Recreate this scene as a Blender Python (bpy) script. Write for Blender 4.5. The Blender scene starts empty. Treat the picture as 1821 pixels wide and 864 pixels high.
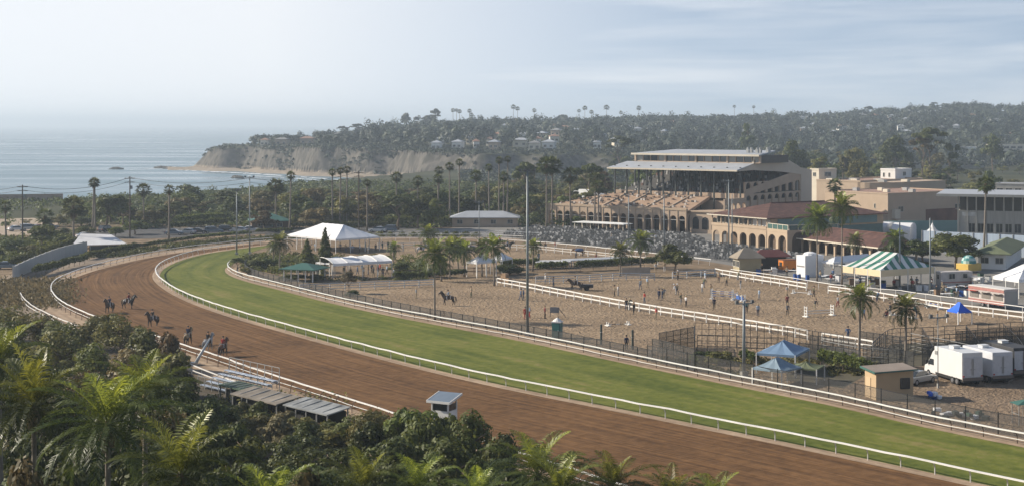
import bpy, bmesh, math, random
import numpy as np
from mathutils import Vector, Matrix
random.seed(7)
R = math.radians
SC = bpy.context.scene
COL = SC.collection
# ------------------------------------------------------------------ camera model (photo pixels -> metres)
F, H, HY, CX = 2700.0, 27.0, 220.0, 910.5
def G(x, y, z=0.0):
    d = F * (H - z) / (y - HY)
    return Vector(((x - CX) * d / F, d, z))
def AT(x, d, z=0.0):
    return Vector(((x - CX) * d / F, d, z))
def PX(p):
    d = max(p[1], 1.0)
    return CX + p[0] * F / d, HY + (H - p[2]) * F / d
def lerp_tab(tab, u):
    if u <= tab[0][0]: return tab[0][1]
    for (a, b), (c, d) in zip(tab, tab[1:]):
        if u <= c: return b + (d - b) * (u - a) / (c - a)
    return tab[-1][1]

# ------------------------------------------------------------------ terrain
SHORE = [(-900, 560), (110, 545), (300, 590), (450, 650), (600, 740), (700, 810), (790, 880)]
CLIFFD = [(300, 1125), (380, 1085), (450, 1050), (600, 965), (740, 910), (800, 885), (850, 870), (1000, 860), (1150, 900), (1300, 1000)]
CLIFFZ = [(296, -8), (316, -5.6), (345, -4.0), (360, 2), (372, 7.5), (386, 9.6), (450, 10.8), (600, 11.8), (740, 10.5), (850, 9.8), (1000, 9), (1150, 7.5), (1300, 4), (2600, 4)]
RIDGED = [(300, 1135), (370, 1150), (450, 1200), (560, 1350), (720, 1500), (900, 1600), (1900, 1800)]
RIDGEZ = [(300, -8), (345, -5), (362, 2.5), (374, 7.8), (400, 10), (450, 10.8), (560, 12.5), (600, 15), (720, 18.5), (800, 21.5), (900, 23.5), (1100, 26), (1300, 29), (1500, 33.5), (1640, 40), (1700, 43), (1821, 41), (2600, 40)]
def bump(X, Y, s):
    return (math.sin(X / s + 1.3) * math.cos(Y / s * .83 + .4) + .5 * math.sin(X / s * 2.3 + Y / s * 1.7)
            + .3 * math.cos(X / s * 4.1 - Y / s * 3.1))
def terr(X, Y):
    if Y < 104:
        return 22.0 * (1 - max(Y, 0) / 104.0) ** 1.15 + (0 if Y > 0 else -Y * .02)
    if Y < 480: return 0.0
    u = CX + X / Y * F
    cd, cz, rd, rz = lerp_tab(CLIFFD, u), lerp_tab(CLIFFZ, u), lerp_tab(RIDGED, u), lerp_tab(RIDGEZ, u)
    cd += 9 * math.sin(X / 17.0) + 6 * math.sin(X / 6.1 + 1) + 4 * math.sin(X / 31.0)
    # seaward side
    if u < 850:
        sh = lerp_tab(SHORE, u)
        k = min(1.0, max(0.0, (850 - u) / 50.0))
        if Y < sh: z = 0.0
        elif Y < sh + 45: z = -9.0 * k * (Y - sh) / 45
        else: z = -9.0 * k
        bs = cd - 75
        if Y > bs and u > 296:
            z = max(z, -8.0 * k + (3.6 * k) * min(1, (Y - bs) / 75.0))
    else:
        z = 0.0
    if Y > cd and u > 296:
        base = z if u < 850 else 0.0
        t = min(1.0, (Y - cd) / 14.0)
        ctop = cz
        z = base + (ctop - base) * t ** .8
        if t >= 1.0:
            s = min(1.0, (Y - cd - 14) / max(20.0, rd - cd - 14))
            z = cz + (rz - cz) * (s ** .85)
            amp = 1.7 * min(1, (rd - cd) / 300.0) * math.sin(math.pi * min(1, s))
            z += amp * bump(X, Y, 38.0)
        if Y > rd:
            z = rz - (rz + 9) * min(1, (Y - rd) / 900.0) ** 1.4
            if u < 560: z = rz - (rz + 9) * min(1, (Y - rd) / 120.0)
    elif u <= 296 and Y > lerp_tab(SHORE, u) + 45:
        z = -9.0
    return z
def hit(x, y, d0=480, d1=2200):
    """first terrain point seen through photo pixel (x, y)"""
    d = d0
    while d < d1:
        z = H - (y - HY) * d / F
        X = (x - CX) * d / F
        if z <= terr(X, d): return Vector((X, d, terr(X, d)))
        d += 3.0
    return None

# ------------------------------------------------------------------ materials
def nod(nt, t, **kw):
    n = nt.nodes.new(t)
    for k, v in kw.items(): setattr(n, k, v)
    return n
def ramp(nt, pts):
    n = nod(nt, 'ShaderNodeValToRGB')
    while len(n.color_ramp.elements) > 1: n.color_ramp.elements.remove(n.color_ramp.elements[0])
    n.color_ramp.elements[0].position = pts[0][0]; n.color_ramp.elements[0].color = (*pts[0][1], 1)
    for p, c in pts[1:]:
        e = n.color_ramp.elements.new(p); e.color = (*c, 1)
    return n
def new_mat(name):
    m = bpy.data.materials.new(name); m.use_nodes = True
    nt = m.node_tree
    b = nt.nodes['Principled BSDF']
    return m, nt, b
MC = {}
def M(name, col, rough=.8, var=.14, scale=.6, metal=0.0, bmp=0.0, spec=.3, coords='Object', stretch=(1, 1, 1), detail=4):
    if name in MC: return MC[name]
    m, nt, b = new_mat(name)
    tc = nod(nt, 'ShaderNodeTexCoord'); mp = nod(nt, 'ShaderNodeMapping')
    mp.inputs['Scale'].default_value = stretch
    nz = nod(nt, 'ShaderNodeTexNoise'); nz.inputs['Scale'].default_value = scale; nz.inputs['Detail'].default_value = detail
    nt.links.new(tc.outputs[coords], mp.inputs[0]); nt.links.new(mp.outputs[0], nz.inputs['Vector'])
    r = ramp(nt, [(.25, tuple(c * (1 - var) for c in col)), (.75, tuple(min(1, c * (1 + var)) for c in col))])
    nt.links.new(nz.outputs['Fac'], r.inputs[0]); nt.links.new(r.outputs[0], b.inputs['Base Color'])
    b.inputs['Roughness'].default_value = rough; b.inputs['Metallic'].default_value = metal
    b.inputs['Specular IOR Level'].default_value = spec
    if bmp:
        bp = nod(nt, 'ShaderNodeBump'); bp.inputs['Strength'].default_value = bmp; bp.inputs['Distance'].default_value = .1
        nt.links.new(nz.outputs['Fac'], bp.inputs['Height']); nt.links.new(bp.outputs[0], b.inputs['Normal'])
    MC[name] = m
    return m
def leafmat(name, dark, light, young=None, trans=.3, rough=.55, spec=.2):
    """tint attribute 0..1 per leaf: natural colour variation between leaves and clumps; Object random varies tree to tree"""
    if name in MC: return MC[name]
    m, nt, b = new_mat(name)
    at = nod(nt, 'ShaderNodeAttribute', attribute_name='tint')
    oi = nod(nt, 'ShaderNodeObjectInfo')
    pts = [(0, dark), (.8, light)]
    if young: pts.append((1, young))
    r = ramp(nt, pts)
    hs = nod(nt, 'ShaderNodeHueSaturation')
    mr = nod(nt, 'ShaderNodeMapRange'); mr.inputs['To Min'].default_value = .75; mr.inputs['To Max'].default_value = 1.25
    mh = nod(nt, 'ShaderNodeMapRange'); mh.inputs['To Min'].default_value = .485; mh.inputs['To Max'].default_value = .515
    nt.links.new(at.outputs['Fac'], r.inputs[0]); nt.links.new(oi.outputs['Random'], mr.inputs['Value'])
    nt.links.new(oi.outputs['Random'], mh.inputs['Value']); nt.links.new(mh.outputs[0], hs.inputs['Hue'])
    nt.links.new(r.outputs[0], hs.inputs['Color']); nt.links.new(mr.outputs[0], hs.inputs['Value'])
    nt.links.new(hs.outputs[0], b.inputs['Base Color'])
    b.inputs['Roughness'].default_value = rough; b.inputs['Specular IOR Level'].default_value = spec
    tr = nod(nt, 'ShaderNodeBsdfTranslucent'); mx = nod(nt, 'ShaderNodeMixShader'); mx.inputs[0].default_value = trans
    g = nod(nt, 'ShaderNodeHueSaturation'); g.inputs['Value'].default_value = 1.6; g.inputs['Saturation'].default_value = 1.1; g.inputs['Hue'].default_value = .48
    nt.links.new(hs.outputs[0], g.inputs['Color']); nt.links.new(g.outputs[0], tr.inputs['Color'])
    nt.links.new(b.outputs[0], mx.inputs[1]); nt.links.new(tr.outputs[0], mx.inputs[2])
    nt.links.new(mx.outputs[0], nt.nodes['Material Output'].inputs['Surface'])
    MC[name] = m
    return m
def meshmat(name, col, cover):
    """chain-link netting: fine diagonal wires with gaps between them (procedural wire pattern)"""
    if name in MC: return MC[name]
    m, nt, b = new_mat(name)
    b.inputs['Base Color'].default_value = (*col, 1); b.inputs['Roughness'].default_value = .6
    uv = nod(nt, 'ShaderNodeUVMap'); uv.uv_map = 'UVMap'
    outs = []
    for a in (45, -45):
        mp = nod(nt, 'ShaderNodeMapping'); mp.inputs['Rotation'].default_value = (0, 0, R(a))
        w = nod(nt, 'ShaderNodeTexWave'); w.inputs['Scale'].default_value = 3.2; w.bands_direction = 'X'
        lt = nod(nt, 'ShaderNodeMath', operation='LESS_THAN'); lt.inputs[1].default_value = cover
        nt.links.new(uv.outputs[0], mp.inputs[0]); nt.links.new(mp.outputs[0], w.inputs[0]); nt.links.new(w.outputs['Fac'], lt.inputs[0])
        outs.append(lt)
    mxm = nod(nt, 'ShaderNodeMath', operation='MAXIMUM')
    nt.links.new(outs[0].outputs[0], mxm.inputs[0]); nt.links.new(outs[1].outputs[0], mxm.inputs[1])
    nt.links.new(mxm.outputs[0], b.inputs['Alpha'])
    MC[name] = m
    return m

# ------------------------------------------------------------------ mesh builder
class MB:
    def __init__(s): s.v = []; s.f = []; s.m = []; s.uv = None
    def add(s, vs, fs, mi=0):
        o = len(s.v); s.v += [tuple(p) for p in vs]
        for f in fs: s.f.append(tuple(i + o for i in f)); s.m.append(mi)
        return s
    def box(s, c, d, rz=0.0, mi=0, taper=1.0):
        x, y, z = d[0] / 2, d[1] / 2, d[2] / 2
        ca, sa = math.cos(rz), math.sin(rz)
        vs = []
        for k in (-1, 1):
            t = taper if k > 0 else 1.0
            for a, b in ((-1, -1), (1, -1), (1, 1), (-1, 1)):
                px, py = a * x * t, b * y * t
                vs.append((c[0] + px * ca - py * sa, c[1] + px * sa + py * ca, c[2] + k * z))
        return s.add(vs, [(3, 2, 1, 0), (4, 5, 6, 7), (0, 1, 5, 4), (1, 2, 6, 5), (2, 3, 7, 6), (3, 0, 4, 7)], mi)
    def bar(s, p, q, w, h=None, mi=0):
        p, q = Vector(p), Vector(q); h = h or w
        d = (q - p).normalized()
        up = Vector((0, 0, 1)) if abs(d.z) < .95 else Vector((1, 0, 0))
        a = d.cross(up).normalized(); b = a.cross(d).normalized()
        vs = []
        for c in (p, q):
            for i, j in ((-1, -1), (1, -1), (1, 1), (-1, 1)): vs.append(c + a * i * w / 2 + b * j * h / 2)
        return s.add(vs, [(0, 1, 2, 3), (7, 6, 5, 4), (0, 4, 5, 1), (1, 5, 6, 2), (2, 6, 7, 3), (3, 7, 4, 0)], mi)
    def tube(s, pts, r, n=8, mi=0, cap=True):
        pts = [Vector(p) for p in pts]
        rs = r if isinstance(r, (list, tuple)) else [r] * len(pts)
        vs = []
        pa = None
        for i, p in enumerate(pts):
            d = (pts[min(i + 1, len(pts) - 1)] - pts[max(i - 1, 0)]).normalized()
            if pa is None:
                up = Vector((0, 0, 1)) if abs(d.z) < .9 else Vector((1, 0, 0))
                a = d.cross(up).normalized()
            else:
                a = (pa - d * pa.dot(d)).normalized()
            pa = a
            b = d.cross(a)
            for k in range(n):
                t = 2 * math.pi * k / n
                vs.append(p + (a * math.cos(t) + b * math.sin(t)) * rs[i])
        fs = []
        for i in range(len(pts) - 1):
            for k in range(n):
                k2 = (k + 1) % n
                fs.append((i * n + k, i * n + k2, (i + 1) * n + k2, (i + 1) * n + k))
        if cap:
            fs.append(tuple(range(n - 1, -1, -1))); fs.append(tuple((len(pts) - 1) * n + k for k in range(n)))
        return s.add(vs, fs, mi)
    def prism(s, poly, z0, z1, mi=0):
        n = len(poly)
        vs = [(p[0], p[1], z0) for p in poly] + [(p[0], p[1], z1) for p in poly]
        fs = [tuple(range(n - 1, -1, -1)), tuple(range(n, 2 * n))] + [(i, (i + 1) % n, n + (i + 1) % n, n + i) for i in range(n)]
        return s.add(vs, fs, mi)
    def extr(s, prof, x0, x1, mi=0, axis='y'):
        """profile in (x,z), extruded along y from x0 to x1"""
        n = len(prof)
        vs = [(p[0], x0, p[1]) for p in prof] + [(p[0], x1, p[1]) for p in prof]
        fs = [tuple(range(n)), tuple(range(2 * n - 1, n - 1, -1))] + [(i, n + i, n + (i + 1) % n, (i + 1) % n) for i in range(n)]
        return s.add(vs, fs, mi)
    def lathe(s, prof, c=(0, 0, 0), n=12, mi=0):
        vs = []
        for r, z in prof:
            for k in range(n):
                t = 2 * math.pi * k / n
                vs.append((c[0] + r * math.cos(t), c[1] + r * math.sin(t), c[2] + z))
        fs = [(i * n + k, i * n + (k + 1) % n, (i + 1) * n + (k + 1) % n, (i + 1) * n + k) for i in range(len(prof) - 1) for k in range(n)]
        return s.add(vs, fs, mi)
    def shift(s, o):
        s.v = [(p[0] + o[0], p[1] + o[1], p[2] + o[2]) for p in s.v]; return s
    def build(s, name, mat, parent=None, smooth=False, bevel=0):
        me = bpy.data.meshes.new(name)
        me.from_pydata(s.v, [], s.f)
        mats = mat if isinstance(mat, (list, tuple)) else [mat]
        for m in mats: me.materials.append(m)
        if len(mats) > 1: me.polygons.foreach_set('material_index', s.m)
        if smooth: me.polygons.foreach_set('use_smooth', [True] * len(me.polygons))
        if s.uv:
            ul = me.uv_layers.new(name='UVMap')
            for lp in me.loops: ul.data[lp.index].uv = s.uv[lp.vertex_index]
        me.update()
        if bevel:
            bm = bmesh.new(); bm.from_mesh(me)
            bmesh.ops.bevel(bm, geom=[e for e in bm.edges if len(e.link_faces) == 2 and e.calc_face_angle(0) > .6], offset=bevel, segments=2, affect='EDGES', profile=.6)
            bm.to_mesh(me); bm.free()
        return link(name, me, parent)
def link(name, me, parent=None):
    o = bpy.data.objects.new(name, me); COL.objects.link(o)
    if parent is not None: o.parent = parent
    return o
def npmesh(name, V, NV, mat, tint=None):
    """V: (n*NV,3) verts, every NV consecutive verts one face"""
    V = np.asarray(V, dtype=np.float32).reshape(-1, 3)
    nf = len(V) // NV
    me = bpy.data.meshes.new(name)
    me.vertices.add(len(V)); me.vertices.foreach_set('co', V.ravel())
    me.loops.add(len(V)); me.loops.foreach_set('vertex_index', np.arange(len(V), dtype=np.int32))
    me.polygons.add(nf); me.polygons.foreach_set('loop_start', np.arange(nf, dtype=np.int32) * NV)
    me.update(calc_edges=True)
    if tint is not None:
        a = me.attributes.new('tint', 'FLOAT', 'FACE'); a.data.foreach_set('value', np.asarray(tint, dtype=np.float32))
    if mat: me.materials.append(mat)
    return me

# ------------------------------------------------------------------ things, labels
TOPS = []
def tag(o, label, cat, group=None, kind=None):
    if label: o['label'] = label
    if cat: o['category'] = cat
    if group: o['group'] = group
    if kind: o['kind'] = kind
    if o.parent is None: TOPS.append(o)
    return o
def thing(name, label, cat, loc=(0, 0, 0), rz=0.0, group=None, auto=False):
    o = bpy.data.objects.new(name, None); COL.objects.link(o)
    o.empty_display_size = .3
    o.location = loc; o.rotation_euler = (0, 0, rz)
    tag(o, label, cat, group)
    if auto: AUTO.append(o)
    return o
def struct(o): o['kind'] = 'structure'; return o
def copy_tree(o, parent=None):
    c = o.copy(); COL.objects.link(c)
    if parent is not None: c.parent = parent
    for ch in list(o.children): copy_tree(ch, c)
    if parent is None: TOPS.append(c)
    return c
AUTO = []     # things whose label still needs the nearest landmark added
LM = [  # landmarks anyone can find in the photo: (px, base py, phrase)
 (590, 446, 'the big marquee'), (632, 490, 'the long canopy'), (538, 494, 'the green pavilion'),
 (1580, 512, 'the striped tent'), (938, 598, 'the tallest pole'), (1200, 475, 'the round arena tree'),
 (1250, 400, 'the grandstand'), (1340, 440, 'the arched clubhouse'), (1540, 455, 'the red arcade'), (1760, 445, 'the concrete office'),
 (1698, 682, 'the white truck'), (1577, 705, 'the beige hut'), (1400, 650, 'the blue canopy'), (991, 600, 'the portable toilet'),
 (1323, 665, 'the thick grey pole'), (855, 490, 'the small white tent'), (860, 402, 'the long bungalow'), (480, 410, 'the green roofed shed'),
 (180, 440, 'the flat tent roof'), (90, 480, 'the curved wall'), (1702, 545, 'the royal blue canopy'), (789, 740, 'the watch booth'),
 (1770, 545, 'the food trailer'), (1430, 487, 'the white cube tent'), (1520, 400, 'the tan warehouse'), (1030, 350, 'the open white pavilion'),
 (231, 425, 'the second utility pole'), (40, 430, 'the leftmost utility pole'), (638, 430, 'the marquee utility pole'),
 (500, 310, 'the sea cliff'), (345, 303, 'the headland tip'), (1790, 290, 'the cream office'), (500, 720, 'the steel sheds'), (432, 452, 'the paired floodlights'),
 (1715, 470, 'the yellow cart'), (1590, 310, 'the white rooftop block'), (1275, 640, 'the pen shrubs'), (193, 800, 'the biggest palm'), (396, 634, 'the red rider'), (228, 549, 'the black horse'),
 (700, 400, 'the wide spreading tree'), (950, 400, 'the tall palm pair'), (1655, 330, 'the towering pine'), (335, 400, 'the domed shore tree'), (60, 800, 'the bottom left corner'),
]
def finish_labels():
    for o in AUTO:
        p = o.location; px, py = PX(p)
        best = min(LM, key=lambda l: abs(l[0] - px) + 2.2 * abs(l[1] - py))
        dx, dy = px - best[0], py - best[1]
        if abs(dx) > 45: rel = 'left of' if dx < 0 else 'right of'
        else: rel = 'beyond' if dy < 0 else 'in front of'
        o['label'] = o['label'] + ' ' + rel + ' ' + best[2]
    by = {}
    for o in AUTO: by.setdefault(o['label'], []).append(o)
    NUM = ['one', 'two', 'three', 'four', 'five', 'six', 'seven', 'eight', 'nine', 'ten', 'eleven', 'twelve']
    ORD = ['first', 'second', 'third', 'fourth', 'fifth', 'sixth', 'seventh', 'eighth', 'ninth', 'tenth', 'eleventh', 'twelfth']
    for l, os in by.items():
        if len(os) < 2: continue
        os.sort(key=lambda o: PX(o.location)[0])
        n = len(os)
        for i, o in enumerate(os):
            if i == 0: s = 'leftmost of ' + (NUM[n - 1] if n <= 12 else 'many')
            elif i == n - 1: s = 'rightmost of ' + (NUM[n - 1] if n <= 12 else 'many')
            elif i < 12: s = ORD[i] + ' from left'
            else: s = ORD[min(11, n - 1 - i)] + ' from right'
            o['label'] = l + ', ' + s
    for o in TOPS:
        if len(str(o.get('label', '')).split()) > 16: print('LONG', o['label'])
# ------------------------------------------------------------------ polylines
def smooth(pts, step=1.5):
    pts = [Vector(p) for p in pts]; out = []
    n = len(pts)
    for i in range(n - 1):
        p0, p1, p2, p3 = pts[max(i - 1, 0)], pts[i], pts[i + 1], pts[min(i + 2, n - 1)]
        L = (p2 - p1).length
        k = max(1, int(L / step))
        for j in range(k):
            t = j / k
            # centripetal-ish tangents
            m1 = (p2 - p0) * (L / max(1e-6, (p2 - p1).length + (p1 - p0).length)) if i > 0 else (p2 - p1)
            m2 = (p3 - p1) * (L / max(1e-6, (p3 - p2).length + (p2 - p1).length)) if i < n - 2 else (p2 - p1)
            t2, t3 = t * t, t * t * t
            out.append(p1 * (2 * t3 - 3 * t2 + 1) + m1 * (t3 - 2 * t2 + t) + p2 * (-2 * t3 + 3 * t2) + m2 * (t3 - t2))
    out.append(pts[-1])
    return out
def relax(pts, it=6):
    pts = [Vector(p) for p in pts]
    for _ in range(it):
        q = pts[:]
        for i in range(1, len(pts) - 1): q[i] = pts[i - 1] * .25 + pts[i] * .5 + pts[i + 1] * .25
        pts = q
    return pts
def resample(pts, n):
    L = [0]
    for a, b in zip(pts, pts[1:]): L.append(L[-1] + (b - a).length)
    out = []; k = 0
    for i in range(n):
        t = L[-1] * i / (n - 1)
        while k < len(L) - 2 and L[k + 1] < t: k += 1
        s = (t - L[k]) / max(1e-9, L[k + 1] - L[k])
        out.append(pts[k].lerp(pts[k + 1], min(1, s)))
    return out
def length(pts): return sum((b - a).length for a, b in zip(pts, pts[1:]))
def flat(pts, z=0): return [Vector((p[0], p[1], z)) for p in pts]
def inpoly(x, y, poly):
    c = False; j = len(poly) - 1
    for i in range(len(poly)):
        a, b = poly[i], poly[j]
        if (a[1] > y) != (b[1] > y) and x < (b[0] - a[0]) * (y - a[1]) / (b[1] - a[1]) + a[0]: c = not c
        j = i
    return c
def strip(name, L, Rr, mat, z, ny=6):
    """ground sheet between two polylines, UV in metres along and across"""
    n = max(len(L), 60)
    L, Rr = resample(L, n), resample(Rr, n)
    mb = MB(); mb.uv = []
    s = 0
    for i in range(n):
        if i: s += ((L[i] + Rr[i]) / 2 - (L[i - 1] + Rr[i - 1]) / 2).length
        w = (Rr[i] - L[i]).length
        for j in range(ny + 1):
            p = L[i].lerp(Rr[i], j / ny)
            mb.v.append((p.x, p.y, z)); mb.uv.append((s, w * j / ny))
    for i in range(n - 1):
        for j in range(ny):
            a = i * (ny + 1) + j
            mb.f.append((a, a + 1, a + ny + 2, a + ny + 1)); mb.m.append(0)
    o = mb.build(name, mat)
    return struct(tag(o, None, None))
def poly_sheet(name, pts, mat, z):
    mb = MB(); n = len(pts)
    # earclip through bmesh
    bm = bmesh.new()
    f = bm.faces.new([bm.verts.new((p[0], p[1], z)) for p in pts])
    bmesh.ops.triangulate(bm, faces=[f])
    me = bpy.data.meshes.new(name); bm.to_mesh(me); bm.free(); me.materials.append(mat)
    if me.polygons and me.polygons[0].normal.z < 0: me.flip_normals()
    return struct(tag(link(name, me), None, None))
# ================================================================== SETTING
def ground_material():
    m, nt, b = new_mat('ground_cover')
    tc = nod(nt, 'ShaderNodeTexCoord'); geo = nod(nt, 'ShaderNodeNewGeometry')
    def noise(s, d=6, st=(1, 1, 1)):
        mp = nod(nt, 'ShaderNodeMapping'); mp.inputs['Scale'].default_value = st
        n = nod(nt, 'ShaderNodeTexNoise'); n.inputs['Scale'].default_value = s; n.inputs['Detail'].default_value = d
        nt.links.new(tc.outputs['Object'], mp.inputs[0]); nt.links.new(mp.outputs[0], n.inputs['Vector']); return n
    def mix(a, bb, fac):
        x = nod(nt, 'ShaderNodeMix', data_type='RGBA')
        nt.links.new(fac, x.inputs[0]); nt.links.new(a, x.inputs[6]); nt.links.new(bb, x.inputs[7]); return x.outputs[2]
    n1 = noise(.02); n2 = noise(.35); n3 = noise(.13, 9, (1, 1, .3))
    soil = ramp(nt, [(.3, (.13, .095, .06)), (.7, (.26, .19, .125))]); nt.links.new(n2.outputs[0], soil.inputs[0])
    brush = ramp(nt, [(.35, (.03, .038, .018)), (.62, (.07, .07, .036)), (.78, (.16, .125, .08))]); nt.links.new(n1.outputs[0], brush.inputs[0])
    cliff = ramp(nt, [(.3, (.045, .043, .035)), (.44, (.075, .07, .062)), (.54, (.135, .122, .104)), (.60, (.07, .065, .055)), (.8, (.04, .04, .03))]); nt.links.new(n3.outputs[0], cliff.inputs[0])
    sand = ramp(nt, [(.3, (.22, .18, .14)), (.7, (.36, .30, .23))]); nt.links.new(n2.outputs[0], sand.inputs[0])
    sp = nod(nt, 'ShaderNodeSeparateXYZ'); nt.links.new(geo.outputs['Position'], sp.inputs[0])
    sn = nod(nt, 'ShaderNodeSeparateXYZ'); nt.links.new(geo.outputs['True Normal'], sn.inputs[0])
    def rng(o, a, c):
        r = nod(nt, 'ShaderNodeMapRange'); r.inputs['From Min'].default_value = a; r.inputs['From Max'].default_value = c
        nt.links.new(o, r.inputs['Value']); return r.outputs[0]
    far = rng(sp.outputs['Y'], 385, 430); near = rng(sp.outputs['Y'], 106, 100)
    hillf = nod(nt, 'ShaderNodeMath', operation='MAXIMUM'); nt.links.new(far, hillf.inputs[0]); nt.links.new(near, hillf.inputs[1])
    c = mix(soil.outputs[0], brush.outputs[0], hillf.outputs[0])
    c = mix(c, cliff.outputs[0], rng(sn.outputs['Z'], .93, .80))
    c = mix(c, sand.outputs[0], rng(sp.outputs['Z'], -2.5, -4.2))
    nt.links.new(c, b.inputs['Base Color']); b.inputs['Roughness'].default_value = .95; b.inputs['Specular IOR Level'].default_value = .1
    return m
def build_terrain():
    us = list(np.arange(-1500, -100, 100)) + list(np.arange(-100, 290, 30)) + list(np.arange(290, 480, 3)) + list(np.arange(480, 1100, 4.5)) + list(np.arange(1100, 2000, 14)) + list(np.arange(2000, 3300, 100))
    ds = [-60, -30, 0.5] + list(np.arange(6, 120, 6)) + [112, 120, 150, 220, 300, 400, 470, 500] + list(np.arange(520, 840, 16)) + list(np.arange(840, 1180, 3.5)) + list(np.arange(1180, 1850, 22)) + list(np.arange(1850, 2800, 90))
    ds = sorted(set(float(d) for d in ds))
    mb = MB()
    for d in ds:
        for u in us:
            e = max(d, 60.0)
            X = (u - CX) * e / F * (1.0 if d > 60 else 2.2) if d > 60 else (u - CX) * e / F * (1 + 1.2 * (1 - max(d, 0) / 60.0))
            mb.v.append((X, d, terr(X, d)))
    n = len(us)
    for i in range(len(ds) - 1):
        for j in range(n - 1):
            mb.f.append((i * n + j, i * n + j + 1, (i + 1) * n + j + 1, (i + 1) * n + j)); mb.m.append(0)
    o = mb.build('ground', ground_material(), smooth=False)
    struct(tag(o, None, None))
build_terrain()

def sea_material():
    m, nt, b = new_mat('sea_water')
    tc = nod(nt, 'ShaderNodeTexCoord')
    b.inputs['Base Color'].default_value = (.17, .245, .285, 1); b.inputs['Roughness'].default_value = .22
    b.inputs['IOR'].default_value = 1.33
    hs = []
    for s, st in ((.035, (1, 2.2, 1)), (.22, (1, 1.6, 1)), (1.1, (1, 1, 1))):
        mp = nod(nt, 'ShaderNodeMapping'); mp.inputs['Scale'].default_value = st; mp.inputs['Rotation'].default_value = (0, 0, R(20))
        n = nod(nt, 'ShaderNodeTexNoise'); n.inputs['Scale'].default_value = s; n.inputs['Detail'].default_value = 3
        nt.links.new(tc.outputs['Object'], mp.inputs[0]); nt.links.new(mp.outputs[0], n.inputs['Vector']); hs.append(n)
    prev = None
    for n, dist in zip(hs, (.30, .20, .10)):
        bp = nod(nt, 'ShaderNodeBump'); bp.inputs['Strength'].default_value = .4; bp.inputs['Distance'].default_value = dist
        nt.links.new(n.outputs[0], bp.inputs['Height'])
        if prev: nt.links.new(prev.outputs[0], bp.inputs['Normal'])
        prev = bp
    nt.links.new(prev.outputs[0], b.inputs['Normal'])
    # wind lanes: smoother and rougher patches of the surface
    mp = nod(nt, 'ShaderNodeMapping'); mp.inputs['Scale'].default_value = (.35, 1.6, 1)
    n = nod(nt, 'ShaderNodeTexNoise'); n.inputs['Scale'].default_value = .012; n.inputs['Detail'].default_value = 5
    nt.links.new(tc.outputs['Object'], mp.inputs[0]); nt.links.new(mp.outputs[0], n.inputs['Vector'])
    r = nod(nt, 'ShaderNodeMapRange'); r.inputs['From Min'].default_value = .35; r.inputs['From Max'].default_value = .65
    r.inputs['To Min'].default_value = .22; r.inputs['To Max'].default_value = .5
    nt.links.new(n.outputs[0], r.inputs[0]); nt.links.new(r.outputs[0], b.inputs['Roughness'])
    return m
mb = MB(); mb.add([(-16000, 420, -6), (16000, 420, -6), (16000, 25000, -6), (-16000, 25000, -6)], [(0, 1, 2, 3)])
# the sheet reaches under the land; it shows only where the ground dips below sea level
struct(tag(mb.build('sea', sea_material()), None, None))
# breaking surf along the headland
foam = M('surf_foam', (.75, .78, .8), .6, .1, .5)
mb = MB()
def surf_line(pts, w, seed):
    rg = random.Random(seed)
    pp = smooth(pts, 4)
    for a, b in zip(pp, pp[1:]):
        if rg.random() < .25: continue
        ww = w * rg.uniform(.4, 1.3)
        mb.add([(a.x, a.y - ww, -5.9), (b.x, b.y - ww * rg.uniform(.6, 1.2), -5.9), (b.x, b.y + ww, -5.85), (a.x, a.y + ww * .7, -5.85)], [(0, 1, 2, 3)])
surf_line([G(x, y, -6) for x, y in ((296, 301), (330, 303.5), (380, 306), (450, 309.5), (530, 315), (600, 320), (680, 325), (760, 330))], 5, 1)
surf_line([G(x, y, -6) for x, y in ((440, 313), (500, 316), (580, 322), (650, 327))], 2.5, 2)
surf_line([G(x, y, -6) for x, y in ((225, 303), (262, 301), (300, 300))], 3, 3)
surf_line([G(x, y, -6) for x, y in ((270, 297), (300, 297), (330, 299))], 3, 4)
o = mb.build('surf', foam); tag(o, 'white surf breaking along the foot of the headland', 'surf', kind='stuff')
# rocks awash off the point
rockm = M('wet_rock', (.10, .09, .08), .7, .3, .4, bmp=.5)
rg = random.Random(5)
for i, (x, y, s) in enumerate(((208, 301.5, 5), (288, 299.5, 6), (300, 300.5, 5), (420, 317, 3), (427, 318, 2.4))):
    p = G(x, y, -6)
    me = bpy.data.meshes.new('sea_rock'); bm = bmesh.new(); bmesh.ops.create_icosphere(bm, subdivisions=3, radius=1)
    for v in bm.verts: v.co *= rg.uniform(.75, 1.2); v.co.x *= s; v.co.y *= s * .6; v.co.z *= 1.6
    bm.to_mesh(me); bm.free(); me.materials.append(rockm)
    o = link('sea_rock', me); o.location = (p.x, p.y, -6)
    tag(o, ['low dark rock alone in open water left of the headland tip', 'longer dark rock awash just off the headland tip', 'small rock touching the headland tip in white surf',
            'dark rock in the calm bay water above the paired floodlights', 'smallest dark rock in the bay, right of its twin'][i], 'rock', 'rocks awash in the sea')

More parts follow.
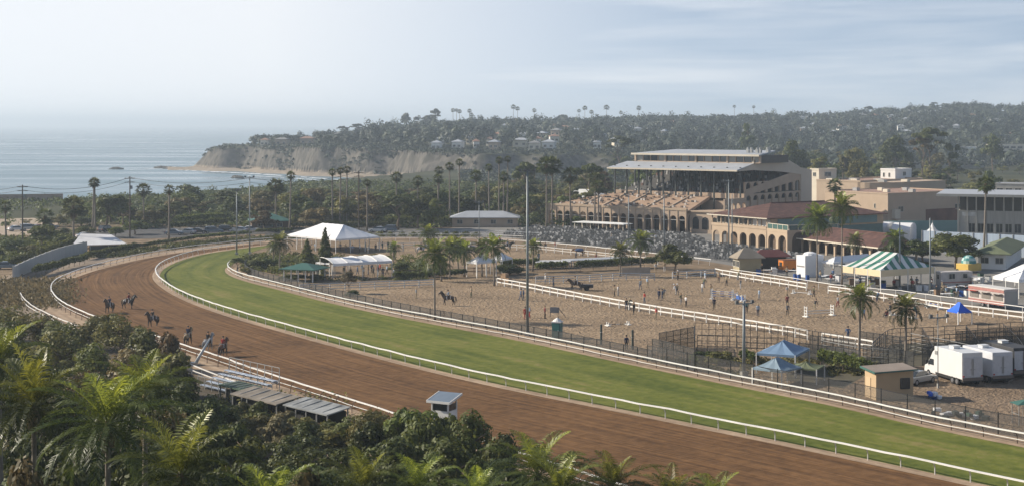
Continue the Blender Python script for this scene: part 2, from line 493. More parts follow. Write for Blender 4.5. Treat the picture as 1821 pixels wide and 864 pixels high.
# ------------------------------------------------------------------ track surfaces
def track_mat(name, c1, c2, groove, across, wear=None):
    m, nt, b = new_mat(name)
    uv = nod(nt, 'ShaderNodeUVMap'); uv.uv_map = 'UVMap'; tc = nod(nt, 'ShaderNodeTexCoord')
    def N(src, st, s, d=4):
        mp = nod(nt, 'ShaderNodeMapping'); mp.inputs['Scale'].default_value = st
        n = nod(nt, 'ShaderNodeTexNoise'); n.inputs['Scale'].default_value = s; n.inputs['Detail'].default_value = d
        nt.links.new(src, mp.inputs[0]); nt.links.new(mp.outputs[0], n.inputs['Vector']); return n.outputs[0]
    g = N(uv.outputs[0], (groove, across, 1), 1.0, 3)
    big = N(tc.outputs['Object'], (1, 1, 1), .10, 6)
    fine = N(tc.outputs['Object'], (1, 1, 1), .9, 8)
    a1 = nod(nt, 'ShaderNodeMath', operation='MULTIPLY_ADD'); a1.inputs[1].default_value = .62
    nt.links.new(g, a1.inputs[0])
    a2 = nod(nt, 'ShaderNodeMath', operation='MULTIPLY_ADD'); a2.inputs[1].default_value = .35
    nt.links.new(big, a2.inputs[0])
    a3 = nod(nt, 'ShaderNodeMath', operation='MULTIPLY'); a3.inputs[1].default_value = .45
    nt.links.new(fine, a3.inputs[0]); nt.links.new(a3.outputs[0], a2.inputs[2]); nt.links.new(a2.outputs[0], a1.inputs[2])
    r = ramp(nt, [(.54, c1), (.86, c2)] if not wear else [(.54, c1), (.78, c2), (.90, wear)])
    nt.links.new(a1.outputs[0], r.inputs[0]); nt.links.new(r.outputs[0], b.inputs['Base Color'])
    b.inputs['Roughness'].default_value = .95; b.inputs['Specular IOR Level'].default_value = .1
    bp = nod(nt, 'ShaderNodeBump'); bp.inputs['Strength'].default_value = .8; bp.inputs['Distance'].default_value = .3
    nt.links.new(a1.outputs[0], bp.inputs['Height']); nt.links.new(bp.outputs[0], b.inputs['Normal'])
    return m
dirt_m = track_mat('harrowed_dirt', (.080, .042, .019), (.182, .097, .042), .045, 1.9)
turf_m = track_mat('mown_turf', (.072, .094, .016), (.140, .152, .030), .03, .5, (.20, .172, .060))
shoulder_m = track_mat('sandy_shoulder', (.24, .17, .115), (.40, .30, .21), .08, 1.2)
road_m = track_mat('packed_road', (.17, .135, .105), (.30, .24, .185), .04, .9)
RA_px = [(1821, 855), (1500, 788), (1221, 733), (1050, 700), (910, 673), (760, 640), (600, 600), (500, 573), (420, 551), (350, 528), (310, 510), (287, 495), (277, 484), (278, 474), (290, 464), (320, 452), (360, 442), (400, 436), (440, 431), (475, 427)]
RA = [G(x, y, 1.1) for x, y in RA_px]
RA = [RA[0] + (RA[0] - RA[1]).normalized() * 40] + RA
RAf = RA + [Vector((-40, 344, 1.1)), G(700, 422.5, 1.1), G(800, 422.8, 1.1), G(880, 425, 1.1), G(950, 429, 1.1), G(1060, 439, 1.1), G(1170, 450.5, 1.1), G(1265, 461, 1.1)]
RB_px = [(620, 708), (540, 683), (480, 664), (430, 647), (395, 634), (340, 616.5), (270, 594), (190, 569), (150, 554), (110, 535), (93, 519), (90, 508), (98, 497), (120, 486), (160, 472), (200, 462), (250, 451), (300, 442.5), (340, 437), (400, 430.5), (440, 426)]
RB = [G(x, y, 1.1) for x, y in RB_px]
dirn = (RB[0] - RB[2]).normalized()
RB = [RB[0] + dirn * 85, RB[0] + dirn * 40] + RB
RBf = RB + [Vector((-50, 349, 1.1)), G(700, 416.5, 1.1), G(800, 416.5, 1.1), G(880, 417.5, 1.1), G(930, 420, 1.1)]
RC_px = [(1821, 770), (1640, 735), (1500, 703), (1385, 681), (1260, 657), (1100, 625), (950, 594), (860, 577), (770, 561), (640, 536), (560, 518), (500, 503), (450, 491), (420, 482), (406, 474), (404, 468), (409, 463)]
RC = [G(x, y, 1.1) for x, y in RC_px]
RC = [RC[0] + (RC[0] - RC[1]).normalized() * 40] + RC
A_, B_, C_ = (relax(smooth(p, 2), 3) for p in (RA, RB, RC))
AF, BF = relax(smooth(RAf, 2), 3), relax(smooth(RBf, 2), 3)
def offset(pts, d):
    out = []
    for i, p in enumerate(pts):
        t = (pts[min(i + 1, len(pts) - 1)] - pts[max(i - 1, 0)]); t.z = 0; t.normalize()
        out.append(Vector((p.x - t.y * d, p.y + t.x * d, p.z)))
    return out
# match sections so the sheet's cross lines stay square to the track
def match(base, other, step=3):
    L, Rr = [], []
    for p in base[::step]:
        q = min(other, key=lambda o: (o.x - p.x) ** 2 + (o.y - p.y) ** 2); L.append(p); Rr.append(q)
    return L, Rr
def strip2(name, L, Rr, mat, z, ny):
    mb = MB(); mb.uv = []; s = 0; n = len(L)
    for i in range(n):
        if i: s += (L[i] - L[i - 1]).length
        w = Vector((Rr[i].x - L[i].x, Rr[i].y - L[i].y, 0)).length
        for j in range(ny + 1):
            p = L[i].lerp(Rr[i], j / ny); mb.v.append((p.x, p.y, z)); mb.uv.append((s, w * j / ny))
    for i in range(n - 1):
        for j in range(ny):
            a = i * (ny + 1) + j; mb.f.append((a, a + 1, a + ny + 2, a + ny + 1)); mb.m.append(0)
    o = mb.build(name, mat)
    if o.data.polygons[0].normal.z < 0: o.data.flip_normals()
    return struct(tag(o, None, None))
L, Rr = match(A_, BF, 2)
fix = []
strip2('dirt_track', L, Rr, dirt_m, .030, 6)
# the turf course fills everything between the dirt rail and its own inner rail; a second sheet closes the far bend
Ai = offset(A_, -.9)
turf_poly = flat(A_[:]) 
Aend = A_[-1]
tp = [p for p in offset(A_, -.8)] + [G(470, 436), G(440, 449)] + list(reversed(C_))
seen = []
turf = poly_sheet('turf_course', [(p[0], p[1]) for p in tp[::2]], None, .026) if False else None
def turf_sheet():
    # sections from the inner (C) rail to the dirt rail, plus the far end cap
    L, Rr = [], []
    inner = C_[:] + [G(440, 452), G(455, 446), G(480, 438)]
    inner = relax(smooth(inner, 2), 2)
    outer = offset(A_, -.8)
    n = 170
    a, b = resample(inner, n), None
    # monotone nearest match
    k = 0; oc = outer
    for p in a:
        best = k
        for j in range(k, min(len(oc), k + 40)):
            if (oc[j] - p).length < (oc[best] - p).length: best = j
        k = best; Rr.append(oc[k])
    # smooth the matched side so the sheet covers the bend evenly
    idx = []
    for r_ in Rr: idx.append(min(range(len(oc)), key=lambda j: (oc[j] - r_).length))
    idx[-1] = len(oc) - 1
    for _ in range(60): idx = [idx[0]] + [(idx[i - 1] + idx[i] * 2 + idx[i + 1]) / 4 for i in range(1, n - 1)] + [idx[-1]]
    Rr = []
    for f in idx:
        i0 = int(f); t = f - i0; Rr.append(oc[i0].lerp(oc[min(i0 + 1, len(oc) - 1)], t))
    # UV along the outer rail so the mowing lines follow the course
    mb = MB(); mb.uv = []; s = 0; ny = 6
    for i in range(n):
        if i: s += (Rr[i] - Rr[i - 1]).length
        w = (Rr[i] - a[i]).length
        for j in range(ny + 1):
            p = a[i].lerp(Rr[i], j / ny); mb.v.append((p.x, p.y, .034)); mb.uv.append((s, w * j / ny))
    for i in range(n - 1):
        for j in range(ny):
            q = i * (ny + 1) + j; mb.f.append((q, q + 1, q + ny + 2, q + ny + 1)); mb.m.append(0)
    o = mb.build('turf_course', turf_m)
    if o.data.polygons[0].normal.z < 0: o.data.flip_normals()
    struct(tag(o, None, None))
turf_sheet()
# sandy shoulders beside the rails
SH1 = offset(C_, -.6); SH2 = offset(C_, 3.2) if (offset(C_, 3.2)[40] - A_[40]).length > (C_[40] - A_[40]).length else offset(C_, -3.2)
sgnC = 1 if (offset(C_, 1)[40] - A_[60]).length > (offset(C_, -1)[40] - A_[60]).length else -1
strip2('infield_shoulder', offset(C_, -.5 * sgnC)[::2], offset(C_, 2.9 * sgnC)[::2], shoulder_m, .042, 3)
sgnB = 1 if (offset(B_, 1)[60] - A_[60]).length > (offset(B_, -1)[60] - A_[60]).length else -1
strip2('outer_shoulder', offset(BF, -.5 * sgnB)[::2], offset(BF, 4.2 * sgnB)[::2], shoulder_m, .042, 3)
sgnA = -1
dA = 1 if (offset(A_, 1)[60] - C_[40]).length < (offset(A_, -1)[60] - C_[40]).length else -1
strip2('rail_kerb_strip', offset(A_, -.55 * dA)[::2], offset(A_, .75 * dA)[::2], shoulder_m, .044, 2)
# service road between the wall and the outer rail
ROAD_IN = offset(BF, 4.0 * sgnB)
iL = [p for p in ROAD_IN if 200 < p.y < 312 and p.x < -40]
OUT = offset(BF, 12.5 * sgnB); VERGE = [(p, q) for p, q in zip(offset(BF, 4.6 * sgnB), offset(BF, 13 * sgnB)) if p.y > 306 and p.x < -8]; iR = [OUT[ROAD_IN.index(p)] for p in iL]
strip2('service_road', iL[::2], iR[::2], road_m, .020, 4)
# leaf litter under the near trees
poly_sheet('leaf_litter', [tuple(G(x, y)[:2]) for x, y in ((-80, 540), (40, 552), (140, 590), (250, 628), (340, 664), (430, 700), (520, 742), (640, 778), (760, 815), (860, 862), (860, 900), (-80, 900))], M('dry_leaf_litter', (.075, .058, .038), .95, .45, .8), .008)
# riding arenas
def sand_mat(name, c1, c2):
    m, nt, b = new_mat(name); tc = nod(nt, 'ShaderNodeTexCoord')
    n1 = nod(nt, 'ShaderNodeTexNoise'); n1.inputs['Scale'].default_value = .10; n1.inputs['Detail'].default_value = 6
    n2 = nod(nt, 'ShaderNodeTexNoise'); n2.inputs['Scale'].default_value = 1.3; n2.inputs['Detail'].default_value = 5; n2.inputs['Distortion'].default_value = 1.2
    v = nod(nt, 'ShaderNodeTexVoronoi'); v.inputs['Scale'].default_value = .9
    for n in (n1, n2, v): nt.links.new(tc.outputs['Object'], n.inputs['Vector'])
    a = nod(nt, 'ShaderNodeMath', operation='MULTIPLY_ADD'); a.inputs[1].default_value = .5
    c = nod(nt, 'ShaderNodeMath', operation='MULTIPLY'); c.inputs[1].default_value = .5
    nt.links.new(n2.outputs[0], c.inputs[0]); nt.links.new(n1.outputs[0], a.inputs[0]); nt.links.new(c.outputs[0], a.inputs[2])
    r = ramp(nt, [(.36, c1), (.64, c2)]); nt.links.new(a.outputs[0], r.inputs[0]); nt.links.new(r.outputs[0], b.inputs['Base Color'])
    b.inputs['Roughness'].default_value = .95; b.inputs['Specular IOR Level'].default_value = .1
    bp = nod(nt, 'ShaderNodeBump'); bp.inputs['Strength'].default_value = 1.0; bp.inputs['Distance'].default_value = .6
    nt.links.new(n2.outputs[0], bp.inputs['Height']); nt.links.new(bp.outputs[0], b.inputs['Normal'])
    return m
arena_m = sand_mat('arena_sand', (.205, .150, .098), (.36, .265, .175))
lot_m = sand_mat('dusty_lot', (.15, .11, .075), (.27, .20, .14))
apron_m = M('concrete_apron', (.19, .18, .165), .9, .12, .15)
asph_m = M('worn_asphalt', (.075, .073, .072), .9, .2, .12)
FR = offset(C_, 3.0 * sgnC)
arena_poly = [p for p in FR if 128 < p.y < 262][::4]
ap = [(p.x, p.y) for p in arena_poly] + [tuple(G(x, y)[:2]) for x, y in ((545, 512), (600, 505), (780, 497), (890, 492), (1100, 490), (1270, 482), (1450, 506), (1821, 565), (2000, 590))]
ap = [tuple(G(2000, 760)[:2])] + ap
poly_sheet('arena_sand', ap, arena_m, .010)
poly_sheet('warm_up_ring', [tuple(G(x, y)[:2]) for x, y in ((668, 470), (668, 440), (700, 429), (860, 431), (1000, 442), (1170, 459), (1180, 470), (1000, 470), (860, 474))], arena_m, .012)
poly_sheet('dusty_lot', [tuple(G(x, y)[:2]) for x, y in ((1500, 690), (1560, 655), (1650, 650), (1900, 640), (1950, 790), (1800, 752), (1640, 718))], lot_m, .024)
poly_sheet('paved_apron', [tuple(G(x, y)[:2]) for x, y in ((690, 421), (880, 422), (1000, 433), (1180, 452), (1290, 470), (1480, 506), (1821, 556), (2100, 600), (2100, 440), (1500, 418), (1240, 408), (985, 398), (900, 402), (690, 410))], apron_m, .016)
poly_sheet('parking_lot', [tuple(G(x, y)[:2]) for x, y in ((120, 424), (250, 425), (480, 416), (500, 404), (250, 406), (120, 415))], asph_m, .014)
poly_sheet('lane', [tuple(G(x, y)[:2]) for x, y in ((470, 420), (700, 420), (800, 412), (800, 406), (480, 404))], asph_m, .015)
poly_sheet('beach_lot', [tuple(G(x, y)[:2]) for x, y in ((0, 418), (75, 418), (110, 398), (60, 388), (-100, 392))], M('sandy_lot', (.34, .27, .2), .95, .15, .2), .012)

# ================================================================== RAILS AND FENCES
white_m = M('white_rail_paint', (.74, .73, .70), .4, .12, .5, spec=.5)
offwhite_m = M('weathered_white_paint', (.62, .60, .57), .6, .1, .8)
bluegrey_m = M('grey_and_shaded_board', (.42, .44, .46), .6, .1, .8)  # shadow tint of ring fences put into the colour; path rail shares it
galv_m = M('galvanised_steel', (.36, .36, .35), .45, .12, 2, metal=.6)
dark_m = M('dark_steel', (.035, .036, .036), .5, .2, 2, metal=.3)
rust_m = M('rusty_steel', (.14, .10, .075), .75, .25, 3, metal=.2)
net_m = meshmat('chain_link_net', (.035, .036, .036), .26)
net2_m = meshmat('chain_link_net_fine', (.05, .05, .05), .17)
def fence(name, label, cat, pts, rails, post_mb, spacing, rail_mat, post_mat, net=None, group=None, rail_w=None, max_posts=100):
    """one fence or rail: > each rail line, > posts (each its own, the 100 nearest), > netting"""
    pts = flat(pts)
    o = pts[len(pts) // 2].copy(); o.z = 0
    root = thing(name, label, cat, o, 0, group)
    wob = random.Random(len(pts))
    for z, w, h in rails:
        mb = MB(); prev = None
        ring = []
        for i, p in enumerate(pts):
            t = pts[min(i + 1, len(pts) - 1)] - pts[max(i - 1, 0)]; t.z = 0; t.normalize()
            nrm = Vector((-t.y, t.x, 0)); jl, jz = wob.gauss(0, .025), wob.gauss(0, .018)
            for a, b in ((-1, -1), (1, -1), (1, 1), (-1, 1)):
                mb.v.append(tuple(p - o + nrm * (a * w / 2 + jl) + Vector((0, 0, z + jz + b * h / 2))))
        for i in range(len(pts) - 1):
            for k in range(4):
                k2 = (k + 1) % 4; mb.f.append((i * 4 + k, i * 4 + k2, i * 4 + 4 + k2, i * 4 + 4 + k)); mb.m.append(0)
        mb.f.append((3, 2, 1, 0)); e = (len(pts) - 1) * 4; mb.f.append((e, e + 1, e + 2, e + 3)); mb.m += [0, 0]
        mb.build('rail', rail_mat, root)
    n = max(2, int(length(pts) / spacing) + 1)
    ps = resample(pts, n)
    order = sorted(range(n), key=lambda i: ps[i].length)
    pm = post_mb.build('post', post_mat, root)
    rest = MB()
    first = True
    for r_, i in enumerate(order):
        t = ps[min(i + 1, n - 1)] - ps[max(i - 1, 0)]
        a = math.atan2(t.y, t.x)
        if r_ < max_posts:
            q = pm if first else pm.copy()
            if not first: COL.objects.link(q); q.parent = root
            first = False
            q.location = ps[i] - o; q.rotation_euler = (0, 0, a)
        else:
            ca, sa = math.cos(a), math.sin(a); b = ps[i] - o
            rest.add([(v[0] * ca - v[1] * sa + b.x, v[0] * sa + v[1] * ca + b.y, v[2]) for v in post_mb.v], post_mb.f)
    if rest.v:
        q = rest.build('post', post_mat, root); q['kind'] = 'stuff'
    if net:
        z0, z1, nm = net
        mb = MB(); mb.uv = []; s = 0
        for i, p in enumerate(pts):
            if i: s += (pts[i] - pts[i - 1]).length
            for z in (z0, z1): mb.v.append(tuple(p - o + Vector((0, 0, z)))); mb.uv.append((s, z))
        for i in range(len(pts) - 1): mb.f.append((2 * i, 2 * i + 2, 2 * i + 3, 2 * i + 1)); mb.m.append(0)
        mb.build('netting', nm, root)
    return root
def goose(side, h=1.05, lean=.45):
    """gooseneck rail post: foot set back, neck curving out to carry the rail"""
    mb = MB()
    mb.tube([(0, side * lean, -.02), (0, side * lean * .98, h * .55), (0, side * lean * .75, h * .82), (0, side * lean * .3, h * .97), (0, 0, h)], .045, 6)
    return mb
def straight(h, r=.05, n=6): return MB().tube([(0, 0, -.02), (0, 0, h)], r, n)
fence('racing_rail', 'long white inner rail curving between the dirt track and the green turf', 'rail', AF, [(1.1, .16, .12)], goose(dA), 3.2, white_m, offwhite_m)
fence('racing_rail', 'white outer rail of the dirt track, behind the dark trees and horses', 'rail', BF, [(1.1, .13, .11), (.55, .05, .05)], goose(sgnB), 3.2, white_m, rust_m)
fence('racing_rail', 'white inner rail of the turf with rusty posts, in front of the black fence', 'rail', C_, [(1.1, .14, .11), (.5, .05, .05)], goose(sgnC), 3.4, white_m, rust_m)
B2 = offset(B_, 4.6 * sgnB)
B2 = [p for p in B2 if p.y < 235]
fence('guard_rail', 'lower pale two rail fence running outside the outer track rail', 'fence', B2, [(1.0, .10, .1), (.5, .08, .08)], straight(1.0), 3.0, offwhite_m, galv_m)
K2 = offset(A_, .35 * dA)
BLK = [p for p in offset(C_, 3.1 * sgnC) if p.y > 172]
TALL = [p for p in offset(C_, 2.4 * sgnC) if p.y <= 173 and p.y > 100]
gpt = [G(433, 485), G(440, 478), G(450, 474)]
fence('chain_link_fence', 'black waist high chain link fence round the infield behind the turf rail', 'fence', BLK, [(1.3, .06, .06), (.08, .04, .04), (.7, .05, .05)], straight(1.35, .06), 2.6, dark_m, dark_m, net=(.05, 1.3, net_m))
fence('chain_link_fence', 'taller dark chain link fence in front of the guard hut and trucks', 'fence', TALL, [(1.9, .05, .05), (1.0, .03, .03)], straight(2.0, .05), 3.4, dark_m, dark_m, net=(.05, 1.9, net2_m))
# arena board fences
def dense(pts, n=2.0): return resample(pts, max(2, int(length(pts) / n)))
def tw(*px, z=1.2): return [Vector((p.x, p.y, 0)) for p in (G(x, y, z) for x, y in px)]
board_post = MB().box((0, 0, .6), (.12, .12, 1.25))
fence('arena_fence', 'white two board fence crossing the sand between the two riding rings', 'fence', dense(tw((884, 494), (945, 504.5), (994, 514), (1060, 526), (1124, 537), (1241, 555.5), (1330, 569), (1399, 580), (1436, 587))), [(1.2, .06, .17), (.6, .06, .17)], board_post, 2.4, white_m, offwhite_m)
fence('arena_fence', 'short white board fence beyond the gap, behind the pens', 'fence', dense(tw((1462, 592), (1508, 599), (1552, 606))), [(1.2, .06, .17), (.6, .06, .17)], board_post, 2.4, white_m, offwhite_m)
fence('arena_fence', 'white board fence below the beige kiosk at the ring corner', 'fence', dense(tw((1272, 477.5), (1310, 484), (1400, 498), (1434, 503.5))), [(1.2, .06, .17), (.55, .06, .17)], board_post, 2.4, white_m, offwhite_m)
fence('arena_fence', 'long white board fence in front of the striped tent and food trailer', 'fence', dense(tw((1473, 508), (1565, 520), (1683, 538.5), (1821, 555), (1900, 565))), [(1.2, .06, .17), (.55, .06, .17)], board_post, 2.4, white_m, offwhite_m)
fence('path_rail', 'thin white rail just behind the long fence by the striped tent', 'fence', dense(tw((1300, 478), (1400, 492), (1480, 505), (1600, 516), (1720, 532), (1850, 549))), [(1.2, .08, .1)], straight(1.2), 3, white_m, offwhite_m)
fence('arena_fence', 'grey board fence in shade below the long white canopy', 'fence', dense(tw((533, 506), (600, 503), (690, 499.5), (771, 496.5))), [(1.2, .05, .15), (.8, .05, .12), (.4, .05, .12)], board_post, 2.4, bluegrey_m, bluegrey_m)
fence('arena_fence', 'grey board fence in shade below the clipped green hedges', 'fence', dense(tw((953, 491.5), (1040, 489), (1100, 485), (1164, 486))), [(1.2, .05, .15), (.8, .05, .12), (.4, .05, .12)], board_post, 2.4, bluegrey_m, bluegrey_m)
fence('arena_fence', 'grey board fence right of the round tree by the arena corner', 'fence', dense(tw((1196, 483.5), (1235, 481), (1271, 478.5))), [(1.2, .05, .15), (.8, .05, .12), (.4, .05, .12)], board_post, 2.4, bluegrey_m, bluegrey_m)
fence('ring_fence', 'pale rail round the far warm up ring beyond the palms', 'fence', dense(tw((672, 432), (760, 430), (870, 432), (960, 437), (1080, 449), (1170, 459))), [(1.1, .06, .12), (.6, .06, .1)], board_post, 2.6, offwhite_m, offwhite_m)
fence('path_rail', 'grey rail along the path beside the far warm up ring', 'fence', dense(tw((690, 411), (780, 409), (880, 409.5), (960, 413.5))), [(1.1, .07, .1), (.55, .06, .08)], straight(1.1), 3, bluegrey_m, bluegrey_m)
for a, l in ((((700, 479), (790, 477), (870, 474)), 'low grey rail in front of the far warm up ring, left stretch'), (((905, 470), (1010, 466), (1100, 462)), 'low grey rail in front of the far warm up ring, right stretch')):
    fence('ring_fence', l, 'fence', dense(tw(*a)), [(1.0, .05, .1), (.5, .05, .1)], board_post, 2.6, rust_m, rust_m)
# dark steel pens on the right
def pen(label, pxs, h, sp, net=False, rmat=dark_m):
    fence('pen_fence', label, 'fence', dense([G(x, y) for x, y in pxs], 1.5), [(h, .06, .06), (h * .75, .04, .04), (h * .5, .05, .05), (h * .25, .04, .04), (.12, .04, .04)], straight(h, .04), sp, rmat, dark_m, net=(.05, h, net_m) if net else None, group='steel pens right of the riding rings')
pen('dark netted pen panel nearest the black fence, left of the round shrub', ((1160, 640), (1200, 651), (1235, 661)), 2.5, 2.2, True)
pen('dark netted pen side facing the sand, left end of the pens', ((1172, 628), (1203, 622), (1235, 616)), 2.4, 1.3, True)
pen('short netted pen divider left of the round shrub', ((1235, 645), (1235, 632), (1235, 617)), 2.6, 1.5, True)
pen('tall closely barred pen side behind the round shrub', ((1236, 616), (1290, 617), (1340, 619), (1396, 622)), 2.9, .8)
pen('second barred pen line just in front of the tall one', ((1240, 632), (1290, 634), (1340, 637), (1400, 640)), 2.4, 1.1)
pen('rising dark pen rail right of the tall palm pair', ((1551, 641), (1567, 625), (1583, 613), (1640, 611)), 2.0, 1.4)
pen('long far pen rail below the small blue canopy', ((1640, 611), (1718, 606), (1800, 601), (1900, 597)), 2.0, 1.6)
pen('pale topped pen rail between the two right palms', ((1620, 622), (1680, 634), (1728, 645)), 2.0, 1.8, rmat=galv_m)
pen('pen rail in front of the left of the two palms', ((1462, 634), (1530, 648), (1600, 652)), 1.9, 1.7, rmat=galv_m)
pen('pen rail behind the white box truck', ((1662, 634), (1740, 640), (1830, 648)), 2.0, 1.6)
pen('pen divider behind the guard hut', ((1640, 612), (1650, 628), (1660, 650)), 2.0, 1.5)
pen('pen divider behind the second white trailer', ((1718, 607), (1730, 622), (1742, 640)), 2.0, 1.5)
pen('pen divider at the right edge above the dark trailer', ((1785, 604), (1803, 622), (1820, 645)), 2.0, 1.5)
pen('middle pen rail across the pens above the trucks', ((1590, 640), (1655, 626), (1740, 621), (1830, 617)), 2.0, 1.5)
pen('pen rail behind the blue canopy', ((1400, 612), (1440, 618), (1500, 628)), 2.1, 1.0)
pen('netted pen line low behind the leafy hedge', ((1420, 640), (1470, 645), (1530, 655)), 2.0, 1.1, True)
pen('netted pen line just left of the left tall palm', ((1440, 626), (1480, 630), (1522, 636)), 2.0, .9, True)
pen('netted pen line between the tall palms, upper', ((1530, 618), (1570, 624), (1612, 630)), 2.0, .9, True)
pen('netted pen line between the tall palms, lower', ((1535, 644), (1575, 650), (1625, 658)), 2.0, 1.0, True)
pen('netted pen line above the white truck roof', ((1640, 650), (1700, 640), (1760, 632)), 2.0, 1.0, True)
pen('netted pen line at the right edge, highest', ((1700, 622), (1760, 616), (1840, 612)), 2.2, 1.0, True)
pen('netted pen line at the right edge, above the trailers', ((1730, 634), (1780, 630), (1840, 628)), 2.2, .9, True)
poly_sheet('pen_ground', [tuple(G(x, y)[:2]) for x, y in ((1395, 628), (1470, 618), (1555, 640), (1585, 612), (1700, 606), (1900, 598), (1900, 652), (1660, 662), (1560, 668), (1500, 690), (1400, 676))], M('trodden_pen_ground', (.085, .075, .05), .95, .4, .35), .018)
# ================================================================== VEGETATION
bark_m = M('bark', (.16, .12, .09), .9, .25, 2.5)
palmbark_m = M('palm_bark', (.20, .17, .14), .9, .25, 3)
skirt_m = leafmat('dead_palm_leaf', (.10, .075, .045), (.20, .15, .09), trans=.15, rough=.8, spec=.1)
L_dark = leafmat('leaf_dark', (.029, .040, .012), (.100, .118, .032), trans=.24)
L_mid = leafmat('leaf_mid', (.044, .060, .016), (.145, .165, .044), trans=.28)
L_olive = leafmat('leaf_olive', (.062, .066, .021), (.205, .188, .064), trans=.26)
L_dry = leafmat('leaf_dry', (.085, .075, .035), (.25, .215, .11), trans=.25)
L_rust = leafmat('leaf_rusty', (.062, .050, .022), (.165, .125, .052), trans=.24)
L_hill = leafmat('leaf_hill', (.012, .020, .018), (.074, .090, .058), trans=.1)  # blue of distant haze mixed into the leaf colour, besides the volume
L_palm = leafmat('palm_leaf', (.030, .048, .013), (.135, .162, .040), (.27, .30, .055), trans=.36, rough=.4, spec=.3)
L_palmf = leafmat('palm_leaf_far', (.022, .032, .012), (.085, .10, .035), (.14, .15, .05), trans=.2, rough=.5)
def rnd_dirs(rng, n):
    v = rng.normal(size=(n, 3)); return v / np.linalg.norm(v, axis=1)[:, None]
def leaf_quads(rng, P, N, size, aspect=.62):
    """quads at P with normals about N"""
    n = len(P)
    a = np.cross(N, rnd_dirs(rng, n)); a /= np.linalg.norm(a, axis=1)[:, None] + 1e-9
    b = np.cross(N, a)
    s = size * rng.uniform(.6, 1.4, n)[:, None]
    q = np.stack([P - a * s * .5, P - b * s * .5 * aspect, P + a * s * .5, P + b * s * .5 * aspect], 1)
    return q.reshape(-1, 3)
def cloud(rng, clumps, n, leaf, inner=.55):
    """leaf clumps: (cx,cy,cz,rx,ry,rz); returns verts, tint"""
    C = np.array(clumps); w = (C[:, 3] * C[:, 4] + C[:, 5] ** 2); w = w / w.sum()
    k = rng.choice(len(C), n, p=w)
    D = rnd_dirs(rng, n)
    D[:, 2] = np.where(D[:, 2] < -.35, -D[:, 2] * .7, D[:, 2])
    rad = inner + (1 - inner) * rng.uniform(0, 1, n) ** .6
    rad *= rng.uniform(.85, 1.12, n)
    P = C[k, :3] + D * C[k, 3:6] * rad[:, None]
    N = D * 1.0 + rnd_dirs(rng, n) * .5; N /= np.linalg.norm(N, axis=1)[:, None]
    ct = rng.uniform(0, .45, len(C))
    tint = np.clip(ct[k] + rng.uniform(0, .4, n), 0, 1)
    return leaf_quads(rng, P, N, leaf), tint
def crown_mesh(kind, seed, mat, n=1500, leaf=.45):
    """unit crown: about 1 wide, z from 0 to 1 (scaled per tree)"""
    rng = np.random.default_rng(seed)
    cl = []
    if kind == 'round':
        for i in range(15):
            a = rng.uniform(0, 6.28); r = rng.uniform(0, .34); z = rng.uniform(.32, .82)
            r *= math.sqrt(max(.1, 1 - ((z - .5) / .55) ** 2))
            s = rng.uniform(.13, .21); cl.append((r * math.cos(a), r * math.sin(a), z, s, s, s * 1.05))
        for i in range(9):
            a = i * .7 + rng.uniform(-.2, .2); s = rng.uniform(.12, .17); cl.append((.33 * math.cos(a), .33 * math.sin(a), rng.uniform(.3, .6), s, s, s))
    elif kind == 'umbrella':
        for i in range(16):
            a = rng.uniform(0, 6.28); r = rng.uniform(.05, .40); s = rng.uniform(.10, .16)
            cl.append((r * math.cos(a), r * math.sin(a), .86 - r * .45 + rng.uniform(-.08, .05), s, s, s * .6))
        for i in range(5):
            a = rng.uniform(0, 6.28); s = rng.uniform(.08, .13); cl.append((.3 * math.cos(a), .3 * math.sin(a), rng.uniform(.45, .6), s, s, s * .55))
    elif kind == 'pine':
        for i in range(22):
            z = rng.uniform(.12, .93); rr = (.40 * (1 - z) + .09); a = rng.uniform(0, 6.28); r = rr * rng.uniform(.4, 1)
            s = rng.uniform(.09, .15); cl.append((r * math.cos(a), r * math.sin(a), z, s, s, s * .75))
    elif kind == 'cone':
        for i in range(30):
            z = (i + .5) / 30; rr = .46 * (1 - z) ** .75 * min(1, .45 + z * 3); a = i * 2.4; r = rr * .55
            s = max(.06, rr * .55); cl.append((r * math.cos(a), r * math.sin(a), .03 + z * .93, s, s, .07))
    elif kind == 'open':
        for i in range(13):
            a = rng.uniform(0, 6.28); r = rng.uniform(.1, .40); z = rng.uniform(.35, .92); s = rng.uniform(.09, .15)
            cl.append((r * math.cos(a), r * math.sin(a), z, s, s, s * .8))
    elif kind == 'bush':
        for i in range(20):
            a = rng.uniform(0, 6.28); r = rng.uniform(0, .38); z = rng.uniform(.1, .74) * (1 - r * .7)
            s = rng.uniform(.12, .2); cl.append((r * math.cos(a), r * math.sin(a), z, s, s, s * 1.1))
    elif kind == 'hedge':
        for i in range(26):
            x = -.46 + .92 * i / 25; cl.append((x, rng.uniform(-.15, .15), rng.uniform(.45, .62), .06, .30, rng.uniform(.33, .42)))
    V, t = cloud(rng, cl, n, leaf)
    return npmesh('crown', V, 4, mat, t)
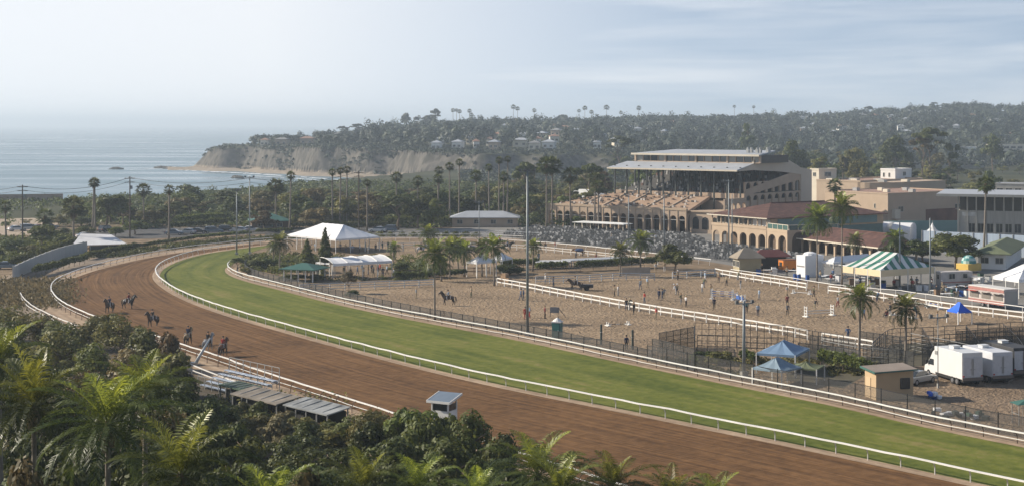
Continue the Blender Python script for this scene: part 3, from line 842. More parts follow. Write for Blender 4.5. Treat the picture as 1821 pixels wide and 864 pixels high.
def limbs_mesh(kind, seed):
    """unit trunk with limbs reaching into the crown; z 0..1 whole tree"""
    rg = random.Random(seed); mb = MB()
    top = {'round': .62, 'umbrella': .72, 'pine': .95, 'cone': .9, 'open': .6, 'bush': .5}.get(kind, .5)
    r0 = .028
    pts = [Vector((rg.uniform(-.02, .02) * i, rg.uniform(-.02, .02) * i, top * i / 4)) for i in range(5)]
    mb.tube(pts, [r0 * 1.25, r0, r0 * .85, r0 * .6, r0 * .3], 7)
    for i in range(5):
        a = i * 1.26 + rg.uniform(-.4, .4); b = pts[2 if i % 2 else 3]
        e = Vector((.3 * math.cos(a), .3 * math.sin(a), min(.92, b.z + rg.uniform(.15, .3))))
        mb.tube([b, b.lerp(e, .5) + Vector((0, 0, .03)), e], [r0 * .55, r0 * .38, r0 * .15], 5)
    return mb
VAR = {}
def variants(kind, mat, n, leaf, cnt=3):
    key = (kind, mat.name, n, leaf)
    if key not in VAR: VAR[key] = [crown_mesh(kind, hash_s(kind) + i * 13, mat, n, leaf) for i in range(cnt)]
    return VAR[key]
def hash_s(s): return sum(ord(c) * (i + 3) for i, c in enumerate(s))
LV = {}
rt = random.Random(11)
def tree(loc, w, h, kind, mat, label, crown0=.25, n=1500, leaf=.055, name=None, cat='tree', group=None, auto=True, lean=None):
    """thing > trunk, crown; crown0 = where the crown starts, as a part of the height"""
    r = thing(name or ('pine_tree' if kind in ('pine', 'umbrella') else 'shrub' if kind == 'bush' else 'tree'), label, cat, loc, rt.uniform(0, 6.28), group, auto)
    if ('t', kind) not in LV: LV[('t', kind)] = [limbs_mesh(kind, 3 + i) for i in range(2)]
    key = ('tm', kind, rt.randrange(2))
    if key not in LV:
        o = LV[('t', kind)][key[2]].build('trunk', bark_m, r, smooth=True); LV[key] = o.data
    else: o = link('trunk', LV[key], r)
    o.scale = (w * .9, w * .9, h)
    c = link('crown', rt.choice(variants(kind, mat, n, leaf)), r)
    c.location = (0, 0, h * crown0); c.scale = (w, w, h * (1 - crown0))
    return r
# ------------------------------------------------------------------ palms
def fan_crown(seed, nf=34, pet=.55, rad=.55, mat=None):
    """fan palm head, radius about 1; every fan a fold of narrow blades"""
    rng = np.random.default_rng(seed); V = []; T = []
    for i in range(nf):
        a = i * 2.4 + rng.uniform(-.2, .2); el = R(75) - R(125) * (i / nf) ** .9 + rng.uniform(-.1, .1)
        d = np.array([math.cos(a) * math.cos(el), math.sin(a) * math.cos(el), math.sin(el)])
        side = np.array([-math.sin(a), math.cos(a), 0]); up = np.cross(d, side) * -1
        b = d * pet
        p0 = np.zeros(3)
        V += [p0 - side * .012, p0 + side * .012, b + side * .01, b - side * .01]; T.append(.5)
        nb = 9
        for k in range(nb):
            t = (k / (nb - 1) - .5) * R(170)
            dd = d * math.cos(t) + side * math.sin(t); dd = dd + np.array([0, 0, -.25 * abs(math.sin(t)) - .1])
            L = rad * (1 - .25 * abs(t) / R(85)) * rng.uniform(.85, 1.1)
            nn = np.cross(dd, up); nn /= np.linalg.norm(nn) + 1e-9
            w = .05
            V += [b, b + dd * L * .5 - nn * w, b + dd * L + np.array([0, 0, -.12 * L]), b + dd * L * .5 + nn * w]
            T.append(rng.uniform(.15, .7) if i > 4 else rng.uniform(.6, 1))
    return npmesh('crown', V, 4, mat, T)
def skirt_mesh(seed, L=1.0):
    rng = np.random.default_rng(seed); V = []; T = []
    for i in range(60):
        a = rng.uniform(0, 6.28); r = rng.uniform(.12, .34); z0 = rng.uniform(-.15, .12); l = rng.uniform(.35, .8) * L
        p = np.array([math.cos(a) * .1, math.sin(a) * .1, z0]); q = np.array([math.cos(a) * r, math.sin(a) * r, z0 - l])
        s = np.array([-math.sin(a), math.cos(a), 0]) * .06
        V += [p - s * .5, p + s * .5, q + s, q - s]; T.append(rng.uniform(0, 1))
    return npmesh('dead_fronds', V, 4, skirt_m, T)
FANS = [fan_crown(i + 1, mat=L_palmf) for i in range(4)]
SKIRTS = [skirt_mesh(i + 9) for i in range(2)]
TRK = {}
def palm_trunk(parent, h, r0, r1, bow=.0, mat=None, bulge=1.5):
    mb = MB()
    n = 7
    pts = [(bow * math.sin(i / n * 1.6), bow * .4 * math.sin(i / n * 1.2), h * i / n) for i in range(n + 1)]
    rs = [r0 * bulge if i == 0 else r0 + (r1 - r0) * i / n for i in range(n + 1)]
    mb.tube(pts, rs, 8)
    mb.build('trunk', mat or palmbark_m, parent, smooth=True)
    return Vector(pts[-1])
def fan_palm(loc, h, r, label, auto=True, group='tall fan palms', skirt=True, name='fan_palm'):
    o = thing(name, label, 'palm tree', loc, rt.uniform(0, 6.28), group, auto)
    top = palm_trunk(o, h, .24 if h > 6 else .18, .16, rt.uniform(-.5, .5))
    c = link('crown', rt.choice(FANS), o); c.location = top; c.scale = (r, r, r * .95)
    if skirt:
        s = link('dead_fronds', rt.choice(SKIRTS), o); s.location = top; s.scale = (r * .9, r * .9, r * 1.1)
    return o
def frond(rng, V, T, az, el, L, droop, m, ll, w, tint, seg=2, roll=.35):
    """pinnate frond: rachis arching from the heart, leaflets both sides"""
    ca, sa = math.cos(az), math.sin(az)
    side = np.array([-sa, ca, 0.0])
    pts = []; p = np.zeros(3); e = el; K = 10
    for k in range(K + 1):
        pts.append(p.copy()); d = np.array([ca * math.cos(e), sa * math.cos(e), math.sin(e)])
        p = p + d * L / K; e -= droop / K * (0.5 + k / K)
    pts = np.array(pts)
    for k in range(K):      # rachis as a narrow ribbon pair
        wv = side * (.028 * (1 - k / K) + .006) * L / 3
        uv = np.array([0, 0, 1.0]) * (.02 * (1 - k / K) + .004) * L / 3
        V += [pts[k] - wv, pts[k + 1] - wv * .8, pts[k + 1] + wv * .8, pts[k] + wv]; T.append(min(1, tint + .1))
        V += [pts[k] - uv, pts[k + 1] - uv * .8, pts[k + 1] + uv * .8, pts[k] + uv]; T.append(min(1, tint + .1))
    for k in range(m):
        t = .12 + .88 * k / (m - 1)
        f = t * K; i = min(K - 1, int(f)); q = pts[i] + (pts[i + 1] - pts[i]) * (f - i)
        fw = pts[i + 1] - pts[i]; fw /= np.linalg.norm(fw)
        up = np.cross(fw, side); up /= np.linalg.norm(up)
        if up[2] < 0: up = -up
        l = ll * (math.sin(math.pi * min(1, .18 + .80 * t)) ** .7 + .08)
        for s in (-1, 1):
            dv = side * s * .72 + fw * (.45 + .5 * t) + up * roll + rng.normal(size=3) * .09
            dv /= np.linalg.norm(dv)
            a = q; b = q + dv * l * .55
            d2 = dv + np.array([0, 0, -.75]); d2 /= np.linalg.norm(d2)
            c = b + d2 * l * .5
            n = np.cross(dv, fw); n /= np.linalg.norm(n) + 1e-9
            ww = fw * w * .5
            tt = np.clip(tint + rng.uniform(-.18, .18), 0, 1)
            if seg == 2:
                V += [a - ww * .6, b - ww, b + ww, a + ww * .6]; T.append(tt)
                V += [b - ww, c - ww * .15, c + ww * .15, b + ww]; T.append(tt)
            else:
                V += [a - ww * .6, b - ww, c, b + ww]; T.append(tt)
def pinnate_crown(seed, nf, L, m, ll, w, mat, seg=2, upright=1.35, low=-.45):
    rng = np.random.default_rng(seed); V = []; T = []
    for i in range(nf):
        t = i / (nf - 1)
        az = i * 2.39996 + rng.uniform(-.25, .25)
        el = upright + (low - upright) * t ** .85 + rng.uniform(-.12, .12)
        droop = .55 + 1.25 * t ** .7 + rng.uniform(-.1, .2)
        frond(rng, V, T, az, el, L * (rng.uniform(.82, 1.08) * (.78 + .3 * min(1, t * 3))), droop, m, ll, w, max(.08, .98 - 1.7 * t) if t < .45 else rng.uniform(.02, .30), seg, roll=.45 - .3 * t)
    return npmesh('crown', V, 4, mat, T)
FORE = [pinnate_crown(40 + i, 31, 3.4, 36, .72, .05, L_palm) for i in range(4)]
MIDP = [pinnate_crown(60 + i, 26, 1.9, 24, .55, .10, L_palm, seg=1, upright=1.4, low=-.6) for i in range(3)]
def feather_palm(loc, h, crown, sc, label, auto=True, group=None, r0=.17, name='feather_palm', trunkmat=None, nearfronds=False):
    o = thing(name, label, 'palm tree', loc, rt.uniform(0, 6.28), group, auto)
    top = palm_trunk(o, h, r0, r0 * .6, rt.uniform(-.25, .25), trunkmat)
    c = link('crown', crown, o); c.location = top; c.scale = (sc, sc, sc)
    if nearfronds:
        s = link('dead_fronds', rt.choice(SKIRTS), o); s.location = top; s.scale = (1.1, 1.1, 1.3)
        mb = MB(); mb.tube([top - Vector((0, 0, .9)), top - Vector((0, 0, .3)), top + Vector((0, 0, .25))], [r0 * .75, r0 * 1.3, r0 * .5], 8)
        mb.build('crownshaft', M('palm_shaft', (.14, .13, .06), .6, .2, 4), o, smooth=True)
    return o
# ---------------------------------------------------------------- foreground palms (px of the heart, distance, scale, yaw)
fore = [((193, 752), 62, 1.02, 'biggest foreground palm with bright upright centre fronds, at lower left'),
        ((68, 722), 66, 1.05, 'large drooping palm left of the biggest foreground palm'),
        ((258, 705), 71, .90, 'palm half hidden just behind the biggest foreground palm, its upright fronds showing right'),
        ((326, 842), 55, .92, 'low bottom edge palm with one bright yellow spear, right of the biggest palm'),
        ((6, 640), 82, .95, 'palm cut by the left photo edge, above the big left palms'),
        ((648, 868), 72, .82, 'first small palm in the bottom edge row, leftmost of that row'),
        ((742, 872), 72, .78, 'second small palm in the bottom edge row, with stiff upright fronds'),
        ((958, 842), 78, .98, 'tallest palm in the bottom edge row, rising over the brown dirt'),
        ((1003, 872), 74, .85, 'yellowish palm crowded against the tallest palm of the bottom row'),
        ((1092, 866), 78, .80, 'palm with one erect bright spear, right of the tallest bottom row palm'),
        ((1198, 888), 78, .76, 'small palm tips at the bottom edge over the dirt track'),
        ((1272, 894), 78, .70, 'rightmost palm tips of the bottom edge row'),
        ((470, 905), 56, .80, 'palm tips rising at the bottom edge below the dark trees'),
        ((848, 888), 70, .66, 'short palm in front of the dark tree mass, left of the tallest bottom row palm')]
for i, ((x, y), d, s, l) in enumerate(fore):
    p = AT(x, d, 0); z = H - (y - HY) * d / F
    gz = terr(p.x, d)
    gz = min(gz, z - 1.8)
    feather_palm((p.x, d, gz - .05), z - gz, FORE[i % 4], s, l, auto=False, group='feather palms on the near slope', r0=.16, nearfronds=True)
# ---------------------------------------------------------------- near shrubs and trees (px centre x, px top y, px width, distance, kind, material)
near = [
 (655, 703, 140, 124, 'bush', L_olive), (718, 706, 120, 121, 'bush', L_mid), (768, 722, 120, 113, 'bush', L_mid), (838, 722, 130, 114, 'bush', L_mid),
 (893, 748, 110, 111, 'bush', L_dark), (700, 752, 160, 108, 'bush', L_dark), (800, 772, 160, 105, 'bush', L_mid), (880, 792, 120, 103, 'bush', L_dark),
 (600, 768, 150, 109, 'bush', L_dark), (530, 768, 150, 107, 'bush', L_dark), (452, 752, 130, 110, 'bush', L_mid), (470, 800, 160, 96, 'bush', L_dark),
 (560, 806, 170, 95, 'bush', L_dark), (402, 738, 90, 116, 'bush', L_dark), (720, 812, 170, 92, 'bush', L_dark), (640, 798, 160, 100, 'bush', L_dark),
 (545, 822, 130, 74, 'bush', L_rust), (820, 820, 150, 92, 'bush', L_dark), (905, 822, 110, 92, 'bush', L_dark),
 (20, 528, 120, 190, 'bush', L_olive), (70, 540, 110, 185, 'bush', L_olive), (120, 556, 110, 182, 'bush', L_mid), (165, 562, 90, 182, 'bush', L_olive),
 (212, 553, 105, 178, 'bush', L_olive), (262, 566, 90, 172, 'bush', L_mid), (296, 572, 66, 166, 'bush', L_rust), (318, 648, 80, 150, 'bush', L_rust),
 (20, 560, 130, 165, 'bush', L_mid), (100, 578, 140, 158, 'bush', L_olive), (170, 590, 130, 155, 'bush', L_mid), (235, 598, 120, 150, 'bush', L_rust),
 (292, 612, 100, 148, 'bush', L_olive), (250, 640, 130, 135, 'bush', L_dark), (150, 625, 140, 135, 'bush', L_rust), (60, 600, 150, 140, 'bush', L_dark),
 (335, 670, 110, 130, 'bush', L_dark), (375, 694, 100, 128, 'bush', L_dark), (300, 690, 130, 116, 'bush', L_rust), (210, 668, 150, 118, 'bush', L_dark),
 (110, 650, 150, 120, 'bush', L_dark), (20, 650, 150, 118, 'bush', L_dark), (365, 735, 120, 110, 'bush', L_dark), (300, 755, 150, 98, 'bush', L_dark),
 (400, 790, 140, 92, 'bush', L_dark), (180, 740, 180, 96, 'bush', L_dark), (60, 740, 180, 96, 'bush', L_dark), (420, 840, 150, 72, 'bush', L_dark),
 (240, 800, 180, 76, 'bush', L_dark), (120, 805, 170, 72, 'bush', L_dark), (10, 800, 170, 76, 'bush', L_dark),
 (445, 728, 90, 129, 'bush', L_olive), (492, 740, 80, 127, 'bush', L_dry), (540, 748, 90, 126, 'bush', L_mid), (592, 752, 90, 126, 'bush', L_olive), (640, 732, 90, 126, 'bush', L_mid), (402, 716, 80, 130, 'bush', L_dark), (418, 740, 90, 122, 'bush', L_dark), (660, 745, 90, 120, 'bush', L_dark), (520, 765, 110, 118, 'bush', L_dark), (500, 772, 120, 116, 'bush', L_dark), (590, 785, 120, 116, 'bush', L_dark),
 (785, 727, 70, 121, 'bush', L_mid), (188, 550, 64, 190, 'bush', L_olive), (432, 714, 56, 138, 'bush', L_olive), (463, 712, 66, 135.5, 'bush', L_mid), (503, 722, 60, 133, 'bush', L_dry), (540, 729, 66, 130.5, 'bush', L_olive), (582, 737, 64, 129, 'bush', L_mid), (616, 742, 70, 129, 'bush', L_olive), (398, 706, 56, 139, 'bush', L_dark),
 (40, 800, 170, 46, 'bush', L_dry), (125, 838, 150, 44, 'bush', L_mid), (-30, 812, 150, 44, 'bush', L_dry), (225, 850, 130, 48, 'bush', L_olive),
]
WORDS = {'leaf_dark': 'dark green', 'leaf_mid': 'mid green', 'leaf_olive': 'olive green', 'leaf_dry': 'pale dry', 'leaf_rusty': 'brownish', 'leaf_hill': 'bluish green'}
for i, (x, y, w, d, k, m) in enumerate(near):
    X = (x - CX) * d / F; zt_ = H - (y - HY) * d / F; gz = terr(X, d)
    if zt_ - gz < 1.5: zt_ = gz + 1.5
    h = (zt_ - gz) * 1.10 + .4
    big = 'wide' if w > 135 else 'compact' if w < 105 else 'bushy'
    leafsize = .30 / (w * d / F) * (1.25 if d > 140 else 1) if d > 60 else .16 / (w * d / F)
    leafsize = max(.028, round(leafsize, 2))
    kind = 'shrub' if h < 3.2 else 'tree'
    tree((X, d, gz - .3), w * d / F * 1.08, h, k, m, f'{big} {WORDS[m.name]} {kind}', crown0=.08 if k == 'bush' else .2, n=3600 if d < 150 else 2400, leaf=leafsize,
         name=kind if kind == 'tree' else 'shrub', cat=kind, group='shrubs and trees on the near slope')
# undergrowth over the near slope: one mass nobody could count
rng = np.random.default_rng(77)
P = []
while len(P) < 26000:
    x = rng.uniform(-60, 1300); d = rng.uniform(40, 150)
    X = (x - CX) * d / F
    if x > 620 and d > 100 - (x - 620) * .02: continue
    if x > 950 and d > 88: continue
    g = terr(X, d); P.append((X, d, g + abs(rng.normal()) * .45 + .05))
P = np.array(P); N = rnd_dirs(rng, len(P)); N[:, 2] = abs(N[:, 2]) + .3; N /= np.linalg.norm(N, axis=1)[:, None]
me = npmesh('undergrowth', leaf_quads(rng, P, N, .38), 4, L_olive, rng.uniform(0, 1, len(P)))
tag(link('undergrowth', me), 'tangled low undergrowth covering the near slope between shrubs', 'undergrowth', kind='stuff')
# grass tufts by the left road edge
P = []
while len(P) < 9000:
    p = G(rng.uniform(-60, 120), rng.uniform(500, 545)); 
    P.append((p.x + rng.normal(), p.y + rng.normal() * 3, abs(rng.normal()) * .4))
P = np.array(P); N = rnd_dirs(rng, len(P)); N[:, 2] *= .3
me = npmesh('dry_grass', leaf_quads(rng, P, N, .5), 4, L_dry, rng.uniform(0, .6, len(P)))
tag(link('dry_grass', me), 'dry grass beside the service road at the left edge', 'grass', kind='stuff')

# ---------------------------------------------------------------- middle belt, between the track and the sea
ENV = [(0, 388), (60, 386), (110, 372), (150, 350), (200, 346), (240, 358), (280, 362), (310, 345), (335, 330), (355, 345), (370, 358), (400, 342), (430, 338), (470, 334), (500, 336), (540, 330), (580, 328), (600, 334), (640, 332), (700, 330), (760, 322), (800, 332), (850, 325), (900, 318), (935, 292), (960, 320), (1000, 330), (1040, 300), (1070, 296), (1100, 330), (1160, 330)]
def ztop(x, y, d): return H - (y - HY) * d / F
key_trees = [  # px centre, px top, px width, distance, kind, material, phrase
 (190, 344, 66, 395, 'round', L_dark, 'tall dark rounded tree'), (218, 350, 40, 400, 'open', L_dark, 'thin airy dark tree'), (335, 328, 60, 470, 'round', L_dark, 'big domed dark tree on the shoreline'),
 (75, 398, 50, 330, 'round', L_mid, 'light green round tree'), (400, 337, 44, 440, 'umbrella', L_dark, 'flat topped tree'), (490, 326, 40, 450, 'open', L_dark, 'feathery dark tree'),
 (540, 345, 80, 400, 'round', L_dark, 'very broad dark tree'), (470, 375, 50, 380, 'round', L_rust, 'russet leaved tree'), (560, 368, 60, 380, 'round', L_rust, 'reddish brown tree'),
 (708, 344, 74, 385, 'umbrella', L_dark, 'wide spreading dark tree with bare limbs'), (610, 350, 60, 400, 'round', L_olive, 'broad olive tree'), (655, 345, 60, 420, 'round', L_rust, 'bronze tinted tree'),
 (780, 338, 60, 420, 'round', L_dark, 'dense dark tree'), (772, 352, 44, 385, 'round', L_mid, 'pale green young tree'), (830, 345, 60, 420, 'round', L_dark, 'solid dark tree'),
 (900, 340, 60, 420, 'round', L_dark, 'dark oak like tree'), (936, 285, 56, 470, 'umbrella', L_dark, 'tall flat crowned pine'), (1050, 288, 62, 455, 'umbrella', L_dark, 'tall bare limbed pine left of the stand'),
 (1075, 300, 44, 470, 'pine', L_rust, 'brownish feathery pine'), (1000, 350, 50, 430, 'round', L_dark, 'low dark tree'), (960, 345, 60, 440, 'round', L_olive, 'olive toned tree'),
 (420, 350, 50, 430, 'round', L_dark, 'dark clustered tree'), (300, 370, 50, 430, 'round', L_dark, 'shaded tree'), (260, 375, 50, 410, 'round', L_olive, 'grey green tree'),
 (145, 385, 50, 400, 'round', L_dark, 'dark bushy tree'), (240, 392, 46, 370, 'round', L_mid, 'leafy green tree'), (205, 398, 40, 360, 'bush', L_mid, 'low leafy tree'),
]
for x, y, w, d, k, m, ph in key_trees:
    h = ztop(x, y, d)
    tree(AT(x, d, 0), w * d / F * 1.12, max(2.5, h), k, m, ph, crown0=.12 if k in ('round', 'bush') else .3, n=2600, leaf=.085, group='trees of the belt by the sea')
hedges = [((520, 410), (690, 408.5), 2.4, 'leafy hedge running right behind the big marquee'), ((455, 416), (520, 413.5), 1.3, 'low hedge between the bend and the green roofed shed'),
          ((155, 468), (57, 492), 2.2, 'dark clipped hedge climbing below the curved pale wall'), ((150, 462), (240, 444), 1.7, 'low dark hedge outside the far bend, left stretch'),
          ((240, 443), (345, 427), 1.2, 'low dark hedge outside the far bend, middle stretch'), ((345, 426), (445, 418), 1.1, 'low dark hedge outside the far bend, in front of the parked cars'),
          ((300, 412), (420, 402), 2.6, 'rounded hedge row behind the parked cars'), ((310, 402), (400, 394), 3.0, 'taller hedge row further behind the parked cars'), ((565, 402), (680, 402), 3.2, 'bright topped hedge behind the marquee roof'),
          ((690, 402), (800, 404), 3.0, 'dark hedge left of the long bungalow'), ((700, 498), (830, 492), 1.5, 'clipped hedge behind the grey board fence under the palms'),
          ((952, 484), (1010, 481), 2.0, 'clipped box hedge with flat top, left of the two'), ((1024, 482), (1175, 474), 2.2, 'long clipped hedge with flat top left of the round tree'),
          ((890, 480), (958, 476), 2.2, 'dark hedge beside the small white tents'), ((1320, 640), (1345, 650), 1.5, 'low green hedge below the thick grey pole'), ((1455, 652), (1545, 672), 2.2, 'leafy green hedge left of the guard hut'),
          ((20, 478), (60, 462), 2.2, 'dark hedge by the parked sedan at the left'), ((70, 458), (135, 440), 2.4, 'dark hedge above the curved pale wall')]
for i, (a, b, hh, l) in enumerate(hedges):
    pa, pb = G(*a), G(*b); Lh = (pb - pa).length; mid = (pa + pb) / 2
    o = thing('hedge', l, 'hedge', mid, math.atan2(pb.y - pa.y, pb.x - pa.x))
    dpt = max(1.6, hh * .9)
    me = crown_mesh('hedge', 300 + i, L_mid if i % 2 else L_dark, int(min(9000, 260 * Lh)), .42 / 6)
    c = link('foliage', me, o); c.scale = (Lh, dpt, hh)
    # the leaf size is set in real metres, not stretched with the hedge
    co = np.empty(len(me.vertices) * 3, np.float32); me.vertices.foreach_get('co', co); q = co.reshape(-1, 4, 3)
    ctr = q.mean(1, keepdims=True); rng_ = np.random.default_rng(i); nn = len(q)
    S = np.array([Lh, dpt, hh], np.float32)
    wd = leaf_quads(rng_, (ctr[:, 0, :] * S), rnd_dirs(rng_, nn), .34)
    me.vertices.foreach_set('co', wd.astype(np.float32).ravel()); c.scale = (1, 1, 1); me.update()
    st = MB()
    for k in range(max(2, int(Lh / 2.5))): st.tube([((-.45 + .9 * k / max(1, int(Lh / 2.5) - 1)) * Lh, 0, 0), ((-.45 + .9 * k / max(1, int(Lh / 2.5) - 1)) * Lh, .05, hh * .5)], .05, 5)
    st.build('stems', bark_m, o)
rf = random.Random(21)
placed = [(AT(k[0], k[3], 0).x, k[3]) for k in key_trees]
kinds = [('round', L_dark), ('round', L_mid), ('round', L_olive), ('bush', L_mid), ('bush', L_dark), ('round', L_rust), ('umbrella', L_dark), ('open', L_olive)]
SZ = {'round': 'rounded', 'bush': 'low spreading', 'umbrella': 'flat topped', 'open': 'loose', 'pine': 'pointed'}
def fill(cnt, ur, dr, env, hr, wr, group, forbid=None, sea=True, minsep=5.0, mats=kinds, where='in the seaside belt,'):
    k = 0; tries = 0
    while k < cnt and tries < cnt * 60:
        tries += 1
        u = rf.uniform(*ur); d = rf.uniform(*dr); X = (u - CX) * d / F
        if forbid and forbid(u, d): continue
        if any(abs(a - X) < minsep and abs(b - d) < minsep * 2.2 for a, b in placed): continue
        if sea and d > lerp_tab(SHORE, u) - 25 and u < 850: continue
        gz = terr(X, d); h = rf.uniform(*hr); w = rf.uniform(*wr)
        top = ztop(u, lerp_tab(env, u) + rf.uniform(2, 14), d) - gz
        if top < 2.0: continue
        h = min(h, top)
        kd, m = rf.choice(mats)
        if kd == 'bush': h = min(h, 4.0)
        w = min(w, h * 1.7)
        sz = 'small' if w < 6 else 'large' if w > 9 else 'medium'
        tree((X, d, gz - .1), w, h, kd, m, f'{sz} {SZ[kd]} {WORDS[m.name]} tree', crown0=.06 if kd == 'bush' else .14 if kd == 'round' else .3, n=2000, leaf=.08, group=group)
        placed.append((X, d)); k += 1
def fb(u, d):
    y = HY + F * H / d
    if y > 446 and u < 160: return True
    if u < 110 and y > 408: return True
    if 110 < u < 250 and y > 415: return True
    if u >= 250 and y > (409 if u > 500 else 404): return True
    if 440 < u < 520 and y > 392: return True
    if 790 < u < 930 and y > 380: return True
    if 340 < u < 470 and y > 398: return True
    return False
fill(225, (-30, 1080), (388, 640), ENV, (5.5, 9.5), (7, 13), 'trees of the belt by the sea', fb, minsep=4.0)
fill(40, (820, 1120), (560, 840), [(800, 318), (1120, 318)], (5, 9), (6, 11), 'trees below the bluff', None, minsep=5.5, where='below the bluff,')
# behind the buildings on the right
ENV2 = [(1100, 262), (1200, 258), (1300, 240), (1420, 232), (1500, 236), (1560, 232), (1640, 232), (1668, 240), (1690, 286), (1850, 286), (1950, 286)]
def fb2(u, d):
    y = HY + F * (H - 2) / d
    if 1100 < u < 1450 and d < 500: return True
    if 1440 < u < 1630 and d < 545: return True
    if u > 1640 and d < 470: return True
    if u > 1740 and 560 < d < 760: return True
    return False
pine = [('pine', L_dark), ('round', L_dark), ('round', L_olive), ('umbrella', L_dark), ('round', L_dark), ('round', L_mid), ('pine', L_olive)]
fill(95, (1090, 1900), (470, 900), ENV2, (6, 15), (7, 13), 'trees behind the stands and halls', fb2, sea=False, minsep=6, mats=pine, where='behind the racecourse buildings,')
for x, y, w, d, k, m, ph in [(1655, 222, 62, 640, 'umbrella', L_dark, 'towering flat crowned pine with bare forked trunk'), (1640, 240, 44, 640, 'umbrella', L_rust, 'slimmer umbrella pine beside the towering pine'),
        (1412, 248, 56, 640, 'round', L_dark, 'big dark tree just right of the grandstand roof'), (1330, 218, 40, 900, 'pine', L_dark, 'pointed dark pine above the grandstand roof'),
        (1100, 238, 50, 760, 'umbrella', L_dark, 'spreading bare limbed tree above the stand roof'), (1690, 250, 30, 640, 'open', L_dark, 'thin dark tree right of the towering pine'),
        (1590, 240, 60, 700, 'round', L_dark, 'broad dark tree behind the white rooftop block'), (1520, 262, 50, 620, 'round', L_olive, 'olive tree behind the curved tan hall'), (1765, 238, 40, 800, 'round', L_dark, 'dark tree above the cream office'),
        (1700, 413, 88, 283, 'round', L_mid, 'glossy domed green tree beside the concrete office'), (1640, 424, 64, 291, 'round', L_dark, 'dark low tree left of the glossy domed tree'), (1598, 428, 56, 294, 'round', L_dark, 'dark tree against the red tiled arcade'),
        (1200, 433, 62, 273, 'round', L_mid, 'round glossy tree at the arena corner')]:
    X = (x - CX) * d / F; gz = terr(X, d) if d > 480 else 0
    tree((X, d, gz - .05), w * d / F * 1.15, ztop(x, y, d) - gz, k, m, ph, crown0=.45 if k == 'umbrella' else .12 if d < 300 else .3 if w > 80 else .15, n=3800 if d < 330 else 2600, leaf=.07, auto=False)
# shrub at the pen and infield planting
for x, y, w, d, k, m, ph in [(1248, 614, 52, 172, 'bush', L_mid, 'left half of the shrub pair beside the pens, rounder'), (1278, 612, 52, 170, 'bush', L_olive, 'right half of the shrub pair beside the pens, yellower'),
        (578, 404, 34, 268, 'cone', L_dark, 'dark pointed cypress in front of the marquee'), (546, 424, 36, 270, 'cone', L_mid, 'shorter blunt cypress left of the pointed one'),
        (422, 457, 30, 284, 'round', L_dark, 'small dark tree alone at the tip of the turf'), (478, 452, 40, 285, 'bush', L_dark, 'dark bush behind the black fence end'), (455, 458, 40, 283, 'bush', L_dark, 'dark spreading bush right of the lone small tree'),
        (500, 462, 44, 280, 'bush', L_mid, 'green bush behind the green pavilion'), (620, 480, 30, 242, 'round', L_dry, 'small yellowing tree in front of the long white canopy'), (628, 512, 32, 238, 'bush', L_dark, 'dark bush leaning on the black fence corner'),
        (712, 458, 40, 275, 'bush', L_mid, 'green bush right of the long white canopy'), (520, 482, 60, 262, 'bush', L_dark, 'dark low bush under the green pavilion front'), (560, 484, 40, 262, 'bush', L_mid, 'green low bush between pavilion and canopy'),
        (772, 466, 46, 268, 'bush', L_mid, 'palm thicket shrub left of the small tents'), (905, 460, 60, 272, 'bush', L_dark, 'dark rounded bush right of the small tents'), (440, 470, 30, 272, 'bush', L_olive, 'olive bush by the bare sand wedge'),
        (1640, 470, 30, 290, 'bush', L_dark, 'dark bush behind the green striped tent'), (1480, 640, 50, 172, 'bush', L_dark, 'dark bush behind the green netting'), (560, 455, 30, 275, 'bush', L_olive, 'olive bush left of the dark pointed cypress')]:
    X = (x - CX) * d / F
    tree((X, d, -.05), w * d / F * 1.1, max(1.2, ztop(x, y, d)), k, m, ph, crown0=.22 if k == 'cone' else .06 if k == 'bush' else .3, n=2600, leaf=.075, auto=False, name='cypress_tree' if k == 'cone' else None, cat='shrub' if k == 'bush' else 'tree')
# ---------------------------------------------------------------- palms in the middle distance: (px, crown y, base y or distance, crown px radius)
fans = [(11, 366, 425, 11), (82, 385, 430, 16), (131, 368, 440, 20), (164, 325, 410, 9), (169, 324, 409, 9), (257, 338, 402, 13), (300, 337, 428, 9), (515, 312, 410, 8), (591, 306, 405, 7), (604, 304, 404, 7), (617, 302, 403, 7),
        (653, 325, 411, 7), (706, 315, 395, 10), (800, 296, 400, 8), (816, 289, 396, 7), (783, 303, 392, 8), (846, 312, 395, 11), (780, 318, 398, 9), (870, 298, 400, 7), (887, 285, 398, 7), (902, 283, 398, 6), (895, 314, 402, 9),
        (972, 294, 407, 17), (981, 294, 406, 17), (1015, 312, 406, 15), (1056, 318, 410, 12), (1064, 332, 412, 12), (742, 322, 396, 10), (490, 330, 398, 14),
        (1748, 328, 470, 15), (1485, 330, 412, 13)]
for x, yc, yb, r in fans:
    p = G(x, yb); d = p.y; z = ztop(x, yc, d)
    nm = 'tall thin' if z > 13 else 'mid height' if z > 8 else 'short stout'
    fan_palm(p, z, r * d / F * 1.25, f'{nm} {"broad headed" if r > 11 else "small headed"} fan palm', skirt=True)
feats = [(497, 432, 482, 20), (763, 415, 446, 17), (773, 452, 569, 30), (800, 442, 496, 22), (826, 447, 491, 20), (857, 440, 491, 18), (879, 440, 508, 24), (947, 438, 482, 15), (1103, 447, 491, 18), (1139, 430, 477, 22),
         (1527, 530, 651, 29), (1611, 548, 652, 29), (1453, 390, 503, 30), (1497, 368, 512, 27), (815, 436, 482, 18), (785, 470, 500, 18), (700, 440, 470, 12), (486, 440, 470, 12),(1590,425,470,20),(1520,428,470,16)]
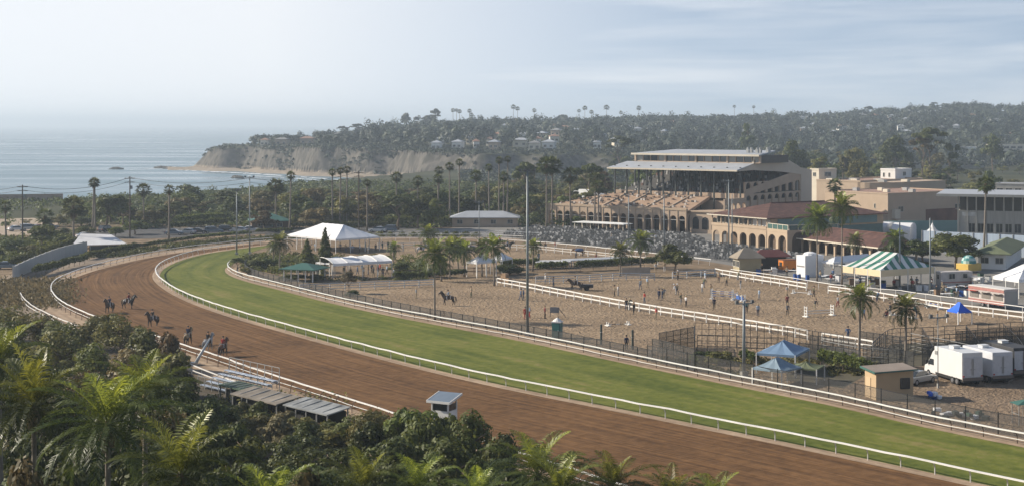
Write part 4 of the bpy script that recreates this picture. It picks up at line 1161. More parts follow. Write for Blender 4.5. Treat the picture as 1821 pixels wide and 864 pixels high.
for i, (x, yc, yb, r) in enumerate(feats):
    p = G(x, yb); d = p.y; z = ztop(x, yc, d)
    feather_palm(p, z, MIDP[i % 3], r * d / F / 1.42, f'{"tall" if z > 7 else "short"} feather palm', group='feather palms round the rings', r0=.15 if d > 200 else .18)
# skyline palms and pines on the far ridge
sky = [(806, 196, 7), (812, 196, 6), (818, 198, 7), (835, 197, 7), (838, 204, 7), (913, 190, 8), (920, 193, 7), (950, 196, 7), (1030, 197, 6), (1040, 192, 8), (1052, 199, 7), (1078, 191, 9), (1104, 200, 6), (1136, 192, 8), (1306, 189, 5), (1340, 190, 5), (745, 208, 6)]
for x, y, r in sky:
    d = lerp_tab(RIDGED, x) - 25; X = (x - CX) * d / F; gz = terr(X, d); z = ztop(x, y, d)
    fan_palm((X, d, gz - .3), max(5, z - gz), r * d / F * .68, 'slim ridge palm', group='skyline palms', skirt=False)
for x, y, w, k, ph in [(722, 200, 20, 'round', 'round headed tree alone on the far skyline left end'), (775, 191, 20, 'umbrella', 'tall layered pine on the far skyline'), (763, 203, 30, 'round', 'domed tree mass below the layered skyline pine'), (740, 206, 14, 'umbrella', 'flat little pine right of the round skyline tree'),
                    (636, 219, 26, 'umbrella', 'flat crowned tree on the headland shoulder'), (610, 223, 24, 'umbrella', 'wide flat tree left along the headland shoulder'), (570, 234, 24, 'round', 'low dark tree on the falling headland ridge'), (1000, 203, 20, 'round', 'rounded tree standing proud of the middle ridge'),
                    (1662, 181, 20, 'open', 'airy tree on the highest part of the ridge'), (1546, 188, 18, 'umbrella', 'small flat tree on the right ridge line'), (456, 254, 12, 'round', 'lone small tree near the cliff edge')]:
    d = lerp_tab(RIDGED, x) - 30; X = (x - CX) * d / F; gz = terr(X, d)
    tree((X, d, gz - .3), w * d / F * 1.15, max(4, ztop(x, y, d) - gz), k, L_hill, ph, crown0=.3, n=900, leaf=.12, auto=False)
HOUSE_PX = [(470, 257, 14), (500, 256, 22), (545, 254, 24), (680, 234, 28), (660, 240, 12), (783, 255, 14), (775, 264, 16), (812, 262, 18), (835, 254, 14), (870, 256, 12), (925, 258, 26), (950, 264, 20), (975, 262, 22), (985, 229, 18), (1003, 232, 20), (865, 234, 10), (930, 246, 12), (1062, 262, 14), (1085, 238, 12), (1060, 240, 10), (1135, 235, 12), (1100, 256, 16), (1180, 240, 9), (1260, 250, 14), (1290, 228, 9), (1245, 236, 8), (1400, 238, 9), (1445, 226, 10), (1480, 240, 12), (1545, 230, 14), (1547, 248, 12), (1610, 216, 8), (1700, 230, 10), (1740, 222, 9), (1790, 228, 10), (1350, 246, 10), (1320, 262, 14), (740, 250, 10), (600, 245, 12)]
rh = random.Random(99)
EXTRA = []
while len(EXTRA) < 64:
    x = rh.uniform(700, 1815); lo = lerp_tab([(700, 232), (900, 222), (1300, 212), (1650, 196), (1820, 196)], x); hi = lerp_tab([(700, 262), (1000, 268), (1100, 258), (1400, 244), (1820, 250)], x)
    y = rh.uniform(lo, hi); w = rh.uniform(9, 19)
    if any(abs(x - a) < 16 and abs(y - b) < 7 for a, b, c in HOUSE_PX + EXTRA): continue
    EXTRA.append((x, y, w))
HOLES = [((x - CX) * 860 / F, 885, 16) for x in (1640, 1690, 1715, 1750, 1780, 1815)]
for x, y, w in HOUSE_PX + EXTRA:
    p = hit(x, y + 4, 600)
    if p is not None: HOLES.append((p.x, p.y, w * p.y / F * .5 + 1.5))
# the wooded hillside itself reads as one mass
rng = np.random.default_rng(5)
VV = []; TT = []
houses_px = []
cnt = 0
def hillwood(N_):
    global cnt
    while cnt < N_:
        u = rng.uniform(395, 1990)
        cd = lerp_tab(CLIFFD, u) + 40; rd = lerp_tab(RIDGED, u)
        lo = cd if u < 1150 else 820
        d = lo + (rd + 25 - lo) * rng.uniform(0, 1) ** (.8)
        if u < 450 or (u < 560 and rng.uniform() < .75): continue
        X = (u - CX) * d / F
        if math.sin(X / 46.0 + 1) * math.cos(d / 61.0) > .45 and rng.uniform() < .75 and u < 1250: continue
        if any(abs(X - a) < w_ and -2 < b - d < 130 for a, b, w_ in HOLES): continue
        gz = terr(X, d)
        k = rng.uniform(); h = rng.uniform(3.5, 8) if k < .6 else rng.uniform(7, 12) if k < .93 else rng.uniform(11, 15)
        if u < 650: h *= .6
        if d > rd - 60 and u > 700: h = min(h * .85, 8.5)
        w = h * rng.uniform(.9, 1.7) if k < .9 else h * rng.uniform(.45, .7)
        n = int((46 if d > 1250 else 70) * (1.7 if h > 8 else 1))
        D = rnd_dirs(rng, n); D[:, 2] = np.where(D[:, 2] < -.3, -D[:, 2], D[:, 2])
        lob = 1 + .28 * np.sin(D[:, 0] * 5 + u) * np.cos(D[:, 1] * 4.3 + d)
        Pp = np.array([X, d, gz + h * .52]) + D * np.array([w * .5, w * .5, h * .5]) * (rng.uniform(.75, 1.02, n) * lob)[:, None]
        Nn = D * 1.0 + rnd_dirs(rng, n) * .28; Nn /= np.linalg.norm(Nn, axis=1)[:, None]
        VV.append(leaf_quads(rng, Pp, Nn, 1.05 + w * .06, .8)); b = rng.uniform(0, .45) if rng.uniform() < .8 else rng.uniform(.5, .8)
        TT.append(np.clip(b + rng.uniform(-.06, .10, n), 0, 1)); cnt += 1
hillwood(4600)
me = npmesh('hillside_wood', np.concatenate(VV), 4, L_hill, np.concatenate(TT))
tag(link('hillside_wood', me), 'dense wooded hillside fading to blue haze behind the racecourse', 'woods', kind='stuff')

def scrub(name, label, n, gen, size, mat, tmax=1.0, hh=1.0):
    """low scrub in clumps; one mass nobody could count"""
    P, N, T = [], [], []
    while len(P) < n:
        q = gen()
        if q is None: continue
        X, Y, r, h = q
        z = terr(X, Y); k = 26; D = rnd_dirs(rng, k); D[:, 2] = abs(D[:, 2])
        pp = np.array([X, Y, z]) + D * np.array([r, r, h]) * rng.uniform(.7, 1.05, k)[:, None]
        nn = D + rnd_dirs(rng, k) * .6; nn /= np.linalg.norm(nn, axis=1)[:, None]
        b = rng.uniform(0, .6) * tmax
        P += list(pp); N += list(nn); T += list(np.clip(b + rng.uniform(-.1, .3, k), 0, 1))
    me = npmesh(name, leaf_quads(rng, np.array(P), np.array(N), size, .8), 4, mat, T)
    return tag(link(name, me), label, 'scrub', kind='stuff')
def g_belt():
    u = rng.uniform(-40, 1080); d = rng.uniform(392, 690); X = (u - CX) * d / F
    if u < 850 and d > lerp_tab(SHORE, u) - 12: return None
    if u < 120 and d < 500 and rng.uniform() < .85: return None
    if 120 <= u < 250 and d < 400: return None
    if 795 < u < 930 and d < 408: return None
    return X, d, rng.uniform(1.2, 3.0), rng.uniform(.8, 2.6)
scrub('belt_scrub', 'low scrub and ground cover between the trees by the sea', 60000, g_belt, .75, L_dark)
def g_bluff():
    u = rng.uniform(360, 1350); cd = lerp_tab(CLIFFD, u)
    if u < 470 and rng.uniform() < .8: return None
    if u < 820: d = cd + rng.uniform(4, 34) if rng.uniform() < .62 else cd + rng.uniform(20, 90)
    else: d = cd - 190 + rng.uniform(0, 280)
    X = (u - CX) * d / F
    if math.sin(X / 13.0) + .7 * math.sin(X / 5.3 + 2) > .75 and cd - 20 < d < cd + 20: return None
    return X, d, rng.uniform(1.0, 3.2), rng.uniform(.6, 2.0)
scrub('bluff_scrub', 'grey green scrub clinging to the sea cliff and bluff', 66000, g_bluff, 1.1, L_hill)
def g_garden():
    x, y = rng.uniform(430, 760), rng.uniform(455, 503)
    if 575 < x < 705 and 470 < y < 497: return None
    if y > 498 - (0 if x > 560 else (560 - x) * .16): return None
    if 505 < x < 570 and y > 484: return None
    if y < 470 and x > 560 and rng.uniform() < .8: return None
    p = G(x, y); return p.x, p.y, rng.uniform(.5, 1.3), rng.uniform(.3, 1.2)
scrub('garden_planting', 'low garden planting round the pavilion and canopy', 16000, g_garden, .34, L_mid)
def g_mead():
    x, y = rng.uniform(1120, 1560), rng.uniform(638, 668)
    p = G(x, y)
    if .76 * p.x + .65 * p.y < 124.5: return None
    if 1340 < x < 1470 and y > 650: return None
    return p.x, p.y, rng.uniform(.3, .8), rng.uniform(.15, .5)
scrub('weeds', 'patchy weeds along the foot of the pens', 5000, g_mead, .3, L_olive)
fill(26, (1600, 1960), (480, 590), [(1600, 294), (1700, 288), (1821, 284), (1960, 290)], (4, 9), (6, 10), 'trees behind the stands and halls', None, sea=False, minsep=5, mats=kinds)

def g_left():
    x, y = rng.uniform(-50, 130), rng.uniform(418, 474)
    if y > 480 - x * .30 or (x < 62 and 418 < y < 424): return None
    if 118 < x and y > 434: return None
    if 4 < x < 40 and y > 470: return None
    if rng.uniform() < .35: return None
    p = G(x, y); return p.x, p.y, rng.uniform(.8, 2.0), rng.uniform(.5, 1.6)
scrub('verge_scrub', 'dark scrub between the beach car park and the curved wall', 14000, g_left, .5, L_mid)
for x, y, w, d, k, m, ph in [(22, 425, 50, 315, 'round', L_dark, 'rounded dark tree left of the curved wall'), (112, 418, 44, 330, 'bush', L_mid, 'leafy bush behind the curved wall'), (58, 430, 40, 312, 'bush', L_olive, 'olive bush above the left hedge'), (-8, 436, 40, 300, 'bush', L_dark, 'dark bush cut by the left edge above the sedan'),
        (110, 405, 40, 360, 'round', L_dark, 'dark tree at the sandy lot corner'), (150, 402, 46, 365, 'round', L_mid, 'green tree behind the flat tent roof, left'), (1340, 428, 16, 345, 'bush', L_mid, 'small bush at the clubhouse foot')]:
    X = (x - CX) * d / F
    tree((X, d, -.05), w * d / F * 1.1, max(1.2, ztop(x, y, d)), k, m, ph, crown0=.08, n=2400, leaf=.075, auto=False, cat='shrub' if k == 'bush' else 'tree')

def g_verge():
    a, b = VERGE[int(rng.uniform(0, len(VERGE)))]; p = a.lerp(b, rng.uniform(.08, 1) ** .7)
    return p.x, p.y, rng.uniform(.5, 1.3), rng.uniform(.3, 1.1)
scrub('bend_verge', 'low green planting along the outside of the far bend', 15000, g_verge, .4, L_mid)
# ================================================================== BUILDINGS
stucco = M('warm_stucco', (.43, .33, .235), .9, .08, .5, bmp=.1)
stucco2 = M('pink_tan_stucco', (.43, .33, .245), .9, .08, .4, bmp=.1)
tan_m = M('tan_render', (.44, .34, .25), .9, .07, .4)
cream = M('cream_wall', (.60, .54, .44), .9, .08, .4)
whitewall = M('white_wall', (.70, .69, .66), .85, .07, .4)
greywall = M('grey_concrete', (.36, .35, .32), .9, .12, .35)
conc_panel = M('ribbed_concrete', (.42, .40, .36), .9, .16, .6, stretch=(4, 4, .4))
roofgrey = M('pale_metal_roof', (.36, .38, .41), .55, .1, .4, stretch=(1, 1, 1))
roofdark = M('grey_roof_felt', (.24, .24, .24), .9, .15, .3)
redfelt = M('red_brown_roof_felt', (.30, .19, .145), .9, .12, .3)
greenroof = M('green_metal_roof', (.045, .12, .10), .6, .15, .6)
oliveroof = M('olive_canvas', (.13, .15, .085), .8, .15, .6)
deck_m = M('tan_deck', (.40, .29, .21), .9, .12, .6)
dark_in = M('dark_interior', (.03, .029, .028), .9, .2, .5)  # near black painted for the shade inside openings; wheels and curtain share it
glass_m = M('dark_glass', (.035, .042, .046), .12, .2, .4, spec=.8)
frame_m = M('window_frame', (.50, .47, .41), .6, .06, 1)
steelcol = M('green_black_column', (.045, .052, .05), .6, .15, 1)
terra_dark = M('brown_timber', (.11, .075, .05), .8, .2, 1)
def tile_mat():
    m, nt, b = new_mat('clay_roof_tiles')
    tc = nod(nt, 'ShaderNodeTexCoord'); n = nod(nt, 'ShaderNodeTexNoise'); n.inputs['Scale'].default_value = .9; n.inputs['Detail'].default_value = 8
    w = nod(nt, 'ShaderNodeTexWave'); w.inputs['Scale'].default_value = 1.2; w.inputs['Distortion'].default_value = 1.5
    nt.links.new(tc.outputs['Object'], n.inputs['Vector']); nt.links.new(tc.outputs['Object'], w.inputs['Vector'])
    r = ramp(nt, [(.3, (.055, .025, .019)), (.55, (.105, .046, .033)), (.75, (.17, .085, .06))])
    nt.links.new(n.outputs[0], r.inputs[0]); nt.links.new(r.outputs[0], b.inputs['Base Color']); b.inputs['Roughness'].default_value = .85
    bp = nod(nt, 'ShaderNodeBump'); bp.inputs['Strength'].default_value = .6; bp.inputs['Distance'].default_value = .08
    nt.links.new(w.outputs['Fac'], bp.inputs['Height']); nt.links.new(bp.outputs[0], b.inputs['Normal'])
    return m
tile = tile_mat()
def frame_thing(name, label, cat, A, B, group=None):
    A, B = Vector(A), Vector(B); d = B - A
    o = thing(name, label, cat, (A.x, A.y, A.z), math.atan2(d.y, d.x), group)
    return o, Vector((d.x, d.y)).length
def arch_wall(mb, x0, x1, y, z0, z1, bays, pier, spring, thick, crown=.9):
    """wall in local xz with real arched openings; front at y, back at y+thick"""
    bw = (x1 - x0) / bays
    for i in range(bays):
        a = x0 + i * bw; l = a + pier / 2; r = a + bw - pier / 2
        mb.box(((a + l) / 2, y + thick / 2, (z0 + z1) / 2), (pier / 2, thick, z1 - z0)); mb.box(((r + a + bw) / 2, y + thick / 2, (z0 + z1) / 2), (pier / 2, thick, z1 - z0))
        n = 10; cx = (l + r) / 2; rx = (r - l) / 2; rz_ = rx * crown
        P = [(cx - rx * math.cos(math.pi * k / n), spring + rz_ * math.sin(math.pi * k / n)) for k in range(n + 1)]
        for (p, q), (s, t) in zip(P, P[1:]):
            mb.add([(p, y, q), (s, y, t), (s, y, z1), (p, y, z1), (p, y + thick, q), (s, y + thick, t), (s, y + thick, z1), (p, y + thick, z1)],
                   [(0, 1, 2, 3), (7, 6, 5, 4), (0, 4, 5, 1), (3, 2, 6, 7)])
def hip_roof(x0, x1, y0, y1, ze, zr, over=.6, inset=None, th=.18):
    x0 -= over; x1 += over; y0 -= over; y1 += over
    w, d = x1 - x0, y1 - y0
    ins = inset if inset is not None else min(w, d) / 2
    mb = MB()
    if w >= d: r0, r1 = (x0 + ins, (y0 + y1) / 2), (x1 - ins, (y0 + y1) / 2)
    else: r0, r1 = ((x0 + x1) / 2, y0 + ins), ((x0 + x1) / 2, y1 - ins)
    vs = [(x0, y0, ze), (x1, y0, ze), (x1, y1, ze), (x0, y1, ze), (r0[0], r0[1], zr), (r1[0], r1[1], zr)]
    vs += [(x0, y0, ze - th), (x1, y0, ze - th), (x1, y1, ze - th), (x0, y1, ze - th)]
    if w >= d: fs = [(0, 1, 5, 4), (1, 2, 5), (2, 3, 4, 5), (3, 0, 4)]
    else: fs = [(0, 1, 4), (1, 2, 5, 4), (2, 3, 5), (3, 0, 4, 5)]
    fs += [(6, 7, 1, 0), (7, 8, 2, 1), (8, 9, 3, 2), (9, 6, 0, 3), (9, 8, 7, 6)]
    return mb.add(vs, fs), r0, r1
def window(parent, x, y, z, w, h, face='f', panes=2, fm=None, gm=None):
    """framed window standing 4 cm proud; face f: local -y wall, r: local +x wall"""
    f, g = MB(), MB()
    def bx(mb, u, v, du, dv, dep):
        if face == 'f': mb.box((x + u, y - dep / 2, z + v), (du, dep, dv))
        elif face == 'r': mb.box((x + dep / 2, y + u, z + v), (dep, du, dv))
        else: mb.box((x - dep / 2, y + u, z + v), (dep, du, dv))
    t = .09
    bx(f, 0, h / 2, w, t, .06); bx(f, 0, -h / 2, w, t, .08); bx(f, -w / 2, 0, t, h, .06); bx(f, w / 2, 0, t, h, .06)
    for k in range(1, panes): bx(f, -w / 2 + w * k / panes, 0, .06, h, .05)
    bx(g, 0, 0, w - t, h - t, .02)
    o = f.build('window', fm or frame_m, parent); g.build('pane', gm or glass_m, o)
    return o
# ------------------------------------------------------------------ GRANDSTAND (front line A-B is the arcade facing the track)
gA, gB = G(975, 402), G(1220, 415)
gs, gl = frame_thing('grandstand', 'large tan grandstand with arcaded front, roofed upper deck and glazed press box', 'grandstand', gA, gB)
w = MB(); arch_wall(w, 0, gl, 0, 0, 5.5, 17, .62, 3.35, .6)
w.build('arcade', stucco2, gs)
w = MB(); w.box((gl / 2, .25, 5.75), (gl + .3, .8, .5)); w.build('parapet', stucco, gs)
for k in range(18):
    w = MB(); w.box((k * gl / 17, -.06, 2.7), (.26, .14, 5.4)); w.build('pilaster', stucco, gs)
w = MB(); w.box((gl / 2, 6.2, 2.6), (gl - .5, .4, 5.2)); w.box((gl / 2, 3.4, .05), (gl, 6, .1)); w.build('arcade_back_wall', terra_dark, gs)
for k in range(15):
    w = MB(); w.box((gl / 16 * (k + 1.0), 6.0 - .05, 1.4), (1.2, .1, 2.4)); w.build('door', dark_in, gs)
w = MB(); w.bar((.4, .1, 3.15), (gl - .4, .1, 3.15), .09); w.build('tie_rail', offwhite_m, gs)
# right return of the lower storey, in shade
w = MB()
def side_arch(mb, x, y0, y1, z0, z1, bays, pier, spring, thick):
    t = MB(); arch_wall(t, y0, y1, 0, z0, z1, bays, pier, spring, thick)
    mb.add([(x - p[1], p[0], p[2]) for p in t.v], [tuple(reversed(f)) for f in t.f])
side_arch(w, gl, .6, 15, 0, 5.4, 3, .9, 3.2, .5); w.build('side_wall', stucco2, gs)
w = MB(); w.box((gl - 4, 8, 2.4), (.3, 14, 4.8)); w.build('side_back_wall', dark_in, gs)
# sloping box seat deck
dk = MB()
rows = 24
for k in range(rows):
    y0, y1 = .7 + k * .48, .7 + (k + 1) * .48; z = 5.45 + k * .152
    xl = max(.4, .4 + (k - 2) * .62)
    dk.box(((xl + gl) / 2, (y0 + y1) / 2, z - .35), (gl - xl, y1 - y0, .7))
dk.build('seating_deck', deck_m, gs)
for k in range(5):      # aisle walls running down the deck
    x = 9.5 + k * 6.6; m_ = MB()
    k0 = max(0, min(10, int((x - .4) / 1.35)))
    y0, y1 = 1.2, 11.8
    m_.add([(x, y0, 5.6), (x + .35, y0, 5.6), (x + .35, y0, 5.85), (x, y0, 5.85), (x + 1.2, min(y1, y0 + k0 * 1.0 + 1), 5.6 + (min(y1, y0 + k0 + 1) - y0) * .31), (x + 1.55, min(y1, y0 + k0 + 1), 5.6 + (min(y1, y0 + k0 + 1) - y0) * .31),
            (x + 1.55, min(y1, y0 + k0 + 1), 5.9 + (min(y1, y0 + k0 + 1) - y0) * .31), (x + 1.2, min(y1, y0 + k0 + 1), 5.9 + (min(y1, y0 + k0 + 1) - y0) * .31)],
           [(0, 1, 2, 3), (7, 6, 5, 4), (0, 4, 5, 1), (1, 5, 6, 2), (2, 6, 7, 3), (3, 7, 4, 0)])
    m_.build('aisle_wall', stucco2, gs)
rg = random.Random(4); ch = MB()
for k in range(rows):
    if k % 2: continue
    xl = max(.8, (k - 2) * .62 + 1)
    x = xl
    while x < gl - .6:
        if rg.random() < .26: ch.box((x, .7 + k * .48 + .25, 5.45 + k * .152 + .22), (.55, .42, .46), mi=rg.randrange(3))
        x += .85
o = ch.build('box_seats', [M('seat_dark', (.05, .05, .05), .6), M('seat_pale', (.5, .46, .42), .6), M('seat_brown', (.16, .11, .08), .6)], gs); o['kind'] = 'stuff'
# upper grandstand block s 13.4..52.4
U0, U1 = 13.4, 52.4
up = MB(); nr = 20
for k in range(nr):
    y0 = 12.0 + k * 1.35; z = 9.0 + k * .29
    up.box(((U0 + U1) / 2, y0 + .675, z - .4), (U1 - U0 - .8, 1.35, .8))
up.build('upper_seating', M('shaded_terrace', (.13, .125, .12), .9, .2, .8), gs)  # shade under the stand roof put into the dark colour
us_ = MB(); rg = random.Random(8)
for k in range(nr):
    x = U0 + 1
    while x < U1 - 1:
        if rg.random() < .34: us_.box((x, 12.6 + k * 1.35, 9.35 + k * .29), (.5, .45, .75), mi=rg.choice((0, 0, 0, 1, 2)))
        x += .8
o = us_.build('upper_seats', [M('seat_grey', (.12, .12, .12), .6), M('seat_light', (.42, .41, .40), .6), M('seat_rust', (.17, .10, .08), .6)], gs); o['kind'] = 'stuff'
w = MB(); w.box(((U0 + U1) / 2, 11.6, 8.9), (U1 - U0, .3, 1.3)); w.build('front_parapet', stucco2, gs)
w = MB(); w.box(((U0 + U1) / 2, 40, 8.0), (U1 - U0 - 1, .5, 15)); w.build('back_wall', greywall, gs)
for i, s in enumerate(np.linspace(U0 + .6, U1 - .6, 11)):
    for t_ in (10.6, 20.0):
        w = MB(); w.box((s, t_, (15.6 + (t_ - 8) * .2 + (4.9 if t_ < 12 else 10)) / 2), (.34, .34, 15.6 + (t_ - 8) * .2 - (4.9 if t_ < 12 else 10)))
        w.build('column', steelcol, gs)
# canopy: thin sheet, front edge low
c = MB()
def slab(mb, pts_front, pts_back, th):
    a, b = pts_front; d, e = pts_back
    mb.add([a, b, e, d] + [(p[0], p[1], p[2] - th) for p in (a, b, e, d)], [(0, 1, 2, 3), (7, 6, 5, 4), (0, 4, 5, 1), (1, 5, 6, 2), (2, 6, 7, 3), (3, 7, 4, 0)])
slab(c, ((U0 - .2, 8, 15.45), (U1 - .3, 8, 15.45)), ((U0 + .5, 16.4, 17.0), (U1, 16.4, 17.0)), .18); c.build('canopy', roofgrey, gs)
for s in np.linspace(U0 + .3, U1 - .6, 11):
    c = MB(); c.bar((s, 8.15, 15.1), (s, 16.2, 16.62), .16, .35); c.build('canopy_beam', steelcol, gs)
c = MB(); c.box(((U0 + U1) / 2, 7.96, 15.33), (U1 - U0 + .1, .08, .38)); c.build('canopy_fascia', cream, gs)
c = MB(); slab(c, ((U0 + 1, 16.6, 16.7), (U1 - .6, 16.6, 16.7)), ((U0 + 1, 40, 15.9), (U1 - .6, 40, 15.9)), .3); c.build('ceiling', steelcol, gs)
# press box
pb = MB(); P0, P1 = 16.6, 54.0
pb.box(((P0 + P1) / 2, 24.2, 17.95), (P1 - P0 - .4, 14.8, 1.9)); pb.build('press_box', M('press_box_dark', (.10, .095, .085), .8), gs)
c = MB(); c.box(((P0 + P1) / 2, 16.55, 17.1), (P1 - P0, .3, .22)); c.build('sill_beam', stucco2, gs)
nb = 16
for i in range(nb + 1):
    x = P0 + (P1 - P0) * i / nb; c = MB(); big = i % 4 == 0; c.box((x, 16.5 if big else 16.6, 18.0), (.5 if big else .16, .5 if big else .2, 1.9)); c.build('mullion', stucco2, gs)
for i in range(nb):
    x = P0 + (P1 - P0) * (i + .5) / nb; c = MB(); c.box((x, 16.74, 17.95), ((P1 - P0) / nb - .3, .06, 1.5)); c.build('press_window', glass_m if i % 3 else M('blind_glass', (.30, .30, .28), .3), gs)
c = MB(); slab(c, ((P0 - .7, 15.4, 19.15), (P1 + .3, 15.4, 19.15)), ((P0 + 3, 31.5, 20.0), (P1 - 4, 31.5, 20.0)), .28); c.build('press_box_roof', roofgrey, gs)
c = MB(); c.box(((P0 + P1) / 2 - .2, 15.36, 18.98), (P1 - P0 + 1.1, .1, .5)); c.build('roof_fascia', cream, gs)
# end gable on the right, over arched openings
e_ = MB(); X0, X1 = U1 - .45, U1
prof = [(16.2, 15.3), (16.2, 17.2), (17, 19.0), (30, 18.9), (41, 15.4), (47, 14.7), (47, 0), (41, 0), (41, 13.6), (30, 14.6)]
n = len(prof)
e_.add([(X0, p[0], p[1]) for p in prof] + [(X1, p[0], p[1]) for p in prof], [tuple(range(n)), tuple(range(2 * n - 1, n - 1, -1))] + [(i, n + i, n + (i + 1) % n, (i + 1) % n) for i in range(n)])
e_.add([(X0, 8.1, 15.2), (X0, 16.2, 15.3), (X0, 16.2, 16.9), (X1, 8.1, 15.2), (X1, 16.2, 15.3), (X1, 16.2, 16.9)], [(0, 1, 2), (5, 4, 3), (0, 3, 4, 1), (1, 4, 5, 2), (2, 5, 3, 0)])
e_.build('end_gable', M('gable_panel', (.50, .44, .36), .9, .06, .3), gs)
t = MB(); t.box((U1 - 6, 44, 7.3), (11, 6, 14.5)); t.build('stair_tower', M('gable_panel', None), gs)
c = MB(); c.box((U1 + .02, 24.5, 18.25), (.1, 5, .8)); c.build('gable_window', glass_m, gs)
w = MB(); side_arch(w, U1 - .1, 12, 41, 9.6, 12.4, 8, 1.1, 11.2, .4); side_arch(w, U1 - .1, 12, 41, 5.5, 9.4, 8, 1.1, 7.9, .4)
# sloping rail wall following the raked seats
w.add([(U1 - .5, 12, 9.0), (U1 - .5, 41, 12.3), (U1 - .5, 41, 15.0), (U1 - .5, 12, 10.4), (U1 - .12, 12, 9.0), (U1 - .12, 41, 12.3), (U1 - .12, 41, 15.0), (U1 - .12, 12, 10.4)],
      [(0, 1, 2, 3), (7, 6, 5, 4), (0, 4, 5, 1), (1, 5, 6, 2), (2, 6, 7, 3), (3, 7, 4, 0)])
w.build('end_arches', stucco2, gs)
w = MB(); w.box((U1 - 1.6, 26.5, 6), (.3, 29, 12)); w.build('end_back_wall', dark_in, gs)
w = MB(); w.box((U1 - 20, 26, 3.9), (39, 28, 7.6)); w.build('lower_block', stucco2, gs)
w = MB(); side_arch(w, U1 + .35, 1.5, 12, 3.0, 8.6, 4, .8, 6.6, .35); w.box((47.4, 6.7, 5.35), (10.2, 10.4, .3)); w.build('link_wall', stucco2, gs)
w = MB(); w.box((47, 6.7, 2.6), (9, 9.6, 5.2)); w.build('link_block', stucco2, gs)
for k in range(3):
    w = MB(); w.prism([(-.9, 0), (.9, 0), (.9, 2.2), (.6, 2.8), (0, 3.05), (-.6, 2.8), (-.9, 2.2)], -.03, .03)
    w.v = [(44.3 + k * 2.7 + v[0], 1.86 - v[2], 1.0 + v[1]) for v in w.v]; w.build('arch_shade_panel', dark_in, gs)  # flat dark panels painted as shaded arches; the wall behind is solid
rg = random.Random(2)
for k in range(6):
    w = MB(); x = 47 + rg.uniform(0, 5); y = 19 + k * 1.6; w.box((x, y, 20.0), (.7, .7, .9)); w.lathe([(.3, .4), (.3, .8), (.0, .95)], (x, y, 20.0)); w.build('roof_vent', galv_m, gs)
# ------------------------------------------------------------------ CLUBHOUSE
cA, cB = G(1266, 432), G(1363, 442)
cl, L = frame_thing('clubhouse', 'two storey tan clubhouse with arches below and red tiled hip roof', 'building', cA, cB)
w = MB(); arch_wall(w, 0, L, 0, 0, 4.0, 6, .8, 2.0, .5); w.build('arcade', stucco, cl)
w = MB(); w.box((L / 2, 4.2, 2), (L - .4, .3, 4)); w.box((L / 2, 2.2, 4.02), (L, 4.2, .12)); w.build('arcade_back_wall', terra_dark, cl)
w = MB(); w.box((L / 2, .2, 4.35), (L + .1, .6, .6)); w.build('balcony_parapet', stucco, cl)
w = MB(); w.box((L / 2 + .4, 1.2 + 17, 5.3), (L - .6, 34, 2.3)); w.build('upper_storey', stucco, cl)
for k in range(6):
    window(cl, L * (k + .5) / 6 + .2, 1.18, 5.4, L / 6 - .6, 1.35, 'f', 2, fm=whitewall if k > 3 else frame_m, gm=M('pale_blind', (.62, .60, .55), .6) if k > 3 else glass_m)
for k in range(7):
    w = MB(); w.box((L * k / 6, .15, 5.3), (.22, .22, 1.9)); w.build('balcony_column', stucco, cl)
w = MB(); w.box((L, 18.4, 2.1), (.5, 33, 4.2)); w.build('side_wall', M('shade_tinted_panel', (.10, .17, .17), .8), cl)  # teal of the side in shade is put into this wall colour
w = MB(); w.box((L + .32, 18, 5.4), (.06, 30, 1.6)); w.build('side_glazing', M('shade_teal_panel', (.08, .17, .19), .35), cl)  # same teal of the shaded side put into the strip's colour
rf, r0, r1 = hip_roof(0, L, .2, 35, 6.55, 9.1, .9); rf = rf.build('roof', tile, cl)
w = MB(); w.tube([(r0[0], r0[1], 9.15), (r1[0], r1[1], 9.15)], .16, 6); w.build('ridge_tiles', tile, rf)
w = MB(); w.box((L / 2, -.72, 6.46), (L + 1.9, .1, .2)); w.build('eave_board', cream, rf)
# lower wing with glazed terrace, right of the arches
tA, tB = G(1364, 444), G(1400, 449)
te, L2 = frame_thing('terrace_block', 'lower tan terrace with glass railing and two arches beside the clubhouse', 'building', tA, tB)
w = MB(); arch_wall(w, 0, L2, 0, 0, 4.0, 2, .9, 2.1, .5); w.box((L2 / 2, .25, 4.3), (L2 + .1, .6, .6)); w.build('arcade', stucco, te)
w = MB(); side_arch(w, L2, .5, 13, 0, 4.6, 2, 1.4, 2.3, .4); w.build('side_wall', stucco, te)
w = MB(); w.box((L2 / 2, 6.8, 2), (L2 - 1, 12, 3.9)); w.build('core', terra_dark, te)
w = MB(); w.box((L2 / 2, 6.6, 4.2), (L2 - .1, 12.8, .3)); w.build('terrace_floor', deck_m, te)
w = MB(); w.box((L2 / 2, .25, 5.1), (L2, .05, 1.0)); w.box((L2 - .1, 6.8, 5.1), (.05, 12.4, 1.0)); w.build('glass_rail', M('green_glass', (.07, .13, .12), .15, .1, 1, spec=.7), te)
w = MB(); w.bar((0, .25, 5.65), (L2, .25, 5.65), .12); w.bar((L2 - .1, .25, 5.65), (L2 - .1, 13, 5.65), .12)
for k in range(5): w.bar((L2 * k / 4, .2, 4.55), (L2 * k / 4, .2, 5.65), .12)
for k in range(6): w.bar((L2 - .08, .25 + 2.5 * k, 4.55), (L2 - .08, .25 + 2.5 * k, 5.65), .12)
w.build('handrail', cream, te)
